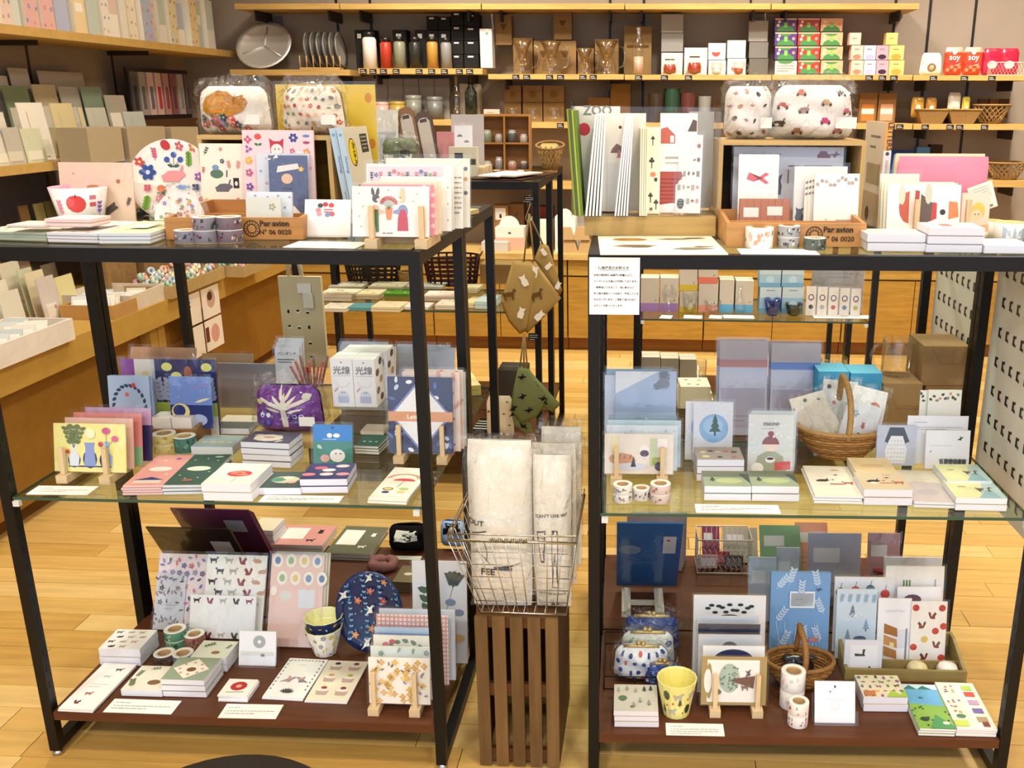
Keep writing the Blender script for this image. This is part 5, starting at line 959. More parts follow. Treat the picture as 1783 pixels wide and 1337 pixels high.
for i,(uL,uR,vT,c,lb,ar) in enumerate(((641,748,1147,'fbf8f0','white card scattered with yellow blossoms on a wooden stand',yblossom),(645,752,1127,'dfeae4','mint card second behind the yellow blossoms',lambda cv:scatter(cv,14,['7a9a8a','8a9ab0'],['f','s'],.09,3)),(650,760,1108,'f0f0e4','card with a leaf wreath third behind the blossoms',wreath2),(652,766,1094,'b8d0ea','light blue striped card fourth behind the blossoms',lambda cv:[cv.rect(0,.86,1,.05,'7aa0d0'),cv.rect(0,.78,1,.03,'5a88c0')]),(655,780,1072,'f6ecea','pink gingham card fifth behind the blossoms',gingham),(660,792,1062,'d8e0ec','pale sheet rearmost behind the gingham card',None))):
    card('greeting_card',lb,'card',k,z+.0168,s0+.019+.018*i,uL,uR,vT,.14,.003,c,ar,True)
def bigflower(cv): cv.rect(0,0,1,1,'eceff6'); cv.line([(.3,.1),(.3,.95)],.012,'4a6a4a'); [cv.leaf(.3,.5+.1*i,.22,.3,2.2+.3*i,'4a6a50') for i in range(3)]; cv.line([(.5,.3),(.75,.75),(.95,.85)],.01,'4a5a4a'); [cv.ell(x,y,.1,.07,'8a9ab8') for x,y in ((.7,.6),(.85,.5))]; [cv.sprig(.75,.75,.25,1.0+.3*i,'3a4a44',5) for i in range(4)]; cv.ell(.8,.25,.16,.08,'e0c078')
card('clear_file','tall white file with long stemmed flowers by the front leg','file',k,z,s0+.20,717,812,978,.14,.004,'eceff6',bigflower,True)
cup('white cup with yellow flowers, outer one of the two stacked cups',k,z,562,1143,62,36,1088,'f2ecb0','f6f3ea',lambda cv:scatter(cv,22,['d8c04a','e0cc6a','8a94a8','7a8a60'],['f','l'],.09,6),facets=12)
cup('navy cup with a cream inside nested in the yellow flower cup',k,z+.040,560,1112,64,40,1070,'f2ecb0','2a3a6a',lambda cv:scatter(cv,16,['8aa8d8','d8a060','dfe6f4'],['f','l'],.07,3),facets=12)
def swallows(cv):
    for i in range(-2,7):
        cv.line([(.02+.17*i,.0),(.35+.17*i,1.0)],.02,'7ab0d8') if 0 else None
    for x0 in (.18,.42,.66,.9):
        P=[(x0+.03*math.sin(t*5),t) for t in [j/14 for j in range(15)]]
        for (x,y) in P: cv.leaf(x,y,.045,.3,.9,'7ab4dc'); cv.leaf(x,y,.045,.3,2.2,'7ab4dc')
    for s_ in range(-3,5):
        for j in range(12): x=j/11; y=.2*s_+.35*x+.15; (0<y<1) and cv.leaf(x,y,.04,.3,1.1,'6aa8d4')
    [cv.shape(x,y,BIRD,.2,'f4f4f0',.9) for x,y in ((.5,.9),(.12,.68),(.9,.72),(.5,.5),(.46,.1))]; [cv.flower(x,y,.05,c) for x,y,c in ((.72,.86,'e8986a'),(.32,.62,'d87a5a'),(.7,.62,'b8483a'),(.28,.2,'e8986a'),(.52,.28,'d89a6a'),(.5,.74,'c86a5a'))]
plate('oval navy plate with white swallows and vines',k,z,(645,1134),634,992,116,'1f2f5c',swallows,.2)
# rear half of the lower shelf
for i in range(3): card('clear_file','plum clear file, %s of three tilted away at the rear of the lower shelf'%('front','middle','rear')[i],'file',k,z,.66+.012*i,297+6*i,432+4*i,889+2*i,-.55,.003,'7e3a5c',(lambda cv:cv.rect(.6,.62,.25,.2,'d8d4dc')) if i==0 else None,i==0)
for i in range(2): card('clear_file','black clear file, %s of two tilted away above the lilac letter set'%('front','rear')[i],'file',k,z,.57+.012*i,255+5*i,398+3*i,922+2*i,-.55,.003,'1c1716',(lambda cv:[cv.rect(.68,.55,.24,.22,'c8c4c0'),cv.rect(.0,.0,.3,.6,'4a3a1a')]) if i==0 else None,i==0)
flat('notebook','cream notebook in the small pile behind the plum files','notebook',k,z,(438,958),(479,960),922,901,4,'e4dcc0','d8dce4',None,cols=['3a6aa8','f4f0e4','d0cfc0','e4dcc0'])
def petcat(bg,c): return lambda cv:[cv.rect(0,0,1,1,bg),cv.rect(.08,.3,.45,.55,'f4efe4'),cv.shape(.78,.7,CAT,.2,c),cv.shape(.7,.25,DOG,.16,c)]
flat('notebook','pink notebook with a black cat','notebook',k,z,(472,962),(562,964),948,914,2,'d89a92','e8e2d4',petcat('d89a92','2a2426'),labels=['cream notebook under the pink cat one','pink notebook with a black cat at the rear'])
flat('notebook','olive notebook with a white cat','notebook',k,z,(566,974),(645,977),962,916,4,'6a6a54','dcd8c8',petcat('6a6a54','f4f0e8'),labels=['olive notebook pile, lowest of four','olive notebook pile, second from the bottom','olive notebook pile, third from the bottom','olive notebook with a white cat, topmost of four'])
pouch('black pouch with a cat on a white label at the rear of the shelf',k,z,on(k,705,965,z).y+.04,676,744,912,.09,'1a1618',lambda cv:[cv.rect(.22,.55,.6,.36,'f0ece4'),cv.shape(.52,.72,CAT,.3,'1a1618',1.3)],False,tagc=None,seed=2,m='felt',trap=.08)
pouch('light blue pouch with a black label behind the front leg',k,z,on(k,785,960,z).y+.04,766,812,905,.07,'9ab8e0',lambda cv:[cv.rect(.15,.6,.7,.36,'1f1c1e'),cv.ell(.5,.78,.12,.12,'f4f0e8')],False,tagc=None,seed=4,m='felt',trap=.08)
strip('small price card before the black pouch',k,z,(676,974),(732,975),968,2)
p=on(k,662,998,z); o=tag(MB().tube([(.028*math.cos(a),.026*math.sin(a),.014+.004*math.sin(3*a)) for a in [i*.3927 for i in range(16)]],[.012+.003*(i%2) for i in range(16)],'9a6a68',8,True).build('scrunchie','cloth'),'pink and grey fabric scrunchie behind the navy plate','scrunchie'); put(o,k,p.x,p.y+.03,z)
flat('zip_case','small olive zip case right behind the navy plate','pouch',k,z,(684,1030),(722,1032),1012,984,1,'7a6a48','5a4a30',lambda cv:cv.ell(.5,.5,.2,.14,'e0d8c0'))
# ================================================================ E: crate, wire basket and totes between the racks
k=1
pc=on(k,836,1334,0); pd=on(k,975,1335,0); yC=pc.y; w_=pd.x-pc.x; hC=aty(k,836,1072,yC).z; dC=.26
e=empty('slatted_crate','brown slatted wooden crate on end in the aisle','crate'); sw=w_/5*.76
for i in range(5): MB().box(i*(w_-sw)/4,0,.004,i*(w_-sw)/4+sw,.009,hC-.003,['6c5030','755733','644a2a','6f5332','765a36'][i]).build('slat','woodz',e)
for zz in (.01,hC*.47,hC-.03): MB().box(.002,.009,zz,w_-.002,.02,zz+.028,'6a4424').build('batten','wood',e)
MB().box(.01,dC-.009,.004,w_-.01,dC,hC-.003,'4a3018').build('back_board','woodz',e)  # closed dark board added so the gaps between slats look shaded
for x in (0,w_-.01): MB().box(x,.0215,0,x+.01,dC-.0095,hC,'5c3a1e').build('side_board','woodz',e)
MB().box(.01,.021,hC-.012,w_-.01,dC-.01,hC,'6a4424').build('top_board','wood',e)
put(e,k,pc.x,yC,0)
zc=hC+.002; yb0=yC+.005
b0=aty(k,838,1068,yb0).x; b1=aty(k,985,1068,yb0).x; hBk=.135; yr0=yb0-.03; t0=aty(k,780,943,yr0).x; t1=aty(k,1003,943,yr0).x; zr_=aty(k,890,943,yr0).z; yb1=yb0+.17; yr1=yb1+.03
e=empty('wire_basket','shiny wire basket with bagged totes on top of the slatted crate','basket'); CH_='d8d4cc'
bot=[(b0,yb0),(b1,yb0),(b1,yb1),(b0,yb1)]; top=[(t0,yr0),(t1,yr0),(t1,yr1),(t0,yr1)]
def ringp(q): return [(bot[i][0]+(top[i][0]-bot[i][0])*q, bot[i][1]+(top[i][1]-bot[i][1])*q, zc+.003+(zr_-zc-.003)*q) for i in range(4)]
MB().tube(ringp(1),.0032,CH_,8,True).build('rim','chrome',e); MB().tube(ringp(0),.0025,CH_,6,True).build('base_ring','chrome',e)
MB().tube([(p_[0],p_[1],p_[2]+.013) for p_ in ringp(1.0)],.0018,CH_,6,True).build('upper_rim','chrome',e)
wi=MB()
for q in (.17,.34,.51,.68,.85): wi.tube(ringp(q),.0011,CH_,5,True)
for s_ in range(4):
    A,B=ringp(0),ringp(1); n_=9 if s_%2==0 else 8
    for i in range(n_):
        q=i/n_; lo=[A[s_][j]+(A[(s_+1)%4][j]-A[s_][j])*q for j in range(3)]; hi=[B[s_][j]+(B[(s_+1)%4][j]-B[s_][j])*q for j in range(3)]; wi.tube([lo,hi],.0011,CH_,5)
for i in range(1,8): q=i/8; wi.tube([(b0+(b1-b0)*q,yb0,zc+.003),(b0+(b1-b0)*q,yb1,zc+.003)],.0011,CH_,5)
wi.build('wire_mesh','chrome',e)
MB().tube([(t0+(t1-t0)*(.33+.3*i/60)+0,yr0-.003+.004*math.cos(i*1.9),zr_+.003+.004*math.sin(i*1.9)) for i in range(61)],.0012,'b0a890',5).build('coiled_grip','chrome',e)
put(e,k,0,0,0)
def totetext1(cv): cv.text('OUT',.13,.52,.13,'3a3a38'); cv.line([(.05,.46),(.3,.49)],.02,'3a3a38'); cv.line([(.05,.4),(.25,.43),(.3,.36),(.28,.3)],.012,'5a5a58'); cv.line([(.1,.36),(.2,.34),(.35,.28)],.01,'5a5a58'); cv.text('FEE',.3,.22,.16,'2a2a28'); cv.poly([(.45,.27),(.85,.3),(.5,.25)],'3a3a38'); cv.rect(.4,.25,.3,.02,'4a4a48')
def totetext2(cv): cv.text("CAN'T LIVE W/",.5,.63,.125,'2a2a28',.1); cv.poly([(.1,.53),(.34,.54),(.3,.33),(.2,.33)],'5a5a58'); cv.poly([(.13,.52),(.31,.53),(.28,.345),(.21,.345)],'f0ece0'); cv.text('BOOKS',.22,.49,.07,'2a2a28'); cv.rect(.5,.16,.16,.38,'4a4a48'); cv.rect(.515,.165,.13,.37,'f4f0e6'); cv.text('TEGAMISHA',.555,.35,.065,'2a2a28',-1.5708); cv.text('SELECTED BOOKS &',.5,.11,.08,'3a3a38'); cv.text('& C',.6,.015,.2,'1f1f1e')
TO='f3eee0'
pouch('large folded white tote in clear wrap filling the left of the basket',k,zc+.004,yb0+.032,813,922,768,.058,TO,totetext1,True,tagc=None,seed=21,trap=-.06,name='wrapped_tote',cat='tote bag',rc=.04,bagup=1.03,rx=-.04)
pouch('narrow folded tote edge just right of the big white tote',k,zc+.004,yb0+.075,898,942,780,.04,TO,None,True,tagc=None,seed=22,trap=-.04,name='wrapped_tote',cat='tote bag',rc=.04,bagup=1.03)
pouch("folded tote printed CAN'T LIVE with a book and coffee cup",k,zc+.004,yb0+.034,928,994,790,.05,TO,totetext2,True,tagc=None,seed=23,trap=-.02,name='wrapped_tote',cat='tote bag',rc=.04,bagup=1.05)
pouch('tall wrapped tote standing behind the printed one',k,zc+.004,yb0+.125,925,1003,770,.035,TO,None,True,tagc=None,seed=24,trap=0,name='wrapped_tote',cat='tote bag',rc=.04,bagup=1.06)
pouch('rearmost wrapped tote leaning at the right of the basket',k,zc+.03,yb0+.16,942,1012,742,.035,TO,lambda cv:[cv.text('IVE W',.6,.55,.2,'3a3a38',-.2),cv.rect(.3,.1,.14,.4,'6a6a66'),cv.rect(.32,.11,.1,.38,TO)],True,tagc=None,seed=25,trap=0,name='wrapped_tote',cat='tote bag',rc=.04,bagup=1.06)
# ================================================================ F: glass shelf of the right rack
k=2; z=RG
s0=on(k,1073,846,z).y
stand('wooden stand with the bread and wine card on the right glass shelf',k,z,s0,(1073,846),(1153,847),.12,.075)
def bread(cv): cv.rect(0,0,1,1,'ece2d4'); cv.ell(.26,.36,.2,.1,'d09a70',-.1); [cv.leaf(.12+.08*i,.36,.09,.2,1.2,'b87a50') for i in range(4)]; cv.ell(.38,.18,.26,.06,'d8d8e4'); cv.shape(.42,.18,[(-.05,0),(.05,0),(0,.2)],.8,'2a2a48'); cv.ell(.58,.58,.07,.1,'f4f0ee'); cv.ell(.58,.52,.065,.05,'4a2a40'); cv.line([(.58,.48),(.58,.36)],.008,'b8b0b0'); cv.rect(.66,.2,.1,.7,'c4d4a8'); [cv.ell(.72+.035*(i%3),.28+.05*(i//3),.03,.03,'a8b85a') for i in range(9)]; cv.ell(.8,.2,.07,.07,'4a4668'); cv.rect(.1,.55,.1,.4,'e8e0b0'); [cv.ell(.8+.04*(i%3),.72+.06*(i//3),.035,.035,'f8f4ee') for i in range(9)]
def skyf(cv): cv.rect(0,0,1,1,'aabfe0'); cv.poly([(0,.75),(0,1),(.7,1)],'dfe6f0'); [cv.sprig(.6+.05*i,.8,.25,.6+.25*i,'7a8494',5) for i in range(6)]; cv.ell(.6,.42,.1,.08,'e4e4ec'); cv.poly([(.45,.38),(.6,.46),(.78,.36)],'8a8ea8'); cv.rect(.84,.3,.08,.12,'8a94b8'); [cv.sprig(.06+.12*i,.16,.14,1.57+.2*(-1)**i,'8a9a98',4) for i in range(8)]; cv.rect(0,.0,1,.14,'c4dcd8'); cv.text('BLAGGES',.6,.05,.06,'8a9a98')
for i,(uL,uR,vT,c,lb,ar) in enumerate(((1053,1173,757,'ece2d4','card with bread, wine glass and grapes on the right glass shelf',bread),(1056,1180,742,'d8e4ea','silvery card right behind the bread card',lambda cv:scatter(cv,30,['b8c8d4','eef4f6'],['l','o'],.05,2)),(1058,1186,733,'c0d8e0','aqua card third behind the bread card',lambda cv:cv.rect(.7,.3,.3,.4,'b0ccd8')),(1060,1178,724,'8aa0b8','slate blue card fourth behind the bread card',lambda cv:[cv.ell(rnd.random(),rnd.random(),.01,.01,'ffffff') for i in range(16)]))):
    card('greeting_card',lb,'card',k,z+.0168,s0+.019+.02*i,uL,uR,vT,.14,.003,c,ar,True)
card('clear_file','blue clear file with a tree and a small house','file',k,z,s0+.14,1072,1178,648,.12,.004,'aabfe0',skyf,True)
card('clear_file','paler blue file edge left of the tree file','file',k,z,s0+.15,1053,1100,654,.12,.003,'c8d4ea',None,True)
card('clear_file','teal topped file rearmost behind the tree file','file',k,z,s0+.16,1056,1170,644,.12,.003,'88acc8',None,True)
wt=['8a7a78','6a7a88','b89a90']
tape('',k,z,1084,877,34,16,2,'e8e4dc',side=wt,labels=['pale tape, lower of the left pair on the right glass shelf','pale tape, upper of the left pair on the right glass shelf'])
tape('single pale tape between the two pairs on the right glass shelf',k,z,1117,873,31,21,1,'dcd4cc',side=['5a5a5a','a8a09a','8a6a60'])
tape('',k,z,1150,878,36,17,2,'d8c4bc',side=['a86a68','8a5a60','c8a8a0'],labels=['rosy tape, lower of the right pair on the right glass shelf','rosy tape, upper of the right pair on the right glass shelf'])
def globe(cv): cv.rect(0,0,1,1,'e2e4ee'); cv.ell(.52,.56,.37,.37,'8ab4e0',n=24); cv.ell(.5,.6,.25,.22,'a4c6ea',n=18); cv.tree(.55,.44,.5,'1f4a38','2a2a28'); cv.poly([(.34,.13),(.76,.13),(.84,0),(.26,0)],'a87a60'); cv.poly([(.36,.2),(.74,.2),(.8,.12),(.3,.12)],'b0b4c0'); [cv.ell(rnd.random(),rnd.uniform(.3,1),.01,.01,'7a9ac8') for i in range(14)]
for i in range(2): card('greeting_card','snow globe card with a fir tree, %s one'%('front','rear')[i],'card',k,z,on(k,1240,805,z).y+.012*i,1208-14*i,1277-16*i,701-1*i,.16,.003,'e2e4ee',globe,i==0)
def meow(cv):
    cv.rect(0,0,1,1,'d8dcdc'); cv.text('meow',.5,.82,.14,'6a6a6a'); cv.bars(.28,.76,.44,1,.1,'9a9a9a',.012); cv.ell(.5,.5,.19,.19,'8a3a38',0,16,0,math.pi); cv.ell(.5,.68,.07,.06,'8a3a38'); cv.ell(.5,.48,.17,.14,'f4dcc8',0,16,math.pi,2*math.pi); cv.rect(.33,.47,.34,.03,'f4dcc8'); cv.poly([(.12,.02),(.88,.02),(.78,.3),(.6,.38),(.4,.38),(.22,.3)],'a8b09a'); cv.ell(.5,.24,.11,.07,'fbfbf8'); cv.ell(.5,.26,.08,.03,'4a302a'); cv.ell(.22,.1,.14,.12,'f8f6f2'); cv.poly([(.6,.06),(.95,.08),(.95,.22),(.6,.2)],'d8605a'); [cv.ell(rnd.random(),rnd.random(),.02,.02,'f8f8f8') for i in range(16)]; cv.rect(0,0,1,.04,'e8b8a0')
for i in range(3): card('greeting_card','card of a woman with coffee and a white cat, %s of three'%('front','middle','rear')[i],'card',k,z,on(k,1345,826,z).y+.01*i,1304+3*i,1383+2*i,723-3*i,.14,.003,'d8dcdc',meow if i==0 else None,True)
flat('postcard_pad','postcard pad with faces, behind the fir tree pads','postcards',k,z,(1213,838),(1294,838),800,778,3,'a89a90','e6e6ee',lambda cv:[cv.ell(.16+.17*i,.68 if i%2 else .6,.07,.06,['e8d8a0','6a4a40','c8c0b0','d86a5a','5a4a48'][i]) for i in range(5)]+[cv.ell(.2,.25,.09,.08,'e8dca0'),cv.ell(.5,.2,.06,.05,'3a3230'),cv.ell(.8,.22,.06,.05,'b87a70')],labels=['pad of face postcards, lowest of three behind the fir trees','pad of face postcards, middle of three','pad of postcards with painted faces, topmost of three'])
def firart(cv): cv.rect(0,0,1,1,'9aa88a'); cv.rect(0,.6,1,.4,'6a7258'); cv.ell(.55,.35,.3,.15,'b8c48a'); cv.tree(.2,.3,.25,'3a4a38'); cv.poly([(.8,.8),(1,.2),(1,.8)],'3a4438')
for nm,a_,b_ in (('left',(1226,872),(1307,873)),('right',(1309,873),(1391,874))): flat('postcard_pad','','postcards',k,z,a_,b_,846,820,2,'9aa88a','dfe2ea',firart,labels=['lower pad of the %s fir tree postcards'%nm,'upper pad of the %s fir tree postcards'%nm])
strip('long price card at the front of the right glass shelf',k,z,(1212,893),(1360,895),879)
def tea(bg): return lambda cv:[cv.rect(0,0,1,1,bg),cv.shape(.3,.5,RABBIT,.26,'3a3230'),cv.ell(.3,.38,.09,.07,'e8e4dc'),cv.rect(.42,.36,.3,.04,'b86a60'),cv.shape(.8,.42,DOG,.22,'b8604a',0,-1),cv.ell(.52,.52,.03,.03,'c85a50'),cv.shape(.62,.68,BIRD,.14,'2a2624'),cv.ell(.66,.85,.1,.03,'e0b8a0')]
flat('postcard_pad','','postcards',k,z,(1417,877),(1502,879),863,812,3,'f6eedc','eceaf2',tea('f6eedc'),labels=['lowest of the three tea party rabbit pads','middle of the three tea party rabbit pads','cream pad of tea party rabbit postcards, topmost'])
flat('postcard_pad','','postcards',k,z,(1504,880),(1588,881),852,823,2,'d8c4a0','e4e2ec',tea('dccaa8'),labels=['lower tan tea party pad','upper tan tea party pad with painted rabbits'])
flat('postcard_pad','','postcards',k,z,(1490,851),(1562,852),824,797,2,'e8cfa0','ddd4c8',lambda cv:[cv.ell(.5,.5,.3,.12,'dcb888')],labels=['lower warm beige pad behind the tan tea party pads','upper warm beige pad behind the tan tea party pads'])
flat('postcard_pad','','postcards',k,z,(1591,884),(1661,886),873,819,2,'d4c8c4','e4e6ea',lambda cv:[cv.rect(0,.6,1,.4,'e8e0c8'),cv.ell(.5,.3,.3,.2,'c8bcc0'),cv.bars(.25,.7,.5,2,.08,'a89aa0')],labels=['lower lilac grey pad left of the cow pads','upper lilac grey pad left of the cow pads'])
def cow(cv): cv.rect(0,0,1,1,'e8e8b0'); cv.poly([(.5,0),(1,0),(1,1),(.75,.9)],'b8d4d4'); cv.poly([(.45,0),(.8,.6),(.9,0)],'9ac0c8'); cv.shape(.7,.5,DOG,.3,'6a6460'); cv.ell(.72,.5,.05,.04,'f0ece4'); cv.rect(.2,.62,.15,.04,'9a9a78')
flat('postcard_pad','','postcards',k,z,(1663,889),(1752,891),866,837,2,'e8e8b0','e8e8f0',cow,labels=['lower of the front pair of cow postcard pads','upper of the front pair of cow postcard pads'])
flat('postcard_pad','','postcards',k,z,(1646,863),(1724,864),836,808,2,'e8e8b0','dfe2e8',cow,labels=['lower of the rear pair of cow postcard pads','upper of the rear pair of cow postcard pads'])
def apron(cv): cv.rect(0,0,1,1,'c4c8dc'); cv.ell(.5,.82,.16,.13,'5a3a34'); cv.poly([(.2,.6),(.32,.95),(.68,.95),(.84,.6),(.72,.55),(.5,.75),(.3,.55)],'2e2e38'); cv.poly([(.26,.06),(.74,.06),(.78,.4),(.66,.74),(.36,.74),(.22,.4)],'f0f0f4'); [cv.ell(.3+.08*i,.12+.1*j,.012,.012,'8a94b8') for i in range(6) for j in range(6)]
card('photo_card','photo card of a person holding a dotted cloth','card',k,z,(1562,812),1528,1596,742,.14,.006,'c4c8dc',apron,True)
card('greeting_card','white card with a flying black bird and grass','card',k,z,(1655,818),1613,1690,751,.16,.006,'f0f1f8',lambda cv:[cv.shape(.78,.78,BIRD,.16,'3a3e48',.4),cv.rect(.1,.6,.5,.012,'c8ccd8'),cv.ell(.12,.45,.02,.02,'b88a80')]+[cv.sprig(.4+.05*i,.02,.18,1.57+.2*(-1)**i,'5a6068',4) for i in range(11)])
yq=on(k,1655,818,z).y
card('paper_slip','white information slip above the bird card','sign',k,z,yq+.03,1581,1687,725,.1,.002,'f2f3fa',lambda cv:[cv.bars(.1,.86,.35,1,.1,'7a7e8a',.008),cv.bars(.1,.76,.8,2,.04,'8a8e9a',.007)])
def pear(cv): cv.rect(0,0,1,1,'f2f1ea'); [cv.leaf(.03+.09*i,.88+.04*math.sin(2*i),.12,.35,-.6+.3*i,['4a4e4c','5a6058','8a8f88','d8a070'][i%4]) for i in range(11)]; cv.ell(.5,.32,.15,.14,'d4dc9a'); cv.ell(.5,.46,.09,.1,'d8e0a4'); cv.ell(.56,.6,.06,.025,'3a4038')
for i in range(2): card('greeting_card','%s white card with a green pear and a leafy top'%('front','rear')[i],'card',k,z,yq+.055+.01*i,1617-14*i,1675-16*i,680+1*i,.12,.004,'f2f1ea',pear if i==0 else lambda cv:[cv.leaf(.05,.85+.04*q,.12,.35,q,'5a6058') for q in range(3)])
def wicker(label,k,z,u,vb,rimw,vrim,vtop,col,handle=True,squash=.72,name='wicker_basket'):
    p=on(k,u,vb,z); s=px(k,p); R=rimw*s/2; hh=aty(k,u,vrim,p.y+R*squash).z-z; e=empty(name,label,'basket'); p.y+=R*squash*.8; mb=MB(); nr=11
    for j in range(nr):
        q=j/(nr-1); rr=R*(.55+.45*math.sin(q*1.57)); zz=.004+hh*q
        mb.tube([(rr*(1+.02*(-1)**(i+j))*math.cos(i*6.2832/36),rr*squash*(1+.02*(-1)**(i+j))*math.sin(i*6.2832/36),zz) for i in range(36)],hh/nr*.62,['a8763e','b8864a','966632'][j%3],5,True)
    mb.build('woven_body','wicker',e); MB().lathe([(0,.002),(R*.55,.002),(R*.55,.006),(0,.006)],24,sy=squash,col='8a5c30').build('base','wicker',e)
    MB().tube([(R*math.cos(i*6.2832/32),R*squash*math.sin(i*6.2832/32),hh+.004) for i in range(32)],.005,col,6,True).build('rim','wicker',e)
    if handle:
        ht=aty(k,u,vtop,p.y).z-z; MB().tube([(.004*math.sin(a*3)+0,-R*squash*math.cos(a),hh*.9+(ht-hh*.9)*math.sin(a)) if handle=='y' else (-R*.95*math.cos(a),0,hh*.9+(ht-hh*.9)*math.sin(a)) for a in [math.pi*i/16 for i in range(17)]],.0065,col,7).build('handle','wicker',e)
    put(e,k,p.x,p.y,z); return p,R,hh
p,R,hh=wicker('round wicker basket with an arched handle on the right glass shelf',k,z,1470,807,148,742,655,'b58c55',handle='y',squash=.7)
for i,(dx,dy,dz,c,lb,ar,rz) in enumerate(((-.045,.0,.03,'e8e0d0','cream badge pack at the left inside the wicker basket',lambda cv:scatter(cv,8,['8a7a68','5a5a60'],['o','l'],.14,2),-.3),(.0,.03,.05,'dcdcdc','clear badge pack in the middle of the wicker basket',lambda cv:scatter(cv,6,['4a4a50','b86a5a'],['o'],.16,3),.1),(.045,-.005,.045,'f4f2f0','white badge pack with an orange disc in the basket',lambda cv:[cv.ell(.7,.6,.15,.15,'c8683a'),cv.rect(.1,.1,.4,.3,'dfe3e6')],.25),(.02,-.035,.025,'e6e8ec','front white badge pack with tiny pictures hanging over the basket rim',lambda cv:[cv.flower(.3,.7,.1,'8ab0c8'),cv.shape(.6,.5,CAT,.2,'b86a68'),cv.rect(.5,.2,.2,.1,'2a2a2e')],.35),(-.02,-.02,.02,'d8ccb8','tan badge pack low in the wicker basket',None,-.6))):
    w_,h=.075,.095; mb=MB().box(-w_/2,0,0,w_/2,.006,h,c); cv=CV(w_,h); ar and ar(cv); mb.art(cv,lambda x,y,ee:(x-w_/2,-ee,y)); o=tag(mb.build('badge_pack','print'),lb,'badge pack'); MB().grid([[(-w_*.6+w_*1.2*a_/5,-.005-.004*math.sin(a_*3+b_),-.004+h*1.15*b_/5) for a_ in range(6)] for b_ in range(6)],'ffffff',False).build('clear_bag','wrap',o); put(o,k,p.x+dx,p.y+dy,z+dz+.01,0,-.45,rz)
yq2=p.y+R*.7+.02
def bfly(cv): cv.rect(0,0,1,1,'4aa0cc'); cv.rect(.2,.2,.62,.5,'f4f2ee'); cv.ell(.38,.52,.13,.07,'4a4a48'); cv.ell(.62,.52,.13,.07,'4a4a48'); cv.ell(.38,.52,.1,.05,'e8e8e4'); cv.ell(.62,.52,.1,.05,'e8e8e4'); cv.rect(.3,.32,.42,.04,'2a2a2c')
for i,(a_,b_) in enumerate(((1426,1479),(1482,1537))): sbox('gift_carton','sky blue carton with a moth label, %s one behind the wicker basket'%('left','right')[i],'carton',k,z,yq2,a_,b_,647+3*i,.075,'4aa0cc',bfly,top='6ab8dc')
def kraft(cv): cv.line([(.15,.98),(.4,.55),(.95,.55)],.008,'8a6a48'); cv.rect(.6,.05,.38,.14,'b89468')
c1=sbox('kraft_carton','brown carton under the glass mug','carton',k,z,yq2+.02,1538,1607,668,.10,'b08c60',kraft,'card',top='bb976a'); zc1=z+lid(c1)
c2=sbox('kraft_carton','lower brown carton behind the pear cards','carton',k,z,yq2+.05,1612,1688,672,.12,'a88458',kraft,'card'); c3=sbox('kraft_carton','upper brown carton stacked behind the pear cards','carton',k,z+lid(c2)+.001,yq2+.05,1610,1690,603,.12,'ac885c',kraft,'card',top='b8946a')
glassware('clear glass mug with a bird print standing on the brown carton',k,zc1+.0005,1566,657,[(0,0),(.86,0),(.95,.06),(1,.9),(1,1),(.96,1),(.9,.08),(0,.06)],54,594,'glass_mug',handle=-1,fill=None,cat='mug')
glassware('clear glass mug behind the sky blue cartons',k,z,1450,700,[(0,0),(.86,0),(1,.9),(1,1),(.96,1),(.9,.08),(0,.06)],46,626,'glass_mug',cat='mug')
def zipart(c): return lambda cv:[cv.rect(0,0,1,1,'c4c6dc'),cv.rect(0,.72,1,.08,c),cv.rect(0,.8,1,.2,'c8b4b4'),cv.rect(.04,.08,.92,.42,'b0aac4'),cv.shape(.85,.2,CAT,.1,'b83a4a'),cv.bars(.3,.2,.35,2,.05,'7a7a8a',.012)]
for i,(a_,b_,v_,c) in enumerate(((1254,1338,594,'c87a70'),(1344,1430,600,'4a7ad0'))):
    for j in range(2): card('zip_bag','clear zip bag with a %s seal, %s one'%(('red','blue')[i],('front','rear')[j]),'zip bag',k,z,.44+.02*j,a_-5*j,b_-4*j,v_-2*j,.16,.003,'c4c6dc',zipart(c),True)
for i in range(3): flat('folded_cloth','cream folded cloth with small black drawings, %s of three'%('lowest','middle','topmost')[i],'cloth',k,z+.018*i,(1180+2*i,712),(1242-3*i,712),696-12*i,676-10*i,1,'f2e8cc','e8dcb8',lambda cv:[cv.ell(x,y,.07,.04,'3a342c') for x,y in ((.3,.3),(.6,.25),(.7,.7),(.25,.75))],m='cloth')
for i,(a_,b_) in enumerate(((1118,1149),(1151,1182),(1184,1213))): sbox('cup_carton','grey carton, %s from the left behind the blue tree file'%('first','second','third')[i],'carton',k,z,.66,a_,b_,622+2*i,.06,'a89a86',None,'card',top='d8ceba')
glassware('small clear tumbler right of the grey cartons',k,z,1220,668,[(0,0),(.8,0),(1,1),(.95,1),(.75,.06),(0,.06)],20,628,y=.66)
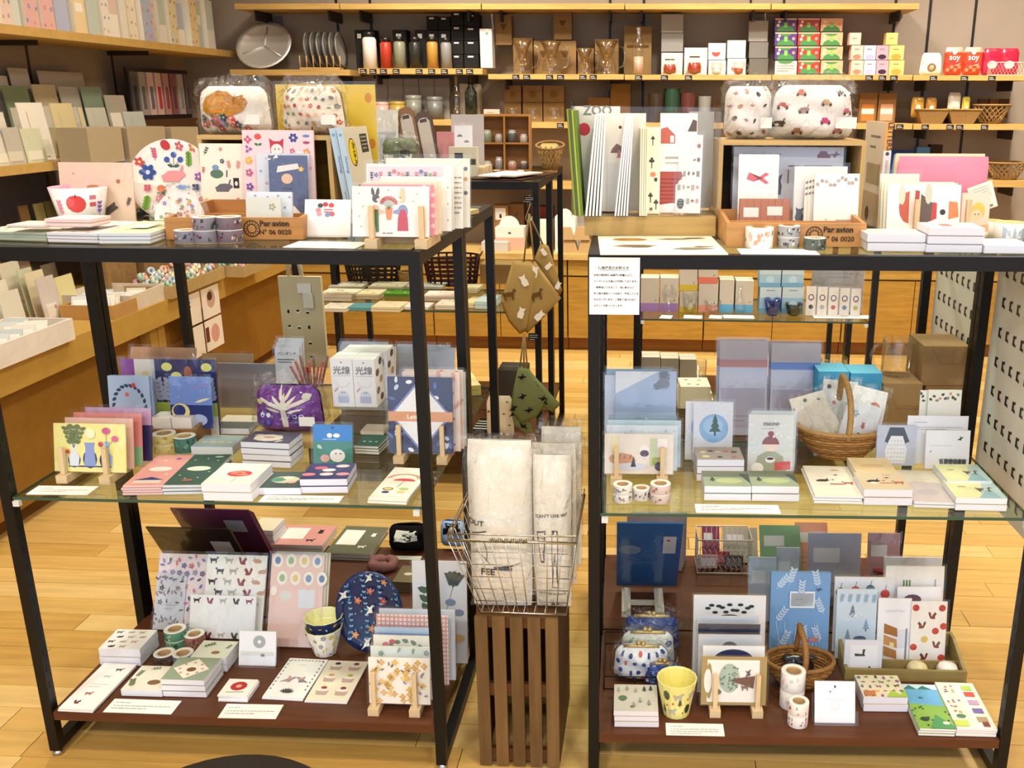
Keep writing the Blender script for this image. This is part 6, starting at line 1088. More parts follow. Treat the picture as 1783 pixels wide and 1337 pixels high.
# ================================================================ G: wooden shelf of the right rack
z=RS
def figs(cv): scatter(cv,22,['2e4a90','2e4a90','d86a60','3a5aa0'],[CAT,'o',CAT],.1,14)
yp=on(k,1120,1192,z).y
pouch('white clasp purse with blue figures, front of the three purses',k,z,yp+.03,1068,1166,1122,.055,'f2f2f8',figs,True,clasp='c8a868',tagc=None,seed=31,trap=.1)
pouch('clasp purse with green leaves behind the blue figure purse',k,z,yp+.085,1080,1176,1098,.05,'e4e4e0',lambda cv:scatter(cv,10,['5a8a5a','3a6a4a','2e4a90'],['o','l'],.16,5),True,clasp='c8a868',tagc=None,seed=32,trap=.1)
pouch('dark blue clasp purse rearmost of the three purses',k,z,yp+.135,1086,1184,1070,.05,'23408e',None,True,clasp='c8a868',tagc=None,seed=33,trap=.1)
pouch('small bright blue clasp purse between the purses and the yellow cup',k,z,yp+.005,1120,1188,1152,.04,'2a4a9e',lambda cv:scatter(cv,8,['8aa8e0','d8e0f4'],['o'],.1,5),True,clasp='c8a868',tagc=None,seed=34,trap=.3)
pw_=on(k,1060,1196,z); e=tag(MB().tube([(-.01,-.02,.03),(.12,-.02,.03),(.12,.16,.03),(-.01,.16,.03)],.0015,'1a1816',5,True).tube([(-.01,-.02,0),(.12,-.02,0),(.12,.16,0),(-.01,.16,0)],.0015,'1a1816',5,True).tube([(.055,-.02,0),(.055,-.02,.03)],.0015,'1a1816',5).tube([(-.01,-.02,0),(-.01,-.02,.03)],.0015,'1a1816',5).tube([(.12,-.02,0),(.12,-.02,.03)],.0015,'1a1816',5).build('wire_holder','steel'),'thin black wire holder around the clasp purses','holder'); put(e,k,pw_.x,yp,z+.002)
def wood_(cv): cv.rect(0,0,1,1,'cfcabb'); [cv.tree(x,y,.2,c) for x,y,c in ((.1,.7,'a8a898'),(.3,.75,'a0a090'),(.5,.68,'a8a898'),(.7,.72,'2f4038'),(.85,.74,'2f4038'),(.2,.35,'4a6a50'),(.6,.3,'a8a898'),(.8,.2,'98988a'),(.45,.12,'a0a090'))]; cv.ell(.2,.46,.1,.09,'5a7a58'); cv.ell(.4,.14,.03,.02,'1f1a18')
flat('postcard_pad','','postcards',k,z,(1070,1266),(1147,1267),1238,1192,3,'cfcabb','e6e2ea',wood_,labels=['lowest of three forest postcard pads','middle of three forest postcard pads','postcard pad with a misty forest, topmost of three'])
def forestcup(cv): [cv.ell(x,y,.06,.09,c) for x,y,c in ((.3,.72,'4a5a3a'),(.72,.3,'33402e'))]; [cv.tree(x,y,.16,'5a4a38') for x,y in ((.55,.4),(.22,.15))]; [cv.shape(x,y,DOG,.16,'b4b4ac') for x,y in ((.52,.72),(.4,.25),(.8,.7))]; [cv.ell(x,y,.02,.02,'c8584a') for x,y in ((.42,.5),(.7,.6),(.62,.2),(.3,.42))]
cup('yellow cup with forest animals on the lower right shelf',k,z,1178,1250,67,44,1176,'f2e88a','f0e890',forestcup,facets=16)
s0=on(k,1244,1250,z).y
stand('wooden stand with the tree card on the lower right shelf',k,z,s0,(1245,1249),(1319,1251),.14,.09)
def treecard(cv): cv.rect(0,0,1,1,'a8925e'); cv.rect(.09,.06,.8,.88,'f4f4f0'); cv.ell(.12,.5,.05,.3,'a8925e'); cv.ell(.1,.5,.06,.2,'f4f4f0'); cv.ell(.43,.56,.16,.24,'a8c0b4',n=18); [cv.ell(rnd.uniform(.3,.56),rnd.uniform(.32,.8),.014,.014,'5a7a70') for i in range(30)]; cv.poly([(.44,.52),(.8,.36),(.82,.62),(.5,.56)],'6a4a44'); cv.shape(.72,.66,BIRD,.16,'4a5060',1); cv.shape(.68,.38,DOG,.12,'7a6a68'); cv.ell(.27,.28,.04,.04,'6a6a58')
def moon(bg,c): return lambda cv:[cv.rect(0,0,1,1,bg),cv.ell(.5,.5,.34,.3,c,n=20),cv.ell(.5,.45,.31,.28,bg,n=20)]
def papercut(cv): cv.rect(0,0,1,1,'f2f2f4'); [cv.ell(.2+.05*i,.84+.05*math.sin(i*2.3),.04,.022,'1f1c22') for i in range(13)]; cv.ell(.5,.72,.16,.06,'1f2440')
for i,(uL,uR,vT,c,lb,ar) in enumerate(((1222,1336,1145,'a8925e','gold edged card with a round tree and birds',treecard),(1224,1332,1126,'f4f4f6','white card with a navy hill second behind the tree card',lambda cv:cv.ell(.5,.7,.34,.22,'2a3560',0,18,0,math.pi)),(1216,1326,1106,'c8ccd4','grey foil card third behind the tree card',lambda cv:cv.ell(.5,.8,.12,.08,'5a6068')),(1216,1324,1088,'2a3048','navy card with a pale moon arc fourth behind the tree card',moon('2a3048','dfe2ea')),(1214,1322,1074,'d4dce8','pale foil card fifth behind the tree card',None))):
    card('greeting_card',lb,'card',k,z+.0168,s0+.019+.022*i,uL,uR,vT,.14,.003,c,ar,True)
card('greeting_card','large white card with a black papercut forest at the rear','card',k,z,s0+.15,1208,1334,1038,.16,.004,'f2f2f4',papercut,True)
def bluebook(cv): cv.rect(0,0,1,1,'7aa4d4'); [cv.sprig(x,y,.26,a,'c4daf0',5,.2) for x,y,a in ((.1,.8,.9),(.3,.85,1.3),(.8,.82,1.8),(.9,.5,2),(.1,.4,1),(.2,.1,1.2),(.6,.15,1.7),(.85,.15,1.9),(.5,.7,1.5))]; [cv.line([(x,.02),(x+.1*q,.4)],.01,'c4daf0') for x,q in ((.2,-1),(.3,-.6),(.4,.5),(.7,1),(.8,-.5))]; cv.rect(.32,.58,.42,.2,'eef2f8'); cv.rect(.34,.6,.38,.16,'dfe6f2'); cv.bars(.42,.68,.22,1,.1,'8a94a8'); cv.shape(.8,.8,BIRD,.12,'4a5a80'); cv.shape(.75,.2,RABBIT,.16,'d88a88')
card('notebook','large sky blue notebook with white ferns','notebook',k,z,(1392,1142),1343,1447,999,.16,.012,'7aa4d4',bluebook)
p,R,hh=wicker('small wicker basket of badges with an arched handle on the lower shelf',k,z,1395,1208,112,1146,1092,'9a6a38',handle='y',squash=.7)
for i in range(8):
    a=i*.785; o=tag(MB().lathe([(0,0),(.016,0),(.0165,.003),(.012,.006),(0,.007)],16,cols=['4a4a4e','2a2a2e',('f2efe8' if i==4 else '1f1f24'),('f2efe8' if i==4 else '1a1a1e')]).build('badge','gloss'),'white badge with tiny lettering in the small wicker basket' if i==4 else 'dark round badge heaped in the small wicker basket','badge','dark badges in the basket' if i!=4 else None); put(o,k,p.x+.026*math.cos(a)*(.4+.6*(i%2)),p.y+.02*math.sin(a),z+hh*.55+.006*i,0,.5-.12*i,.3*math.sin(i))
tape('',k,z,1381,1238,40,33,2,'f4f0ec',side=['e8c8c0','d8d0d0','e4dcd8'],labels=['wide white tape, lower of the tall pair on the lower right shelf','wide white tape, upper of the tall pair on the lower right shelf'])
tape('',k,z,1391,1269,33,22,2,'eeeae6',side=['b83a40','8a9098','c8a0a0'],labels=['white tape with red berries, lower of the front pair','white tape with red berries, upper of the front pair'])
standee('white memo display with a pencil drawing on an acrylic rest',k,z,(1453,1260),1419,1489,1186,lambda cv:[cv.ell(.5,.42,.13,.13,'dfe0e6',n=18),cv.ell(.5,.42,.07,.07,'f4f4f8'),cv.ell(.5,.88,.03,.04,'5a6a88'),cv.ell(.38,.76,.02,.03,'d85a58'),cv.rect(.3,.56,.45,.02,'d4d6de')],col='f0f1f6')
tG,aG,bG,hf=tray('olive wooden tray of upright cards on the lower right shelf',k,z,(1470,1184),(1682,1189),1165,.12,'9a8550',2.0,None,divs=(.36,))
ty=aG.y
def winter(cv): cv.rect(0,0,1,1,'cfe2f2'); [cv.tree(x,y,.3,c) for x,y,c in ((.3,.25,'7a9ab8'),(.75,.4,'8aaac8'),(.4,.6,'5a7a98'))]; [cv.sprig(.1+.2*i,.8,.2,1.4,'8ab0cc',4) for i in range(5)]; cv.ell(.6,.3,.16,.07,'3a5a88'); cv.ell(.3,.12,.1,.05,'5a8a78'); cv.rect(.6,.06,.1,.1,'b85a50'); cv.text('SKY',.5,.6,.16,'eef6fa')
def apples(cv): cv.rect(0,0,1,1,'f4f4f8'); [ (cv.ell(x,y,.08,.08,c),cv.line([(x,y+.06),(x+.02,y+.12)],.01,'4a3a30')) for x,y,c in ((.1,.8,'2a3560'),(.35,.82,'c8384a'),(.6,.84,'3a6a8a'),(.85,.78,'d8483a'),(.9,.55,'3a8a5a'),(.6,.6,'e8b84a'))]
def veg(cv): cv.rect(0,0,1,1,'f4f2f0'); [cv.rect(.3+.05*i,.62,.03,.22,'5a8a48') for i in range(3)]; [cv.ell(.55+.07*(i%3),.66+.07*(i//3),.06,.05,c) for i,c in enumerate(('3a3a38','8a3a38','5a4a40','a84a40','6a5a78','b85a4a'))]; cv.line([(.85,.6),(.85,.85)],.02,'9a9ab0')
def toast(cv): cv.rect(0,0,1,1,'f0f0f4'); cv.text('UNWRITTEN',.5,.78,.1,'d0d0da'); cv.ell(.75,.35,.3,.3,'e0e2ec',n=24); [cv.poly([(.2,.08+.18*i),(.62,.02+.18*i),(.6,.16+.18*i),(.2,.24+.18*i)],c) for i,c in enumerate(('b8804a','c8925a','a87038'))]; cv.poly([(.38,.22),(.52,.2),(.52,.28),(.4,.3)],'f4e0a0'); cv.rect(.85,.02,.06,.5,'8a8a98')
def squir(cv): cv.rect(0,0,1,1,'f6f2ec'); [cv.shape(x,y,SQUIRREL,.22,'7a3a32',0,f) for x,y,f in ((.6,.78,1),(.3,.62,-1),(.75,.3,1),(.4,.1,-1))]; [cv.ell(x,y,.1,.1,c) for x,y,c in ((.12,.9,'c8382e'),(.86,.9,'b8342e'),(.7,.52,'c84a3a'),(.4,.38,'e0c060'),(.1,.25,'c8382e'),(.92,.6,'c8382e'),(.9,.08,'c83a30'))]
def swans(cv): cv.rect(0,0,1,1,'dfe2ee'); cv.rect(.16,.0,.72,.86,'eef0f6'); cv.shape(.42,.6,[(-.3,-.12),(.3,-.14),(.34,.04),(.05,.02),(-.12,.0),(-.14,.3),(-.3,.3),(-.24,.02)],.45,'2a2c30',0,-1); cv.shape(.75,.14,[(-.3,-.12),(.3,-.14),(.34,.04),(.05,.02),(-.12,.0),(-.14,.3),(-.3,.3),(-.24,.02)],.35,'4a4e58')
for nm,lb,dy,uL,uR,vT,ar,c,sl,h_ in (('letter_set','white letter set with coloured apples rearmost in the olive tray',.105,1454,1558,1006,apples,'f4f4f8',True,None),('letter_set','white letter set with vegetables at the right rear of the tray',.108,1543,1645,987,veg,'f4f2f0',True,None),('greeting_card','white card with a plum cake in front of the vegetable set',.09,1563,1640,1023,lambda cv:cv.ell(.35,.82,.2,.12,'6a4a58'),'eeedf0',False,None),
  ('envelope','pale blue winter envelope in the olive tray',.075,1458,1528,1027,winter,'cfe2f2',True,None),('envelope','white envelope with slices of toast and a knife',.07,1530,1588,1043,toast,'f0f0f4',False,None),('envelope','white envelope with squirrels and red apples',.065,1588,1650,1049,squir,'f6f2ec',True,None),('memo_pad','small pale memo pad with a black swan at the tray front',.012,1471,1537,1116,swans,'dfe2ee',True,None)):
    card(nm,lb,nm.replace('_',' '),k,z+.005,ty+dy,uL,uR,vT,.16,.004,c,ar,sl)
for i,(u,v,c,lb) in enumerate(((1598,1178,'e4d4a0','flat painted pebble with red stripes in the olive tray'),(1650,1178,'efe6e0','round white egg shaped pebble with a red mark in the tray'))):
    q=on(k,u,v,z); R=16*px(k,q)*1.1; mb=MB().lathe([(0,0),(R*.7,R*.1),(R,R*.45),(R*.75,R*.85),(.3*R,R*(1.0)),(0,R*1.03)],20,col=c); [mb.add([((.2*R*j-.2*R)+dx*R*.05,-R*.74+dz*R*.1,R*.55+dz*R*.22) for dx,dz in ((-1,-1),(1,-1),(1,1),(-1,1))],[(0,1,2,3)],'a83a3a') for j in range(3)]; o=tag(mb.build('painted_pebble','gloss'),lb,'pebble'); put(o,k,q.x,ty+.026,z+.0045)
def zooart(cv): cv.rect(0,0,1,1,'e8d8b8'); scatter(cv,26,['c8503a','3a3a3a','4a7a9a','8a5a8a','e8a050','5a8a4a'],[DOG,CAT,'o',BIRD],.12,8); cv.poly([(.55,.05),(.7,.3),(.85,.1),(1,.3),(1,0),(.55,0)],'a8c84a'); cv.rect(.05,.05,.25,.22,'c87a4a')
flat('postcard_pad','','postcards',k,z,(1503,1239),(1580,1240),1214,1176,2,'e8d8b8','e6e4ee',zooart,labels=['lower animal parade pad below the olive tray','postcard pad with an animal parade, upper of two'])
def lake(cv): cv.rect(0,0,1,1,'8ab84a'); cv.poly([(0,.55),(.95,.5),(1,.9),(0,.9)],'6ab0dc'); cv.rect(0,.88,1,.12,'cfe4f0'); cv.poly([(0,.88),(.2,.98),(.4,.88),(.6,.97),(.85,.88)],'3a7a6a'); cv.shape(.4,.68,CAR,.14,'2a4a6a'); [cv.ell(rnd.random(),rnd.uniform(.05,.5),.035,.035,'2a5a30') for i in range(16)]; cv.ell(.25,.2,.12,.1,'1f3a2a'); cv.poly([(.3,0),(.6,.3),(1,.05),(1,0)],'4a9a5a'); cv.ell(.8,.12,.1,.07,'e8f0d0')
flat('notebook','','notebook',k,z,(1599,1281),(1662,1283),1268,1192,3,'8ab84a','e8e8ee',lake,labels=['lowest of three lake map notebooks','middle of three lake map notebooks','notebook with a blue lake and green hills, topmost'])
def town(cv): cv.rect(0,0,1,1,'f0ead8'); cv.poly([(.45,.9),(.7,.95),(.8,0),(.55,0)],'f6f0e8'); [cv.ell(rnd.uniform(.05,.4),rnd.uniform(.3,.95),.035,.03,rnd.choice(['3a3a38','c8503a','5a7a9a','e8a050'])) for i in range(18)]; [cv.rect(.62,y,.26,.1,c) for y,c in ((.82,'b8d05a'),(.68,'d8503a'),(.5,'c8a0c8'),(.32,'7a6ab0'),(.14,'b8a070'))]; cv.ell(.25,.25,.12,.08,'4a8a5a'); cv.rect(.0,.04,.35,.12,'c8dc5a'); cv.rect(.7,.04,.16,.09,'8a3a30')
flat('notebook','','notebook',k,z,(1664,1282),(1734,1284),1268,1189,3,'f0ead8','ecebf2',town,labels=['lowest of three town map notebooks','middle of three town map notebooks','notebook with a colourful town street, topmost'])
strip('price card before the yellow cup on the lower right shelf',k,z,(1160,1280),(1262,1282),1260,4)
# rear half of the lower right shelf
card('clear_file','blue clear file tilted away on a white stand at the rear','file',k,z+.01,.59,1074,1190,914,-.6,.004,'2a6ab0',lambda cv:[cv.rect(.72,.55,.2,.26,'e8e4ea'),cv.ell(.8,.75,.03,.03,'c83a48'),cv.ell(.2,.6,.18,.14,'7a98b8')],True)
stand('white wooden stand under the tilted blue file',k,z,.455,(1090,1018),(1146,1036),.12,.07,'e6e0d2')
for i in range(4): card('clear_file','grey pink clear file, %s of four behind the tilted blue one'%('first','second','third','fourth')[i],'file',k,z,.70+.02*i,1092+3*i,1190+2*i,899-2*i,.05,.003,['d8b0a8','c8c4cc','b8bcc8','a8b0c4'][i],None,True)
def wirebox(label,k,z,y,uL,uR,vT,vB,col):
    p=aty(k,uL,vB,y); q=aty(k,uR,vT,y); w_=q.x-p.x; h=q.z-p.z; d=.09; e=empty('wire_basket',label,'basket'); m=MB()
    for zz in (0,h): MB().tube([(0,0,zz),(w_,0,zz),(w_,d,zz),(0,d,zz)],.0022,col,6,True).build('rim' if zz else 'base_ring','plastic',e)
    for j in range(4):
        for i in range(10): x0=w_*i/10; zz=h*j/4; m.tube([(x0+(w_/20 if j%2 else 0),0,zz),(x0+w_/20+(w_/20 if j%2 else 0),0,zz+h/8),(x0+(w_/20 if j%2 else 0),0,zz+h/4)],.0009,col,4); 
    for j in range(4):
        for i in range(7): y0=d*i/7; zz=h*j/4; [m.tube([(xx,y0,zz),(xx,y0+d/14,zz+h/8),(xx,y0,zz+h/4)],.0009,col,4) for xx in (0,w_)]
    for i in range(10): m.tube([(w_*i/10,d,0),(w_*i/10,d,h)],.0009,col,4)
    m.build('wire_mesh','plastic',e); put(e,k,p.x,y,z); return w_,h,p.x
yw=on(k,1265,1000,z).y
w_,h,x0=wirebox('small white chicken wire basket at the rear of the lower right shelf',k,z+.003,yw,1214,1310,944,1000,'e4dccb')
for i,(c,lb) in enumerate((('c8a0a8','pink card pack in the chicken wire basket'),('a8343e','red chequered pack in the chicken wire basket'),('5a4a50','dark pack in the chicken wire basket'))):
    o=tag(MB().box(-.025,0,0,.025,.012,.034,c).box(-.02,-.0006,.006,.02,0,.026,['e4d4d8','d86a70','8a7a80'][i]).build('card_pack','gloss'),lb,'card pack'); put(o,k,x0+.03+.034*i,yw+.02+.022*(i%2),z+.008,0,-.3)
for i,(uL,uR,vT,yy,c,lb,sl) in enumerate(((1222,1252,918,.75,'8a3a58','small plum patterned card at the rear of the lower right shelf',0),(1258,1318,921,.745,'b8b0a0','grey boxed brooch card left of the green book',0),(1322,1392,917,.66,'8ab08a','green covered book at the rear of the lower right shelf',0),(1384,1440,912,.69,'e8a088','salmon book just right of the green one',0),(1408,1500,930,.52,'b4b4c8','grey memo sheet in the clear rear display box',1),(1304,1352,972,.44,'c4c8d8','tilted clear card in front of the chicken wire basket',1),(1352,1392,955,.47,'c8c8d4','grey tag card left of the clear rear display box',1),(1512,1568,930,.60,'b88a90','rosy paper sheaf right of the clear rear display box',1),(1540,1640,972,.52,'d8d8dc','white envelope sheaf at the right rear',1))):
    card('paper_pack',lb,'card',k,z,yy,uL,uR,vT,(.2 if sl else .6),.006,c,lambda cv:[cv.rect(.1,.6,.5,.2,'e4e0e4'),cv.bars(.15,.3,.5,2,.1,'8a8a98',.02)],bool(sl))
for i,c in enumerate(('8a3040','c8823a','9aa03a','d0c050','6a7a4a')):
    q=aty(k,1520,960+8*i,.62); o=tag(MB().box(0,0,0,.14-.012*i,.1,.004,c).build('paper_sheaf','paper'),'%s paper sheaf fanned out at the right rear of the lower shelf'%('crimson','orange','olive','yellow','moss')[i],'paper'); put(o,k,q.x+.01*i,.60,z+.055-.011*i,.1*i-.2)
e=empty('acrylic_box','clear acrylic box with grey sheets at the rear of the lower shelf','box'); a=aty(k,1395,965,.47); b=aty(k,1520,965,.47); w_=b.x-a.x
MB().box(0,0,0,w_,.003,.09,'ffffff').build('front_sheet','acrylic',e); MB().box(0,.10,0,w_,.103,.11,'ffffff').build('back_sheet','acrylic',e); [MB().box(x,.003,0,x+.003,.10,.09,'ffffff').build('side_sheet','acrylic',e) for x in (0,w_-.003)]; put(e,k,a.x,.47,z+.001)

# ================================================================ H: rack behind on the left
ORD=('first','second','third','fourth','fifth','sixth','seventh','eighth','ninth','tenth','eleventh','twelfth','thirteenth','fourteenth','fifteenth','sixteenth','seventeenth','eighteenth','nineteenth','twentieth','twenty-first','twenty-second','twenty-third','twenty-fourth','twenty-fifth','twenty-sixth','twenty-seventh','twenty-eighth','twenty-ninth','thirtieth','thirty-first','thirty-second')
k=3; z=RH
yj=on(k,875,299,z).y
a=aty(k,830,296,yj); b=aty(k,922,296,yj); w_=b.x-a.x; h=.205; d=.05; t=.008; e=empty('compartment_box','tilted wooden box with four compartments of little jars','box')
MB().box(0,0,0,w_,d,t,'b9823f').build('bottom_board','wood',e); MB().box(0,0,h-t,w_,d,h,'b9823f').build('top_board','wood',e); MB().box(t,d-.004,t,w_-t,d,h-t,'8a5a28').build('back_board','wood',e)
for x in (0,w_-t): MB().box(x,0,t,x+t,d,h-t,'b9823f').build('side_board','woodz',e)
MB().box(t,.002,h*.48,w_-t,d-.004,h*.48+.006,'b9823f').build('shelf','wood',e); MB().box(w_/2-.003,.002,t,w_/2+.003,d-.004,h-t,'b9823f').build('divider','woodz',e)
for x in (.3,.75): MB().box(w_*x,-.001,.002,w_*x+.022,-.0002,.007,'f4f0e4').build('price_label','paper',e)
put(e,k,a.x+.004,yj,z,.06,-.2); MJ=e.matrix_world.copy()
for i in range(8):
    r_,c_=divmod(i,4); x=w_*(.17+.22*c_) if c_<2 else w_*(.2+.22*c_); zz=(t if r_ else h*.48+.006)+.0005; R=.015 if i%2 else .017; hh=.046 if (i in (0,2,5)) else .032
    o=tag(MB().lathe([(0,0),(R,0),(R,hh*.75),(R*.75,hh*.85),(R*.8,hh),(0,hh)],14,cols=['c8c4bc',['8a9a80','b0a8a0','5a5a54','c0b8b0','b8b4b0','a8a4a0','c89a8a','6a6460'][i],'d8d4cc','b8b4ac','d8d8d4']).build('small_jar','gloss'),'little glass jar, %s in the %s row of the compartment box'%(ORD[c_],('upper','lower')[r_]),'jar'); o.matrix_world=MJ@Matrix.Translation((x,.022,zz))
hang('shop_card','small white sign on top of the compartment box','sign',k,yj+.06,842,870,190,203,.001,'f6f0e4',lambda cv:cv.bars(.2,.5,.6,1,.2,'8a8478',.03))
flat('serving_tray','dark brown tray before the compartment box','tray',k,z,(806,314),(905,317),310,299,1,'4a2e1e','3a2216',m='wood')
flat('folded_cloth','white patterned cloth on the dark brown tray','cloth',k,z+.013,(832,308),(868,309),305,297,1,'f2ece4','e8ded4',lambda cv:scatter(cv,10,['c8908a','8a9a80'],['o'],.07,3),m='cloth')
flat('folded_cloth','beige patterned cloth beside the white one on the tray','cloth',k,z+.013,(870,308),(896,309),305,298,1,'e0d4c4','d8c8b8',m='cloth')
p=on(k,948,304,z); e=empty('rattan_basket','flared rattan basket at the rear right of the jar cabinet rack','basket'); m=MB()
for i in range(16):
    a0=i*.3927
    for sg in (1,-1): m.tube([((.024+.026*q)*math.cos(a0+sg*q*1.0),(.024+.026*q)*math.sin(a0+sg*q*1.0),.01+.085*q) for q in (0,.33,.66,1)],.0018,'b08a52',5)
m.build('woven_strands','wicker',e); MB().tube([(.05*math.cos(i*.3927),.05*math.sin(i*.3927),.096+.012*math.sin(i*.3927)) for i in range(16)],.004,'9a7440',6,True).build('rim','wicker',e); MB().lathe([(0,0),(.026,0),(.026,.01),(0,.01)],16,col='9a7440').build('base','wicker',e)
put(e,k,p.x+.012,p.y+.08,z)
put(tag(MB().box(-.03,0,0,.03,.03,.015,'e8d890').box(-.026,.002,.015,.026,.028,.02,'c8a860').build('snack_packet','paper'),'yellow packet lying in the rattan basket','packet'),k,p.x+.012,p.y+.065,z+.085,.2,-.2)
put(tag(MB().box(0,0,0,.60,.16,.035,'d8c49a').build('riser_block','wood'),'low pale wooden riser on the rack with eyeglass cases','block'),k,.03,.14,z)
zq=z+.0355
for i,(u0,u1,vT,c) in enumerate(((692,722,182,'7a5a3a'),(722,752,190,'4a342a'))):
    P=[aty(k,u0,vT,.2),aty(k,u1,vT,.2)]; w2=P[1].x-P[0].x; h2=P[0].z-zq; pts=[(-w2/2+w2*.5*(1-math.cos(q)),0) for q in (0,)]
    out=[(-w2/2,.01),(-w2/2+.01,0),(w2/2-.01,0),(w2/2,.01),(w2/2,h2-.018),(w2*.3,h2-.003),(0,h2),(-w2*.3,h2-.003),(-w2/2,h2-.018)]
    mb=MB().prismy(out,0,.014,c); mb.prismy([(x*.72,.012+y*.82) for x,y in out],-.0015,0,'b8b0a8'); mb.box(-w2*.2,-.002,h2*.8,w2*.2,-.0015,h2*.86,'3a3230'); o=tag(mb.build('eyeglass_case','plastic'),('brown','dark')[i]+' eyeglass case with a grey card, %s of two'%('left','right')[i],'case'); put(o,k,(P[0].x+P[1].x)/2+.02,.2,zq,0,-.22,-.2)
e=empty('acrylic_box','clear acrylic box in front of the eyeglass cases','box'); a=aty(k,700,264,.15); b=aty(k,768,264,.15); w2=b.x-a.x
MB().box(0,0,0,w2,.002,.075,'ffffff').build('front_sheet','acrylic',e); MB().box(0,.04,0,w2,.042,.075,'ffffff').build('back_sheet','acrylic',e); [MB().box(x,.002,0,x+.002,.04,.075,'ffffff').build('side_sheet','acrylic',e) for x in (0,w2-.002)]; put(e,k,a.x,.145,zq)
pouch('green herb packet in crinkled clear bag left of the eyeglass cases',k,zq,.17,664,728,240,.05,'5a6a4a',lambda cv:[cv.rect(.05,.1,.3,.3,'dcd8d0'),cv.rect(.55,.1,.25,.5,'2a2a28'),cv.rect(.65,.1,.2,.3,'d8d4cc')],tagc=None,seed=41,trap=.1,name='herb_packet',cat='packet')
card('frosted_card','frosted white card standing right of the yellow file','card',k,zq,.2,652,692,192,.12,.004,'d8d6cc',lambda cv:cv.rect(.1,.05,.8,.55,'b4b6b8'),True)
for i,(u,v,c) in enumerate(((757,255,'e8dcd4'),(775,255,'f0e4da'),(757,246,'e0c8c4'),(774,246,'f0e0d8'))): tape(('pale tape','cream tape','rosy tape','peach tape')[i]+' in the little pile by the handbag card',k,zq+(.0 if i<2 else .0155),u,262,17,9,1,c,side=['c88a8a','a8a09a'])
sbox('pink_carton','little pink carton behind the tapes','carton',k,zq,.22,760,790,230,.03,'c88a90')
card('sticker_sheet','white sheet with four handbags','card',k,zq,.17,791,822,219,.12,.004,'e8e8ee',lambda cv:[cv.ell(x,y,.15,.13,c,0,12,0,math.pi) for x,y,c in ((.3,.72,'5a6a8a'),(.68,.58,'8a7a78'),(.3,.3,'7a8ac0'),(.7,.2,'c8a8b0'))],True)
card('grey_board','grey board with rounded top behind the handbag sheet','board',k,zq,.25,785,842,200,.1,.005,'b4aeb0')
sbox('label_box','clear topped label box under the handbag sheet','box',k,zq-.03,.13,781,830,256,.03,'c8c4b0',lambda cv:[cv.rect(.2,.3,.3,.5,'2a2a28'),cv.rect(.55,.4,.4,.2,'4a4a44')])
# towels on the glass shelf
z=.632
tw=[('white grey',560,603,545,531,'e8e0cc','6a5a40'),('teal',603,646,543,531,'6aa4a8','4a8a90'),('cream',646,696,545,528,'f0e2b8','c8b080'),('white',697,745,541,530,'eeece4','c8d4dc'),('cream lettered',758,806,541,525,'efe6cc','3a342c'),('pale yellow',806,826,538,520,'f4e6b0','d8c890'),('mint',827,858,540,516,'cfe8e4','7ab4b8'),('pale dotted',552,612,526,506,'e6d8c0','4a3e30'),('sand',600,660,523,507,'dcc8a4','5a4630'),('leaf green',662,715,518,507,'5a8a2c','e8f0d0'),('salmon striped',735,800,526,510,'f0d8cc','d88a80'),('stone',572,630,506,494,'d4c8b4','4a4034'),('ecru',640,700,508,494,'e2d4b8','6a5a48'),('light grey',706,770,505,495,'dcd8cc','8a8478'),('butter',790,830,512,498,'f0e4b8','b89a60')]
for i,(nm,uL,uR,vb,vt,c,c2) in enumerate(tw):
    flat('folded_towel','%s folded towels on the middle rack, %s of the pile'%(nm,'?'),'towel',k,z,(uL,vb-2),(uR,vb-1),vt+ (vb-vt)*.35,vt-4,2,c,c,lambda cv,c2=c2:[cv.ell(x,y,.05,.03,c2) for x,y in ((.2,.3),(.5,.7),(.75,.35),(.35,.8))],m='cloth',seed=i,labels=['%s folded towel on the middle rack, under its twin'%nm,'%s folded towel on the middle rack, upper of two'%nm])
def weave(label,k,z,y,uL,uR,vT,vB,col,handles=True):
    a=aty(k,uL,vB,y); b=aty(k,uR,vT,y); R=(b.x-a.x)/2; h=b.z-a.z; e=empty('woven_basket',label,'basket'); m=MB()
    for j in range(7): m.tube([(R*(.85+.15*j/6)*math.cos(i*6.2832/28),R*.7*(.85+.15*j/6)*math.sin(i*6.2832/28),.004+h*j/6) for i in range(28)],.004,col,5,True)
    for i in range(20): q=i*6.2832/20; m.tube([(R*.86*math.cos(q),R*.6*math.sin(q),0),(R*1.01*math.cos(q),R*.71*math.sin(q),h)],.004,col,5)
    m.build('woven_strands','wicker',e); MB().lathe([(0,.001),(R*.85,.001),(R*.85,.005),(0,.005)],20,sy=.7,col=col).build('base','wicker',e)
    if handles: [MB().tube([(sg*R,-.02,h),(sg*R*1.12,-.01,h+.02),(sg*R*1.12,.01,h+.02),(sg*R,.02,h)],.003,'8a6a40',5).build('handle','wicker',e) for sg in (1,-1)]
    put(e,k,(a.x+b.x)/2,y+R*.7,z); return e
weave('dark brown woven basket left of the white boxes behind the towels',k,z,.42,592,688,452,497,'2e231a'); weave('dark red woven basket behind the towels',k,z,.42,732,828,450,497,'3e1a1e'); weave('low tan woven basket between the two dark ones',k,z,.45,692,730,476,495,'a8854c',False)
sbox('kraft_carton','kraft box behind the towels, beside the red basket','carton',k,z,.5,835,905,461,.12,'b08c5a',None,'card')
for i,(v,lb) in enumerate(((447,'lower'),(420,'upper'))): pass
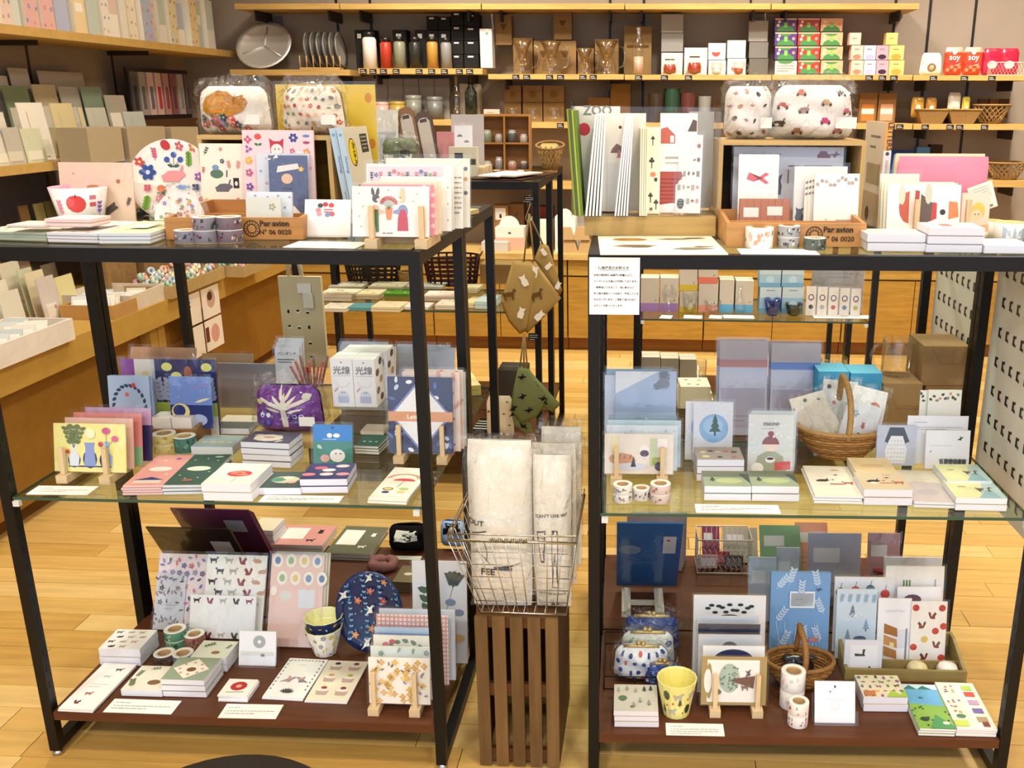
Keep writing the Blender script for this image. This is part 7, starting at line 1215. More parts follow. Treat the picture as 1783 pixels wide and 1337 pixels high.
# things at the bottom of the towel rack
z=.16
pouch('white cloth bag with small birds on the lowest shelf of the towel rack',k,z,.06,846,894,688,.03,'e8dcc4',lambda cv:scatter(cv,8,['3a342e','b85a48','4a6a50'],['v',BIRD],.14,3),False,tagc=None,seed=3,trap=.05,cat='bag',name='cloth_bag')
sbox('storage_box','dark grey box behind the bird bag','box',k,z,.3,866,915,645,.12,'4a423c',lambda cv:cv.rect(0,0,1,.12,'c8c0b4'))
flat('folded_cloth','black striped cloth on the lowest shelf of the towel rack','cloth',k,z,(820,760),(862,762),748,728,2,'2a2624','3a3632',lambda cv:[cv.rect(0,.1+.2*i,1,.07,'d8d4cc') for i in range(4)],m='cloth',labels=['black striped cloth on the lowest shelf, under its twin','black striped cloth on the lowest shelf, upper of two'])
flat('file_bundle','yellow files lying at the rear right of the left glass shelf','file',1,RG,(815,690),(838,688),672,640,2,'e8e0a0','c8b860',labels=['lower yellow file at the rear of the left glass shelf','upper yellow file at the rear of the left glass shelf'])
# drawstring bags on hooks
def cut(name,label,k,y,polys,col,art=None,t=.012,m='cloth',cords=None):
    e=empty(name,label,'bag'); mn=None
    for q,P in enumerate(polys):
        Q=[aty(k,u,v,y+.008*q) for u,v in P]; cx=sum(p.x for p in Q)/len(Q); cz=sum(p.z for p in Q)/len(Q)
        if mn is None: mn=(cx,cz)
        pts=[(p.x-mn[0],p.z-mn[1]) for p in Q]; ar=sum(pts[i][0]*pts[(i+1)%len(pts)][1]-pts[(i+1)%len(pts)][0]*pts[i][1] for i in range(len(pts)))
        if ar<0: pts=pts[::-1]
        c0=(cx-mn[0],cz-mn[1]); mb=MB(); n=len(pts); R3=[[(c0[0]+(x-c0[0])*s_,.008*q+dy,c0[1]+(zz-c0[1])*s_) for x,zz in pts+[pts[0]]] for s_,dy in ((0.001,-t),(.5,-t*.85),(.85,-t*.5),(1,0),(.85,t*.3),(.001,t*.4))]
        mb.grid(R3[::-1],col,True)
        if art:
            r=random.Random(q+5); xs=[p[0] for p in pts]; zs=[p[1] for p in pts]
            def inside(x,zz):
                c=False; j=n-1
                for i in range(n):
                    xi,zi=c0[0]+(pts[i][0]-c0[0])*.8,c0[1]+(pts[i][1]-c0[1])*.8; xj,zj=c0[0]+(pts[j][0]-c0[0])*.8,c0[1]+(pts[j][1]-c0[1])*.8
                    if (zi>zz)!=(zj>zz) and x<(xj-xi)*(zz-zi)/(zj-zi)+xi: c=not c
                    j=i
                return c
            sp=[]
            for _ in range(400):
                x,zz=r.uniform(min(xs),max(xs)),r.uniform(min(zs),max(zs))
                if inside(x,zz) and all(math.hypot(x-a_,zz-b_)>art[1]*1.5 for a_,b_ in sp) and len(sp)<art[3]:
                    sp.append((x,zz)); sh=art[0][len(sp)%len(art[0])]; c=art[2][len(sp)%len(art[2])]; an=r.uniform(-.8,.8)
                    mb.add([(x+(px_*math.cos(an)-pz_*math.sin(an))*art[1],.008*q-t*1.05-.0008,zz+(px_*math.sin(an)+pz_*math.cos(an))*art[1]) for px_,pz_ in sh],[tuple(range(len(sh)))],c)
        mb.build('cloth_panel',m,e)
    for P in cords or []: 
        Q=[aty(k,u,v,y) for u,v in P]; MB().tube([(p.x-mn[0],0,p.z-mn[1]) for p in Q],.003,'8a7a50',5).build('cord',m,e)
    put(e,k,mn[0],y,mn[1]); return e
cut('drawstring_bag','tan drawstring bag with white cats hanging from the rack',k,-.03,[[(893,452),(925,455),(938,470),(918,575),(905,582),(886,560),(872,526)],[(930,452),(977,519),(944,555),(918,580),(908,572),(918,500)]],'a98f58',([CAT,CAT,DOG],.042,['f0ece0','f0ece0','6a4e28'],7),cords=[[(921,372),(912,455)],[(921,372),(930,455)]])
cut('drawstring_bag','second tan drawstring bag just behind the cat bag',k,.0,[[(942,422),(955,428),(979,505),(975,514),(945,480),(930,450)]],'a0864f',([CAT],.03,['f0ece0'],3),cords=[[(921,372),(945,425)]])
cut('drawstring_bag','olive green drawstring bag with black birds',k,-.03,[[(903,637),(920,640),(958,694),(935,725),(908,737),(889,715),(893,680)],[(918,640),(936,660),(976,704),(962,718),(935,700)],[(889,712),(925,735),(930,752),(915,756),(895,740)]],'6f7a50',([BIRD],.034,['1c1a18'],8),cords=[[(912,582),(905,640)],[(913,582),(918,640)],[(912,582),(912,640)]])
put(tag(MB().tube([(0,0,.0),(.006,0,.012),(.018,0,.02),(.026,0,.01),(.02,0,-.005),(.004,0,-.05),(.01,0,-.062),(.022,0,-.058),(.026,0,-.046)],.002,'c8c4bc',6).build('s_hook','chrome'),'chrome S hook holding the tan cat bag','hook'),k,aty(k,912,345,-.03).x,-.03,aty(k,912,352,-.03).z)
hang('price_sign','small black price sign with white writing on the post','sign',k,-.04,913,930,341,353,.001,'141414',lambda cv:cv.bars(.1,.7,.8,3,.28,'d8d8d4',.04))
hang('price_sign','small black price sign between the tan and green bags','sign',k,-.05,920,938,580,593,.001,'141414',lambda cv:cv.bars(.1,.7,.8,3,.28,'d8d8d4',.04))
# ================================================================ I: rack behind on the right, glass shelf
k=4; z=.58
def gcart(c): return lambda cv:[cv.rect(0,0,1,1,'cfc6b8'),cv.rect(0,0,1,.26,c),cv.ell(.82,.34,.05,.05,'9a948a')]
for lb,uL,uR,vT,vB,c in (('lilac banded carton, left one',1116,1148,484,None,'a884c4'),('lilac banded carton, right one',1150,1182,484,None,'a884c4'),('yellow banded carton, lower one',1184,1215,507,None,'d4b840'),('coral banded carton, lower one',1217,1251,494,None,'e8a090'),('blue banded carton behind the glass dish',1254,1279,487,None,'6ab0e0'),('blue banded carton behind the glass spoon rest',1282,1313,489,None,'6ab0e0')):
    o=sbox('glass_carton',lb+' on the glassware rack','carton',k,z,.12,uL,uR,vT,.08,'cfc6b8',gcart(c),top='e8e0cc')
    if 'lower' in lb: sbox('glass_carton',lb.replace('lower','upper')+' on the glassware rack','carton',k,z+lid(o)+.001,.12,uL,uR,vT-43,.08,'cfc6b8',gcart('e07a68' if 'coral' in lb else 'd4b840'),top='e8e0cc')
def bcart(cv): cv.rect(0,0,1,1,'a8cce0'); cv.rect(0,.6,1,.4,'cfe0e8'); cv.ell(.5,.35,.2,.18,'c4e0ee'); cv.rect(0,0,1,.2,'7ab4d8'); cv.rect(.3,.86,.4,.03,'7a98a8')
for i,(uL,uR) in enumerate(((1324,1361),(1363,1401))):
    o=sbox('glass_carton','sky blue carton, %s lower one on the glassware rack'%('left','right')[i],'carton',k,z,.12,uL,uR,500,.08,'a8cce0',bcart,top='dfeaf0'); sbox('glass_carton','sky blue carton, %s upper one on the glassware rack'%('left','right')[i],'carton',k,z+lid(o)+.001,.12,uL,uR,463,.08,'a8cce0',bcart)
GB=[(0,0),(.55,0),(.75,.15),(1,.9),(1,1),(.95,1),(.7,.2),(0,.12)]
glassware('clear footed sundae glass before the lilac cartons',k,z,1164,548,[(0,0),(.75,0),(.7,.05),(.15,.12),(.12,.3),(.7,.45),(1,.7),(.6,.95),(.5,1)],27,497)
glassware('clear facetted tumbler before the yellow cartons',k,z,1201,547,GB,28,509); glassware('shallow clear swan dish before the coral cartons',k,z,1241,548,[(0,0),(.5,0),(.9,.4),(1,1),(.95,1),(.8,.45),(0,.15)],28,525,cat='dish'); glassware('clear glass spoon rest before the blue banded cartons',k,z,1288,546,[(0,0),(.9,.1),(1,.3),(.8,.5),(.35,.6),(.45,1),(.4,1)],20,500,cat='dish')
glassware('clear bowl with a cobalt blue base',k,z,1346,551,GB,31,522,tint='a8c4f0',cat='bowl'); glassware('small grey glass bowl right of the cobalt one',k,z,1383,551,GB,30,530,tint='b0b8b8',cat='bowl')
for i,(uL,uR) in enumerate(((1148,1168),(1190,1222),(1234,1256),(1260,1314),(1418,1518))): strip('tiny price card on the glassware rack, %s from the left'%ORD[i],k,z,(uL,554),(uR,555),549,2,seed=i)
for i in range(5): 
    o=card('hair_tie_card','hair tie with a %s bead on a white card'%('dark','silver','red','blue','yellow')[i],'hair tie',k,z,.09,1405+19.5*i,1422+19.5*i,499+i,.1,.002,'efe8dc',lambda cv,i=i:[cv.ell(.5,.62,.3,.34,'2a2422',n=16),cv.ell(.5,.62,.2,.24,'efe8dc',n=16),cv.ell(.5,.3,.24,.24,['4a443e','b0b0a4','c84a44','6a7aa8','b8b450'][i],n=10),cv.ell(.55,.55,.1,.1,'c85a60')],True)
card('grey_board','tall clear board behind the hair ties','board',k,z,.16,1415,1506,462,.05,.003,'a8a29a',lambda cv:cv.bars(.3,.9,.6,3,.08,'8a847c'),True)
# ================================================================ J: back wall goods
k=0; YS=5.26
def wb(name,label,u0,u1,v0,v1,col,d=.09,art=None,cat='carton',zz=None,y=YS,m='paper',top=None):
    if zz is None: zz=aty(0,u0,v1,y).z
    return sbox(name,label,cat,0,zz,y,u0,u1,v0,d,col,art,m,top=top)
# plates and flasks
def splate(label,u,vT,wpx,zz,y,lean,col='e0dcd4'):
    p=aty(0,u,vT,y); s=px(0,p); R=wpx*s/2; n=28; ring=[(0,.004),(.78,.004),(.84,-.004),(1,-.008),(1,-.004),(.8,.01),(0,.01)]; mb=MB().grid([[(R*q*math.cos(6.2832*i/n),yy,R+R*q*math.sin(6.2832*i/n)) for i in range(n+1)] for q,yy in ring],col)
    for a in (1.57,3.6,5.7): mb.tube([(0,.002,R),(R*.8*math.cos(a),.001,R+R*.8*math.sin(a))],.005,col,5)
    o=tag(mb.build('steel_plate','metal'),label,'plate'); put(o,0,p.x,y,zz,0,-lean); return o
splate('large divided steel plate in the back left corner',447,60,88,Z2a+.003,5.25,.62)
for i in range(6): 
    p=aty(0,527+11*i,80,5.27); o=tag(MB().lathe([(0,0),(.07,.002),(.088,.014),(.089,.016),(.068,.006),(0,.004)],20,col='d8d4cc').build('steel_dish','metal'),'steel dish on edge in the wooden rack, %s from the left'%ORD[i],'dish'); o.matrix_world=FR[0]@Matrix.Translation((p.x,5.34,Z2a+.103))@Matrix.Rotation(1.45,4,'Y')
e=empty('dish_rack','small wooden rack with pegs under the steel dishes','rack'); a=aty(0,522,120,5.25); b=aty(0,592,120,5.25); MB().box(0,0,0,b.x-a.x,.06,.012,'c8a468').build('rack_base','wood',e); [MB().tube([((b.x-a.x)*i/6,.01,.012),((b.x-a.x)*i/6,.01,.07)],.004,'c8a468',6).build('peg','woodz',e) for i in range(7)]; put(e,0,a.x,5.25,Z2a+.0005)
hang('wall_poster','small dark poster with a round plate picture on the back wall','poster',0,5.488,459,494,28,64,.002,'7a6a6c',lambda cv:[cv.ell(.5,.48,.32,.26,'3a2e30',n=18),cv.ell(.5,.5,.24,.18,'9a8884',n=18),cv.ell(.48,.5,.14,.08,'4a3a3a')])
def dark(cv): cv.rect(.25,.78,.4,.12,'d8d8d4')
for i,(u0,u1,v0,v1) in enumerate(((617,634,52,118),(635,650,52,118),(683,706,52,118),(722,741,52,118),(742,762,28,52),(742,762,53,118),(763,783,29,52),(763,783,53,118),(785,806,21,44),(785,806,45,70),(785,806,71,94),(785,806,95,118),(808,833,24,46),(808,833,47,70),(808,833,71,94),(808,833,95,118))):
    wb('flask_carton','black flask carton with a white sticker, %s of sixteen counted from the left'%ORD[i],u0,u1,v0,v1,'1b1918',.1,dark,y=5.34)
for u,v0,w_,c,nm in ((643,64,23,'ece4d8','white'),(671,72,19,'b83a22','red'),(695,71,20,'8a8a70','khaki'),(722,71,20,'2a2a24','dark olive'),(752,71,19,'b88a3a','mustard'),(776,72,18,'8a8884','grey')):
    p=aty(0,u,119,5.25); s=px(0,p); R=w_*s/2; h=(119-v0)*s; e=empty('steel_flask','%s insulated flask with a black cap on the back shelf'%nm,'flask'); MB().lathe([(0,0),(R,0),(R*.95,h*.8),(R*.75,h*.86),(0,h*.86)],20,col=c).build('body','plastic',e); MB().lathe([(0,0),(R*.72,0),(R*.75,h*.15),(0,h*.16)],16,(0,0,h*.86),col='1a1816').build('cap','plastic',e); put(e,0,p.x,5.28,Z2b+.0005)
wb('flask_carton','tall white carton at the right end of the flasks',835,856,50,118,'d8d4cc',.09,lambda cv:[cv.ell(.6,.88,.12,.12,'8a9088'),cv.bars(.2,.7,.4,2,.04,'a8a49c')],y=5.3)
# drippers
for i,(u0,u1,v0,v1) in enumerate(((862,890,26,78),(893,927,66,129),(929,962,71,129),(964,1003,71,129),(964,995,21,69),(1036,1077,68,129),(1006,1034,84,129))):
    wb('kraft_carton','kraft dripper carton, %s of seven on the coffee shelf'%ORD[i],u0,u1,v0,v1,'8f7048',.08,lambda cv:[cv.poly([(.3,.7),(.7,.7),(.55,.5),(.45,.5)],'6a4a28'),cv.rect(.35,.4,.3,.02,'7a5630')],y=5.36,m='card')
for i,(u,w_,v0) in enumerate(((908,34,68),(959,36,70),(1017,28,83),(1055,38,70))): glassware('glass coffee jug with a brown dripper on top, %s from the left'%ORD[i],0,Z2c+.0005,u,131,[(0,0),(.8,0),(.85,.1),(.8,.35),(.45,.55),(.55,.62),(1,1),(.97,1),(.5,.64)],w_,v0,'coffee_server',handle=1,cat='jug',y=5.24,fill=([(.46,.6),(.55,.66),(.9,.95)],'8a6234'))
wb('kraft_carton','large kraft carton behind the tall glass bottle',1087,1135,46,129,'846a44',.08,lambda cv:cv.rect(.1,.55,.8,.06,'5a4020'),y=5.36,m='card')
glassware('tall glass bottle with a stopper on the back shelf',0,Z2d+.0005,1111,131,[(0,0),(.9,0),(1,.04),(1,.62),(.5,.75),(.4,.88),(.55,.9),(.55,1),(0,1)],18,46,'glass_bottle',cat='bottle',y=5.24,fill=([(.9,.03),(.95,.38)],'d8b090'))
for i,(u0,u1,v0,v1,c) in enumerate(((1152,1190,25,57,'a8a49c'),(1152,1190,58,90,'8f8b84'),(1152,1189,92,130,'e4ddd2'),(1192,1232,83,130,'e8e2d8'),(1234,1264,75,104,'e8e2d8'),(1234,1264,105,130,'e2dcd2'),(1267,1299,70,101,'e8e2d8'),(1267,1299,102,130,'e2dcd2'),(1305,1338,36,72,'a8a29a'),(1305,1338,73,101,'7a766e'),(1305,1338,102,130,'6a665e'))):
    wb('teaware_carton','teaware carton on the shelf right of the bottle, %s of eleven'%ORD[i],u0,u1,v0,v1,c,.08,(lambda cv:[cv.ell(.45,.4,.24,.2,'b8584a' ),cv.ell(.45,.55,.26,.1,'e8e2d8')]) if i in (4,5,7) else (lambda cv:[cv.ell(.5,.45,.2,.2,'a8a29a',n=16),cv.ell(.5,.45,.17,.17,'e8e2d8',n=16)]) if i==6 else None,y=5.34)
TP=[(0,0),(.8,0),(1,.3),(.85,.6),(.6,.7),(.62,.9),(.5,.95),(0,1)]
for u,w_,v0,nm in ((1166,25,97,'left'),(1209,27,91,'right')): glassware('glass teapot with red tea and a dark lid, %s one'%nm,0,Z2d+.0005,u,131,TP,w_,v0,'glass_teapot',handle=1,cat='teapot',y=5.24,fill=([(.85,.1),(.9,.35),(.78,.55)],'a83a20'),lid=(.65,'3a3632',.78))
for u,nm,c in ((1248,'empty','e8e0d8'),(1286,'tea filled','a83a20')): glassware('%s glass cup with a handle beside the teapots'%nm,0,Z2d+.0005,u,131,[(0,0),(.7,0),(1,.5),(.95,1),(.9,1),(.9,.5),(0,.1)],20,108,'glass_cup',handle=1,cat='cup',y=5.24,fill=([(.7,.1),(.85,.5)],c))
TC=[('5a3a7a','purple'),('b03a30','red'),('e8b080','peach')]
for c_ in range(3):
    for r_ in range(4):
        if c_==0 and r_==3: continue
        u0=1350+40*c_; v0=32+24.5*r_; wb('tea_carton','%s and green soap carton, %s row from the top of the display'%(TC[c_][1],ORD[r_]),u0,u0+38,v0,v0+24,TC[c_][0],.08,lambda cv:[cv.ell(.5,.1,.4,.24,'4a8a4a'),cv.rect(.42,.35,.16,.35,'8ac05a'),cv.ell(.15,.5,.07,.07,'e8d8c0'),cv.ell(.85,.55,.07,.07,'d8a08a'),cv.ell(.2,.75,.06,.06,'f0e0b0'),cv.rect(0,0,1,.07,'2a2a22'),cv.rect(0,.9,1,.1,'e0b090')],y=5.3,m='print')
wb('price_board','white price board under the purple soap cartons',1350,1388,106,130,'d8d2c4',.01,lambda cv:cv.bars(.1,.8,.8,4,.18,'8a847a',.03),cat='sign',y=5.3)
SC=[('e8c0b0','pink'),('c8c8d8','lavender'),('d8a0b0','rose'),('e8c878','yellow')]
for c_ in range(4):
    u0=1483+[0,22,44,66][c_]
    for r_ in range(2): wb('soap_carton','%s flowered soap carton, %s row on the soap shelf'%(SC[c_][1],('upper','lower')[r_]),u0,u0+21+(5 if c_==3 else 0),79+26*r_,104+26*r_,SC[c_][0],.06,lambda cv,c_=c_:[cv.ell(.5,.2,.35,.2,['d8806a','a8b0d0','3a2a38','b89a40'][c_]),cv.rect(.25,.7,.4,.06,'8a6a58')],y=5.28)
for u0,c_ in ((1480,0),(1544,3)): wb('soap_carton','%s soap carton standing alone on the top of its column'%SC[c_][1],u0,u0+20,57,78,SC[c_][0],.06,lambda cv:cv.rect(.25,.5,.4,.06,'8a6a58'),y=5.28)
pouch('white round snack bag at the left of the red pouches',0,Z2f,5.3,1602,1643,92,.05,'efe8da',lambda cv:[cv.ell(.5,.35,.2,.18,'8a6a40'),cv.ell(.5,.36,.1,.1,'d8c8a0')],False,tagc=None,trap=.2,name='snack_bag',cat='snack bag',m='gloss')
def soy(cv): cv.rect(.0,.0,1,.5,'b83a22'); cv.rect(.0,.8,1,.2,'d8a890'); cv.text('soy',.5,.55,.42,'f6efe4'); cv.ell(.5,.82,.12,.12,'f4eee0'); [cv.ell(.2+.2*i,.2+.1*(i%2),.1,.1,'e08a5a') for i in range(4)]
for u0,nm in ((1646,'left'),(1679,'right')): pouch('red soy snack pouch, %s one'%nm,0,Z2f,5.28,u0,u0+33,82,.03,'c8482e',soy,False,tagc=None,trap=0,name='snack_pouch',cat='snack pouch',m='gloss')
for u0,nm in ((1712,'left'),(1742,'right')): pouch('magenta snack pouch behind the white wire basket, %s one'%nm,0,Z2f,5.3,u0,u0+34,84,.03,'b82440',lambda cv:cv.ell(.5,.4,.25,.2,'f0d0c8'),False,tagc=None,trap=0,name='snack_pouch',cat='snack pouch',m='gloss')
wirebox('white wire basket on the right end of the upper back shelf',0,Z2f+.002,5.235,1724,1785,108,130,'e8e0d0')
# middle shelves
n_=0
for r_ in range(2):
    for c_ in range(5):
        u0=648+27*c_; v0=137+30*r_; wb('canister_carton','grey canister carton, %s in the %s row'%(ORD[c_],('upper','lower')[r_]),u0,u0+26,v0,v0+(30 if r_==0 else 41),'8f867c',.08,y=5.34)
for u,w_,v0,c,nm in ((720,26,170,'7a7a6c','olive grey'),(757,26,172,'6a6862','dark grey'),(692,26,180,'a88a3a','mustard'),(664,24,181,'c8a090','pink')):
    p=aty(0,u,208,5.25); s=px(0,p); R=w_*s/2; h=(208-v0)*s; e=empty('tea_canister','%s round canister on the middle back shelf'%nm,'canister'); MB().lathe([(0,0),(R,0),(R,h*.8),(0,h*.8)],20,col=c).build('body','plastic',e); MB().lathe([(R,0),(R*1.02,.002),(R*1.02,h*.18),(R*.3,h*.2),(0,h*.2)],20,(0,0,h*.8),col=c).build('lid','plastic',e); put(e,0,p.x,5.27,Z3a+.0005)
p=aty(0,820,208,5.25); s=px(0,p); R=10*s; h=78*s; e=empty('pump_bottle','black pump bottle left of the kraft cartons','bottle'); MB().lathe([(0,0),(R,0),(R,h*.55),(R*.4,h*.68),(R*.4,h*.75),(0,h*.75)],18,col='23261f').build('body','glaze',e); MB().lathe([(0,0),(R*.35,0),(R*.35,h*.12),(0,h*.12)],12,(0,0,h*.75),col='151515').tube([(0,0,h*.87),(0,0,h*.97),(-R*1.3,0,h*.95)],.006,'151515',6).build('pump','plastic',e); put(e,0,p.x,5.27,Z3a+.0005)
glassware('clear pump bottle left of the black one',0,Z3a+.0005,795,209,[(0,0),(1,0),(1,.6),(.4,.72),(.4,1),(0,1)],18,132,'glass_bottle',cat='bottle',y=5.24); wb('bottle_carton','white carton behind the clear pump bottle',800,834,146,208,'c8c0b4',.08,y=5.36)
for i,(u0,u1) in enumerate(((878,907),(910,944),(946,982))):
    wb('cup_carton','kraft cup carton, %s in the upper row'%ORD[i],u0,u1,149,178,'8a6c48',.08,lambda cv:cv.ell(.5,.5,.2,.18,'7a5a30'),y=5.34,m='card'); wb('cup_carton','kraft cup carton, %s in the lower row'%ORD[i],u0,u1,179,213,'8e7048',.08,y=5.34,m='card'); glassware('round glass cup before the kraft cartons, %s from the left'%ORD[i],0,Z3b+.0005,(u0+u1)/2,216,[(0,0),(.6,0),(1,.4),(.9,.9),(.85,1)],24,188,'glass_cup',cat='cup',y=5.24)
wb('cup_carton','kraft carton standing higher above the file holder',1063,1098,146,213,'8a6434',.08,y=5.34,m='card'); wb('cup_carton','low kraft carton left of the taller one above the files',1024,1062,170,213,'846038',.08,y=5.34,m='card')
for u,w_,v0,c,nm in ((1142,27,168,'3a2c1e','brown'),(1169,27,160,'2a4230','green'),(1197,26,167,'5a3028','wine red'),(1226,22,172,'8a867c','clear grey'),(1250,20,182,'3a3020','olive brown')):
    p=aty(0,u,214,5.25); s=px(0,p); R=w_*s/2; h=(214-v0)*s; o=tag(MB().lathe([(0,0),(R*.85,0),(R,h),(R*.96,h),(R*.8,.006),(0,.006)],14,col=c,smooth=False).build('ribbed_tumbler','gloss'),'%s ribbed tumbler on the middle back shelf'%nm,'tumbler'); put(o,0,p.x,5.27,Z3c+.0005)
for u0,nm,c in ((1498,'left','c8783a'),(1531,'right','d89a78')): wb('kraft_bag','kraft snack bag with a %s window, %s one'%('orange' if nm=='left' else 'pink',nm),u0,u0+31,162,214,'8a6238',.04,lambda cv,c=c:[cv.rect(.15,.08,.7,.55,c),cv.rect(.15,.3,.7,.18,'e8d8c4')],cat='bag',y=5.3,m='card')
for u0,u1,nm in ((1597,1648,'left'),(1650,1703,'right')):
    a=aty(0,u0+8,215,5.23); b=aty(0,u1-8,215,5.23); a2=aty(0,u0,191,5.23); w_=b.x-a.x; h=a2.z-Z3e; g=a.x-a2.x; mb=MB().frustum([(0,0),(w_,0),(w_,.12),(0,.12)],[(-g,-.02),(w_+g,-.02),(w_+g,.14),(-g,.14)],0,h,'a07c48'); mb.tube([(-g,-.02,h),(w_+g,-.02,h),(w_+g,.14,h),(-g,.14,h)],.005,'b08c54',6,True); o=tag(mb.build('wicker_tray','wicker'),'rectangular wicker tray on the back shelf, %s one'%nm,'basket'); put(o,0,a.x,5.23,Z3e+.0005)
for i,(u0,u1,v0,c,nm) in enumerate(((1588,1610,169,'b88a3a','gold'),(1613,1632,170,'a87a34','amber'),(1652,1674,161,'d8d0bc','white'),(1676,1690,168,'c8b84a','yellow'))): pouch('%s food packet in the wicker trays'%nm,0,Z3e+.03,5.29,u0,u1,v0,.03,c,lambda cv:cv.ell(.5,.5,.2,.2,'e8e0d0'),False,tagc=None,trap=0,name='food_packet',cat='packet',m='gloss')
def bowlw(label,u,v0,v1,w_,zz):
    p=aty(0,u,v1,5.25); s=px(0,p); R=w_*s/2; h=(v1-v0)*s; e=empty('woven_bowl',label,'basket'); m=MB()
    for i in range(18):
        a0=i*.349
        for sg in (1,-1): m.tube([(R*(.5+.5*q)*math.cos(a0+sg*q),R*.8*(.5+.5*q)*math.sin(a0+sg*q),h*q) for q in (0,.33,.66,1)],.0028,'b08a52',4)
    m.build('woven_strands','wicker',e); MB().tube([(R*math.cos(i*.3),R*.8*math.sin(i*.3),h) for i in range(21)],.005,'a8844c',6,True).build('rim','wicker',e); MB().lathe([(0,0),(R*.5,0),(R*.5,.006),(0,.006)],16,sy=.8,col='a8844c').build('base','wicker',e); put(e,0,p.x,5.30,zz)
bowlw('open woven bowl beside the wicker trays',1729,188,216,58,Z3e+.001); bowlw('open woven bowl on the lowest right shelf',1755,288,314,66,Z4a+.001)
for i,(u0,u1,c) in enumerate(((1706,1722,'5a3e22'),(1724,1740,'6a4a28'),(1741,1758,'4f361e'))): wb('snack_box','brown snack box in the woven bowl, %s one'%ORD[i],u0,u1,172,200,c,.03,cat='packet',y=5.32,zz=Z3e+.03)
for i,(u0,u1,v0,v1,c,nm) in enumerate(((1551,1590,262,314,'1f3a8a','royal blue'),(1597,1620,256,314,'4a7ab0','mid blue'),(1621,1642,252,314,'2a1c18','black'),(1520,1549,276,314,'7a5a34','kraft'))): wb('food_carton','%s food carton on the lowest right shelf'%nm,u0,u1,v0,v1,c,.06,lambda cv:cv.poly([(.3,.2),(.7,.35),(.6,.6),(.25,.4)],'b89a70'),y=5.32)
lbl=MB().box(-.018,0,0,.018,.0015,.022,'23211f').box(-.014,-.0004,.004,.012,0,.008,'b8b4ac').box(-.014,-.0004,.012,.006,0,.016,'b8b4ac').mesh('price_label'); lbl.materials.append(MAT['paper'])
for u,zz in [(u,Z2c) for u in (898,917,957,976,1015,1033)]+[(u,Z2d) for u in (1112,1157,1199)]+[(u,Z2e) for u in (1514,1537,1557)]+[(u,Z2f) for u in (1626,1680,1728)]+[(u,Z2b) for u in (633,650,668,690,730,752,774,800,818)]+[(u,Z3e) for u in (1620,1664,1681,1725)]+[(u,Z3d) for u in (1546,1560,1575)]+[(975,Z3b),(1700,Z4a)]:
    o=bpy.data.objects.new('price_label',lbl); sc.collection.objects.link(o); tag(o,'tiny black price label on the edge of a back wall shelf','price label','price labels on the shelf edges'); p=aty(0,u,130,5.198); put(o,0,p.x,5.1975,zz-.0255)
# goods on the rear counter
k=0; z=.53
for i,(u0,u1,v0,c,nm,yy) in enumerate(((838,884,462-40,'c4beb4','lower grey white',5.14),(862,912,396,'f0ddd0','white and salmon domed',5.2),(930,960,385,'d8e4d4','pale green',5.2),(966,1002,378,'f4efe4','white domed',5.14))):
    o=wb('gift_carton','%s carton on the rear counter'%nm,u0,u1,v0,443,c,.12,(lambda cv:[cv.rect(0,0,1,.55,'e8a890'),cv.ell(.5,.75,.06,.04,'5a5a58')]) if i==1 else (lambda cv:[cv.ell(.6,.35,.1,.12,'3a3836'),cv.ell(.5,.5,.28,.22,'e8e2d6')]) if i==3 else None,y=yy,zz=z+.0005)
    if i in (1,3): 
        w_=(aty(0,u1,v0,yy).x-aty(0,u0,v0,yy).x); MB().prismy([(w_*.36*math.cos(q),lid(o)+w_*.4*math.sin(q)) for q in [math.pi*j/12 for j in range(13)]],0,.004,'f4efe4').build('header','paper',o)
for i,u in enumerate((986,1012,992,1020)):
    zz=z+.0005+(.068 if i<2 else 0); a=aty(0,u,430,5.12); o=tag(MB().frustum([(-.045,0),(.045,0),(.045,.06),(-.045,.06)],[(-.025,.01),(.025,.01),(.025,.05),(-.025,.05)],0,.066,'b89868').build('kraft_box','card'),'tapered kraft gift box on the rear counter, %s %s'%(('upper','lower')[i//2],('left','right')[i%2]),'gift box'); put(o,0,a.x,5.12,zz)
wb('gift_carton','kraft carton with a white cat panel below the jar cabinet',858,884,358,443,'9a7444',.1,lambda cv:[cv.rect(.15,.66,.7,.28,'f0ece4'),cv.shape(.5,.76,CAT,.3,'2a2624'),cv.ell(.5,.4,.2,.24,'7a5a34',n=14)],y=5.3,zz=z+.0005); wb('gift_carton','brown carton with leaves behind the salmon carton',886,912,355,443,'7a5634',.1,lambda cv:cv.sprig(.4,.7,.3,1,'3a3a28',3),y=5.34,zz=z+.0005); wb('gift_carton','brown red carton behind the pale green carton',925,962,360,443,'6a2a1e',.1,y=5.34,zz=z+.0005); wb('gift_carton','small silver carton left of the wood riser',1000,1017,373,443,'b8b4ac',.08,y=5.3,zz=z+.0005)
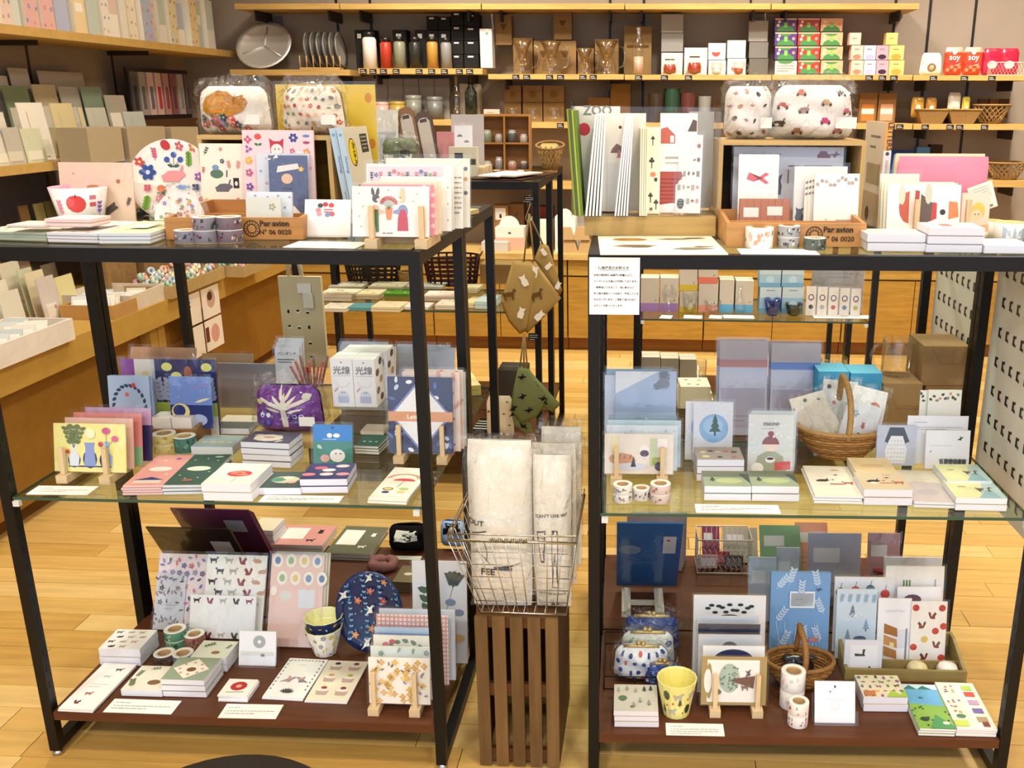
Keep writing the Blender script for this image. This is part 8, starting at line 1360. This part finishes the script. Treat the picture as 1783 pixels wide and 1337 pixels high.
# ================================================================ K: left wall and left counter
r=random.Random(11)
PAST=[('e8b8b4','pink'),('f4ead0','cream'),('c8d4c8','sage'),('f6f0e4','ivory'),('b8c0d8','periwinkle'),('f0d8a8','straw'),('d8e0d4','mint'),('e8d0c4','blush'),('f2e8c0','butter'),('a8b4c4','slate blue')]
yy=2.45; i=0
while yy<5.25 and i<32:
    wd=r.uniform(.065,.10); hh=r.uniform(.17,.25); c,nm=PAST[r.randrange(10)]; d=.11
    mb=MB().box(0,0,0,d,wd-.004,hh,'f2ecdc'); cv=CV(wd-.004,hh); cv.rect(0,0,1,1,c)
    q=r.randrange(4)
    if q==0: cv.rect(0,.0,1,.4,'f8f2e4')
    elif q==1: scatter(cv,8,['c88a8a','8a9ac0','d8b060'],['o','f'],.2,i)
    elif q==2: cv.rect(.2,.5,.6,.2,'faf6ea')
    else: cv.rect(0,.72,1,.28,PAST[r.randrange(10)][0])
    mb.art(cv,lambda x,y,e_:(d+e_,x,y)); o=tag(mb.build('booklet','print'),'%s booklet on the high left shelf, %s from the near end'%(nm,ORD[i]),'booklet'); put(o,0,-2.47+r.uniform(-.01,.02),yy,ZLu+.0005,r.uniform(-.02,.08)); yy+=wd+.010; i+=1
def lcard(name,label,cat,uL,uR,vT,vB,x,col,art=None,lean=.15,t=.004,z=None,sleeve=False,m='print'):
    """sheet along the left wall facing the aisle: near top corner at (uL,vT), far lower corner at (uR,vB)"""
    a=atx(0,uL,vT,x); b=atx(0,uR,vB,x); wd=b.y-a.y; zz=b.z if z is None else z; hh=a.z-zz; mb=MB().box(-t,0,0,0,wd,hh,col); cv=CV(wd,hh); cv.rect(0,0,1,1,col)
    if art: art(cv)
    mb.art(cv,lambda xx,y,e_:(e_,xx,y)); o=tag(mb.build(name,m),label,cat)
    if sleeve: MB().add([(.003,-.004,-.001),(.003,wd+.004,-.001),(.003,wd+.004,hh+.006),(.003,-.004,hh+.006)],[(0,1,2,3)],'ffffff').build('clear_sleeve','sleeve',o)
    o.matrix_world=FR[0]@Matrix.Translation((x,a.y,zz))@Matrix.Rotation(-lean,4,'Y'); return o
zl=ZLl+.0005
LC=[(-10,40,130,'d4cbb8','grey beige'),(28,78,117,'c4bcae','taupe'),(78,170,122,'b4a898','brown grey'),(14,70,148,'8a9c78','sage topped'),(66,118,146,'cfc09a','sand'),(112,158,150,'b8b4a4','stone'),(150,196,150,'8fa08a','grey green'),(190,232,165,'c0b8a4','oat')]
for j,(uL,uR,vT,c,nm) in enumerate(LC): lcard('envelope_pack','%s envelope pack in the rear row of the left wall shelf'%nm,'envelope',uL,uR,vT,225,-2.56+.014*j,c,lambda cv:[cv.rect(.1,.4,.6,.3,'e8e2d2')] if r.random()<.7 else None,.1,z=zl)
LC2=[(-14,30,195,'f4ecd8','cream'),(38,100,178,'f6efdc','ivory with a red line'),(96,150,179,'f2e0a8','butter'),(144,166,186,'dcd0a0','straw'),(158,205,187,'e0ddc8','pale green'),(200,230,196,'f2ecd8','white'),(222,268,194,'dfe6d8','mint'),(-16,20,228,'ddd4c4','grey lilac'),(5,48,222,'cfc8b8','grey'),(40,85,224,'d4d4b4','olive banded')]
for j,(uL,uR,vT,c,nm) in enumerate(LC2): lcard('letter_pad','%s letter pad in the front row of the left wall shelf'%nm,'memo pad',uL,uR,vT,285,-2.36 if j<7 else -2.31,c,(lambda cv,j=j:[cv.rect(.1,.1,.8,.25,'e8e2cc'),cv.rect(.3,.45,.02,.4,'b85a4a' if j==1 else 'c8c0a8'),cv.rect(.2,.05,.6,.02,'a8a48c')]),.12,z=zl,sleeve=j%2==0)
e=empty('acrylic_rack','clear acrylic rack at the near end of the left wall shelf','holder'); [MB().add([(-.12,q,0),(.0,q,0),(-.02,q,.12),(-.12,q,.22)],[(0,1,2,3)],'ffffff').build('side_sheet','acrylic',e) for q in (2.55,2.95,3.3)]; MB().add([(.0,2.55,0),(.0,3.3,0),(-.006,3.3,.07),(-.006,2.55,.07)],[(0,1,2,3)],'ffffff').build('front_sheet','acrylic',e); put(e,0,-2.29,0,zl)
for j,(uL,uR,lb) in enumerate(((150,219,'nearest'),(220,294,'middle'),(297,352,'farthest'))): 
    a=atx(0,uL,223,-2.14); b=atx(0,uR,280,-2.14); o=tag(MB().box(-.12,0,0,0,b.y-a.y-.004,a.z-b.z,'b0a080').build('fabric_bin','cloth'),'plain khaki board bin on the left side, %s of three'%lb,'bin'); put(o,0,-2.14,a.y,b.z)
    put(tag(MB().box(-.11,.01,0,-.01,b.y-a.y-.014,b.z-.5465,'9a7a4c').build('bin_stand','wood'),'plain wooden stand under the %s khaki bin'%lb,'stand'),0,-2.14,a.y,.546)
# pen rack
a=atx(0,219,124,-2.5); b=atx(0,335,205,-2.5); e=empty('pen_display','dark board hung with pen packs on the left wall','display'); wd=b.y-a.y; hh=a.z-b.z; MB().box(-.01,0,0,0,wd,hh+.02,'2a201c').build('back_board','plastic',e)
for j in range(8):
    o=MB().box(.002,wd*(j+.12)/8,.02,.012,wd*(j+.88)/8,hh,['5a5450','a8a09a','d8b8b0','d8b4ac','b88a84','8a5a58','b0a4a0','6a5a58'][j]); o.box(.012,wd*(j+.35)/8,.05,.016,wd*(j+.65)/8,hh*.7,['3a3632','6a6460','6a6a70','b83a3a','8a4a48','6a3a3a','8a847e','4a3e3c'][j]); o.build('pen_pack','gloss',e)
put(e,0,-2.5,a.y,b.z); put(tag(MB().box(-.06,0,0,.03,wd,b.z-zl-.001,'5a3c22').build('display_stand','wood'),'brown stand under the pen display','stand'),0,-2.5,a.y,zl)
for j,(u,v,c) in enumerate(((40,340,'6a5a3a'),(62,336,'8a7a50'),(85,332,'a08a50'),(45,368,'7a5a34'),(72,364,'b0a060'),(92,360,'8a7a48'))): lcard('card_pack','small card pack in the dark cubby on the left, %s one'%ORD[j],'card pack',u-9,u+11,v-9,v+9,-2.36,c,None,.1,z=.8005 if j>2 else None) if j>2 else None
# left counter goods
zt=.5455
def bin_(label,u0,v0,u1,v1,dx,h,col,name='counter_tray'):
    a=on(0,u0,v0,zt); b=on(0,u1,v1,zt); wd=b.y-a.y; x1=min(a.x,b.x); e=empty(name,label,'tray'); t=.008
    MB().box(0,0,0,dx,wd,.005,col).build('bottom_board','woodflat',e)
    for nm,x in (('front_board',dx-t),('back_board',0)): MB().box(x,0,.005,x+t,wd,h,col).build(nm,'woodflat',e)
    for y in (0,wd-t): MB().box(t,y,.005,dx-t,y+t,h,col).build('side_board','woodflat',e)
    put(e,0,x1-dx,a.y,zt); return x1-dx,a.y,dx,wd
def fillcards(lab,X,n,c,h0=.08,cols=None):
    x0,y0,dx,wd=X
    for j in range(n):
        c_=(cols or ['e8e2d2','d8dcd8','f0ead8','c8d0cc','e0d4c0'])[j%5]; q=tag(MB().box(-.035,0,0,.035,.004,h0,c_).box(-.028,-.0005,h0*.3,.028,0,h0*.8,'f8f4ea').build('card_pack','print'),'%s, %s from the near end'%(lab,ORD[j]),'card pack'); put(q,0,x0+dx*(.3 if j%2 else .68),y0+wd*(.08+.84*j/n),zt+.006,.25,-.5)
X=bin_('long white tray of small cards at the near end of the left counter',-60,668,132,590,.22,.07,'e8e0d4'); fillcards('small card pack in the long white tray',X,14,0,.08)
X=bin_('shallow wooden basket of notepads on the left counter',200,557,258,541,.20,.05,'c09458'); fillcards('notepad in the shallow wooden basket',X,8,0,.075)
X=bin_('white sided wooden tray behind the shallow basket',232,543,292,520,.28,.06,'ded2bc'); fillcards('paper set in the white sided tray',X,5,0,.05)
X=bin_('first khaki tray of tape rolls on the left counter',300,521,425,484,.19,.05,'b89c68'); Y=bin_('second khaki tray of tape rolls farther along the left counter',426,483,500,463,.19,.05,'b89c68')
rl={}
for T,(x0,y0,dx,wd),n in (('first',X,60),('second',Y,24)):
    for j in range(n):
        cc=r.choice(['e8b8a8','c8d8c0','f0e0a8','b8ccd8','f0ece0','d8a8b0','d89a70','a8c8b0']); 
        if cc not in rl: 
            rl[cc]=MB().lathe([(.008,0),(.017,0),(.017,.016),(.008,.016),(.008,0)],12,col=cc).mesh('tape_roll'); rl[cc].materials.append(MAT['gloss'])
        o=bpy.data.objects.new('tape_roll',rl[cc]); sc.collection.objects.link(o); tag(o,'small pastel tape roll heaped in the %s khaki tray'%T,'tape','tape rolls in the %s khaki tray'%T)
        o.matrix_world=FR[0]@Matrix.Translation((x0+.03+(dx-.06)*((j*7)%8)/7, y0+.03+(wd-.06)*(j//8)/max(1,(n-1)//8), zt+.024+.028*((j*5)%3)/2+.03*(1-((j*7)%8)/7)))@Matrix.Rotation(1.2,4,'Y')@Matrix.Rotation(r.uniform(-.6,.6),4,'X')
for j,(uL,uR,vT,vB,c,x,nm) in enumerate(((-20,30,452,560,'e8d0bc',-2.30,'salmon edged'),(8,60,460,558,'e4dcc4',-2.26,'cream'),(30,70,452,520,'e8c8b4',-2.42,'blush'),(40,80,470,560,'d8dcb8',-2.22,'pale green'),(52,98,476,560,'f0e4bc',-2.19,'butter yellow'),(70,112,486,552,'dcd0c8',-2.14,'lilac dotted'),(-20,36,496,575,'f0ead4',-2.16,'ivory'),(5,52,512,572,'e8e4d0',-2.11,'white'),(78,112,462,520,'e8d8b8',-2.40,'oat'),(100,140,484,535,'f2e8a8',-2.20,'lemon'))):
    lcard('letter_set','%s letter set standing in the file row of the left counter'%nm,'letter set',uL,uR,vT,vB,x,c,lambda cv:[cv.rect(.2,.1,.6,.3,'f4eede'),cv.ell(.7,.3,.08,.08,'d8a090')],.12,z=zt,sleeve=True)
def poster(cv): cv.rect(0,0,1,1,'f0e8dc'); cv.rect(.52,.52,.44,.44,'d8c0b0'); cv.ell(.66,.8,.1,.1,'5a3a34'); cv.rect(.52,.08,.2,.3,'8a3a30'); cv.ell(.86,.25,.08,.1,'d89a94'); cv.text('mt',.2,.75,.25,'3a3430')
a=atx(0,312,500,-1.925); b=atx(0,392,600,-1.925); wd=b.y-a.y
for j in range(2):
    for q in range(2):
        m=MB().box(0,0,0,.003,wd*.47,.13,'f0e8dc'); cv=CV(wd*.47,.13)
        [lambda:(cv.text('mt',.3,.6,.3,'4a4038')),lambda:(cv.ell(.5,.6,.25,.25,'c8a898'),cv.ell(.45,.7,.15,.12,'4a302c')),lambda:cv.rect(.1,.1,.4,.5,'e8dccc'),lambda:(cv.ell(.55,.5,.25,.25,'d8a098'),cv.rect(.0,.3,.2,.5,'6a2a24'))][j*2+q]()
        m.art(cv,lambda x,y,e_:(.003+e_,x,y)); o=tag(m.build('poster_sheet','print'),'white photo sheet hung on the left counter front, %s %s'%(('upper','lower')[j],('near','far')[q]),'poster'); put(o,0,-1.9285,a.y+wd*.52*q,.40-.14*j)
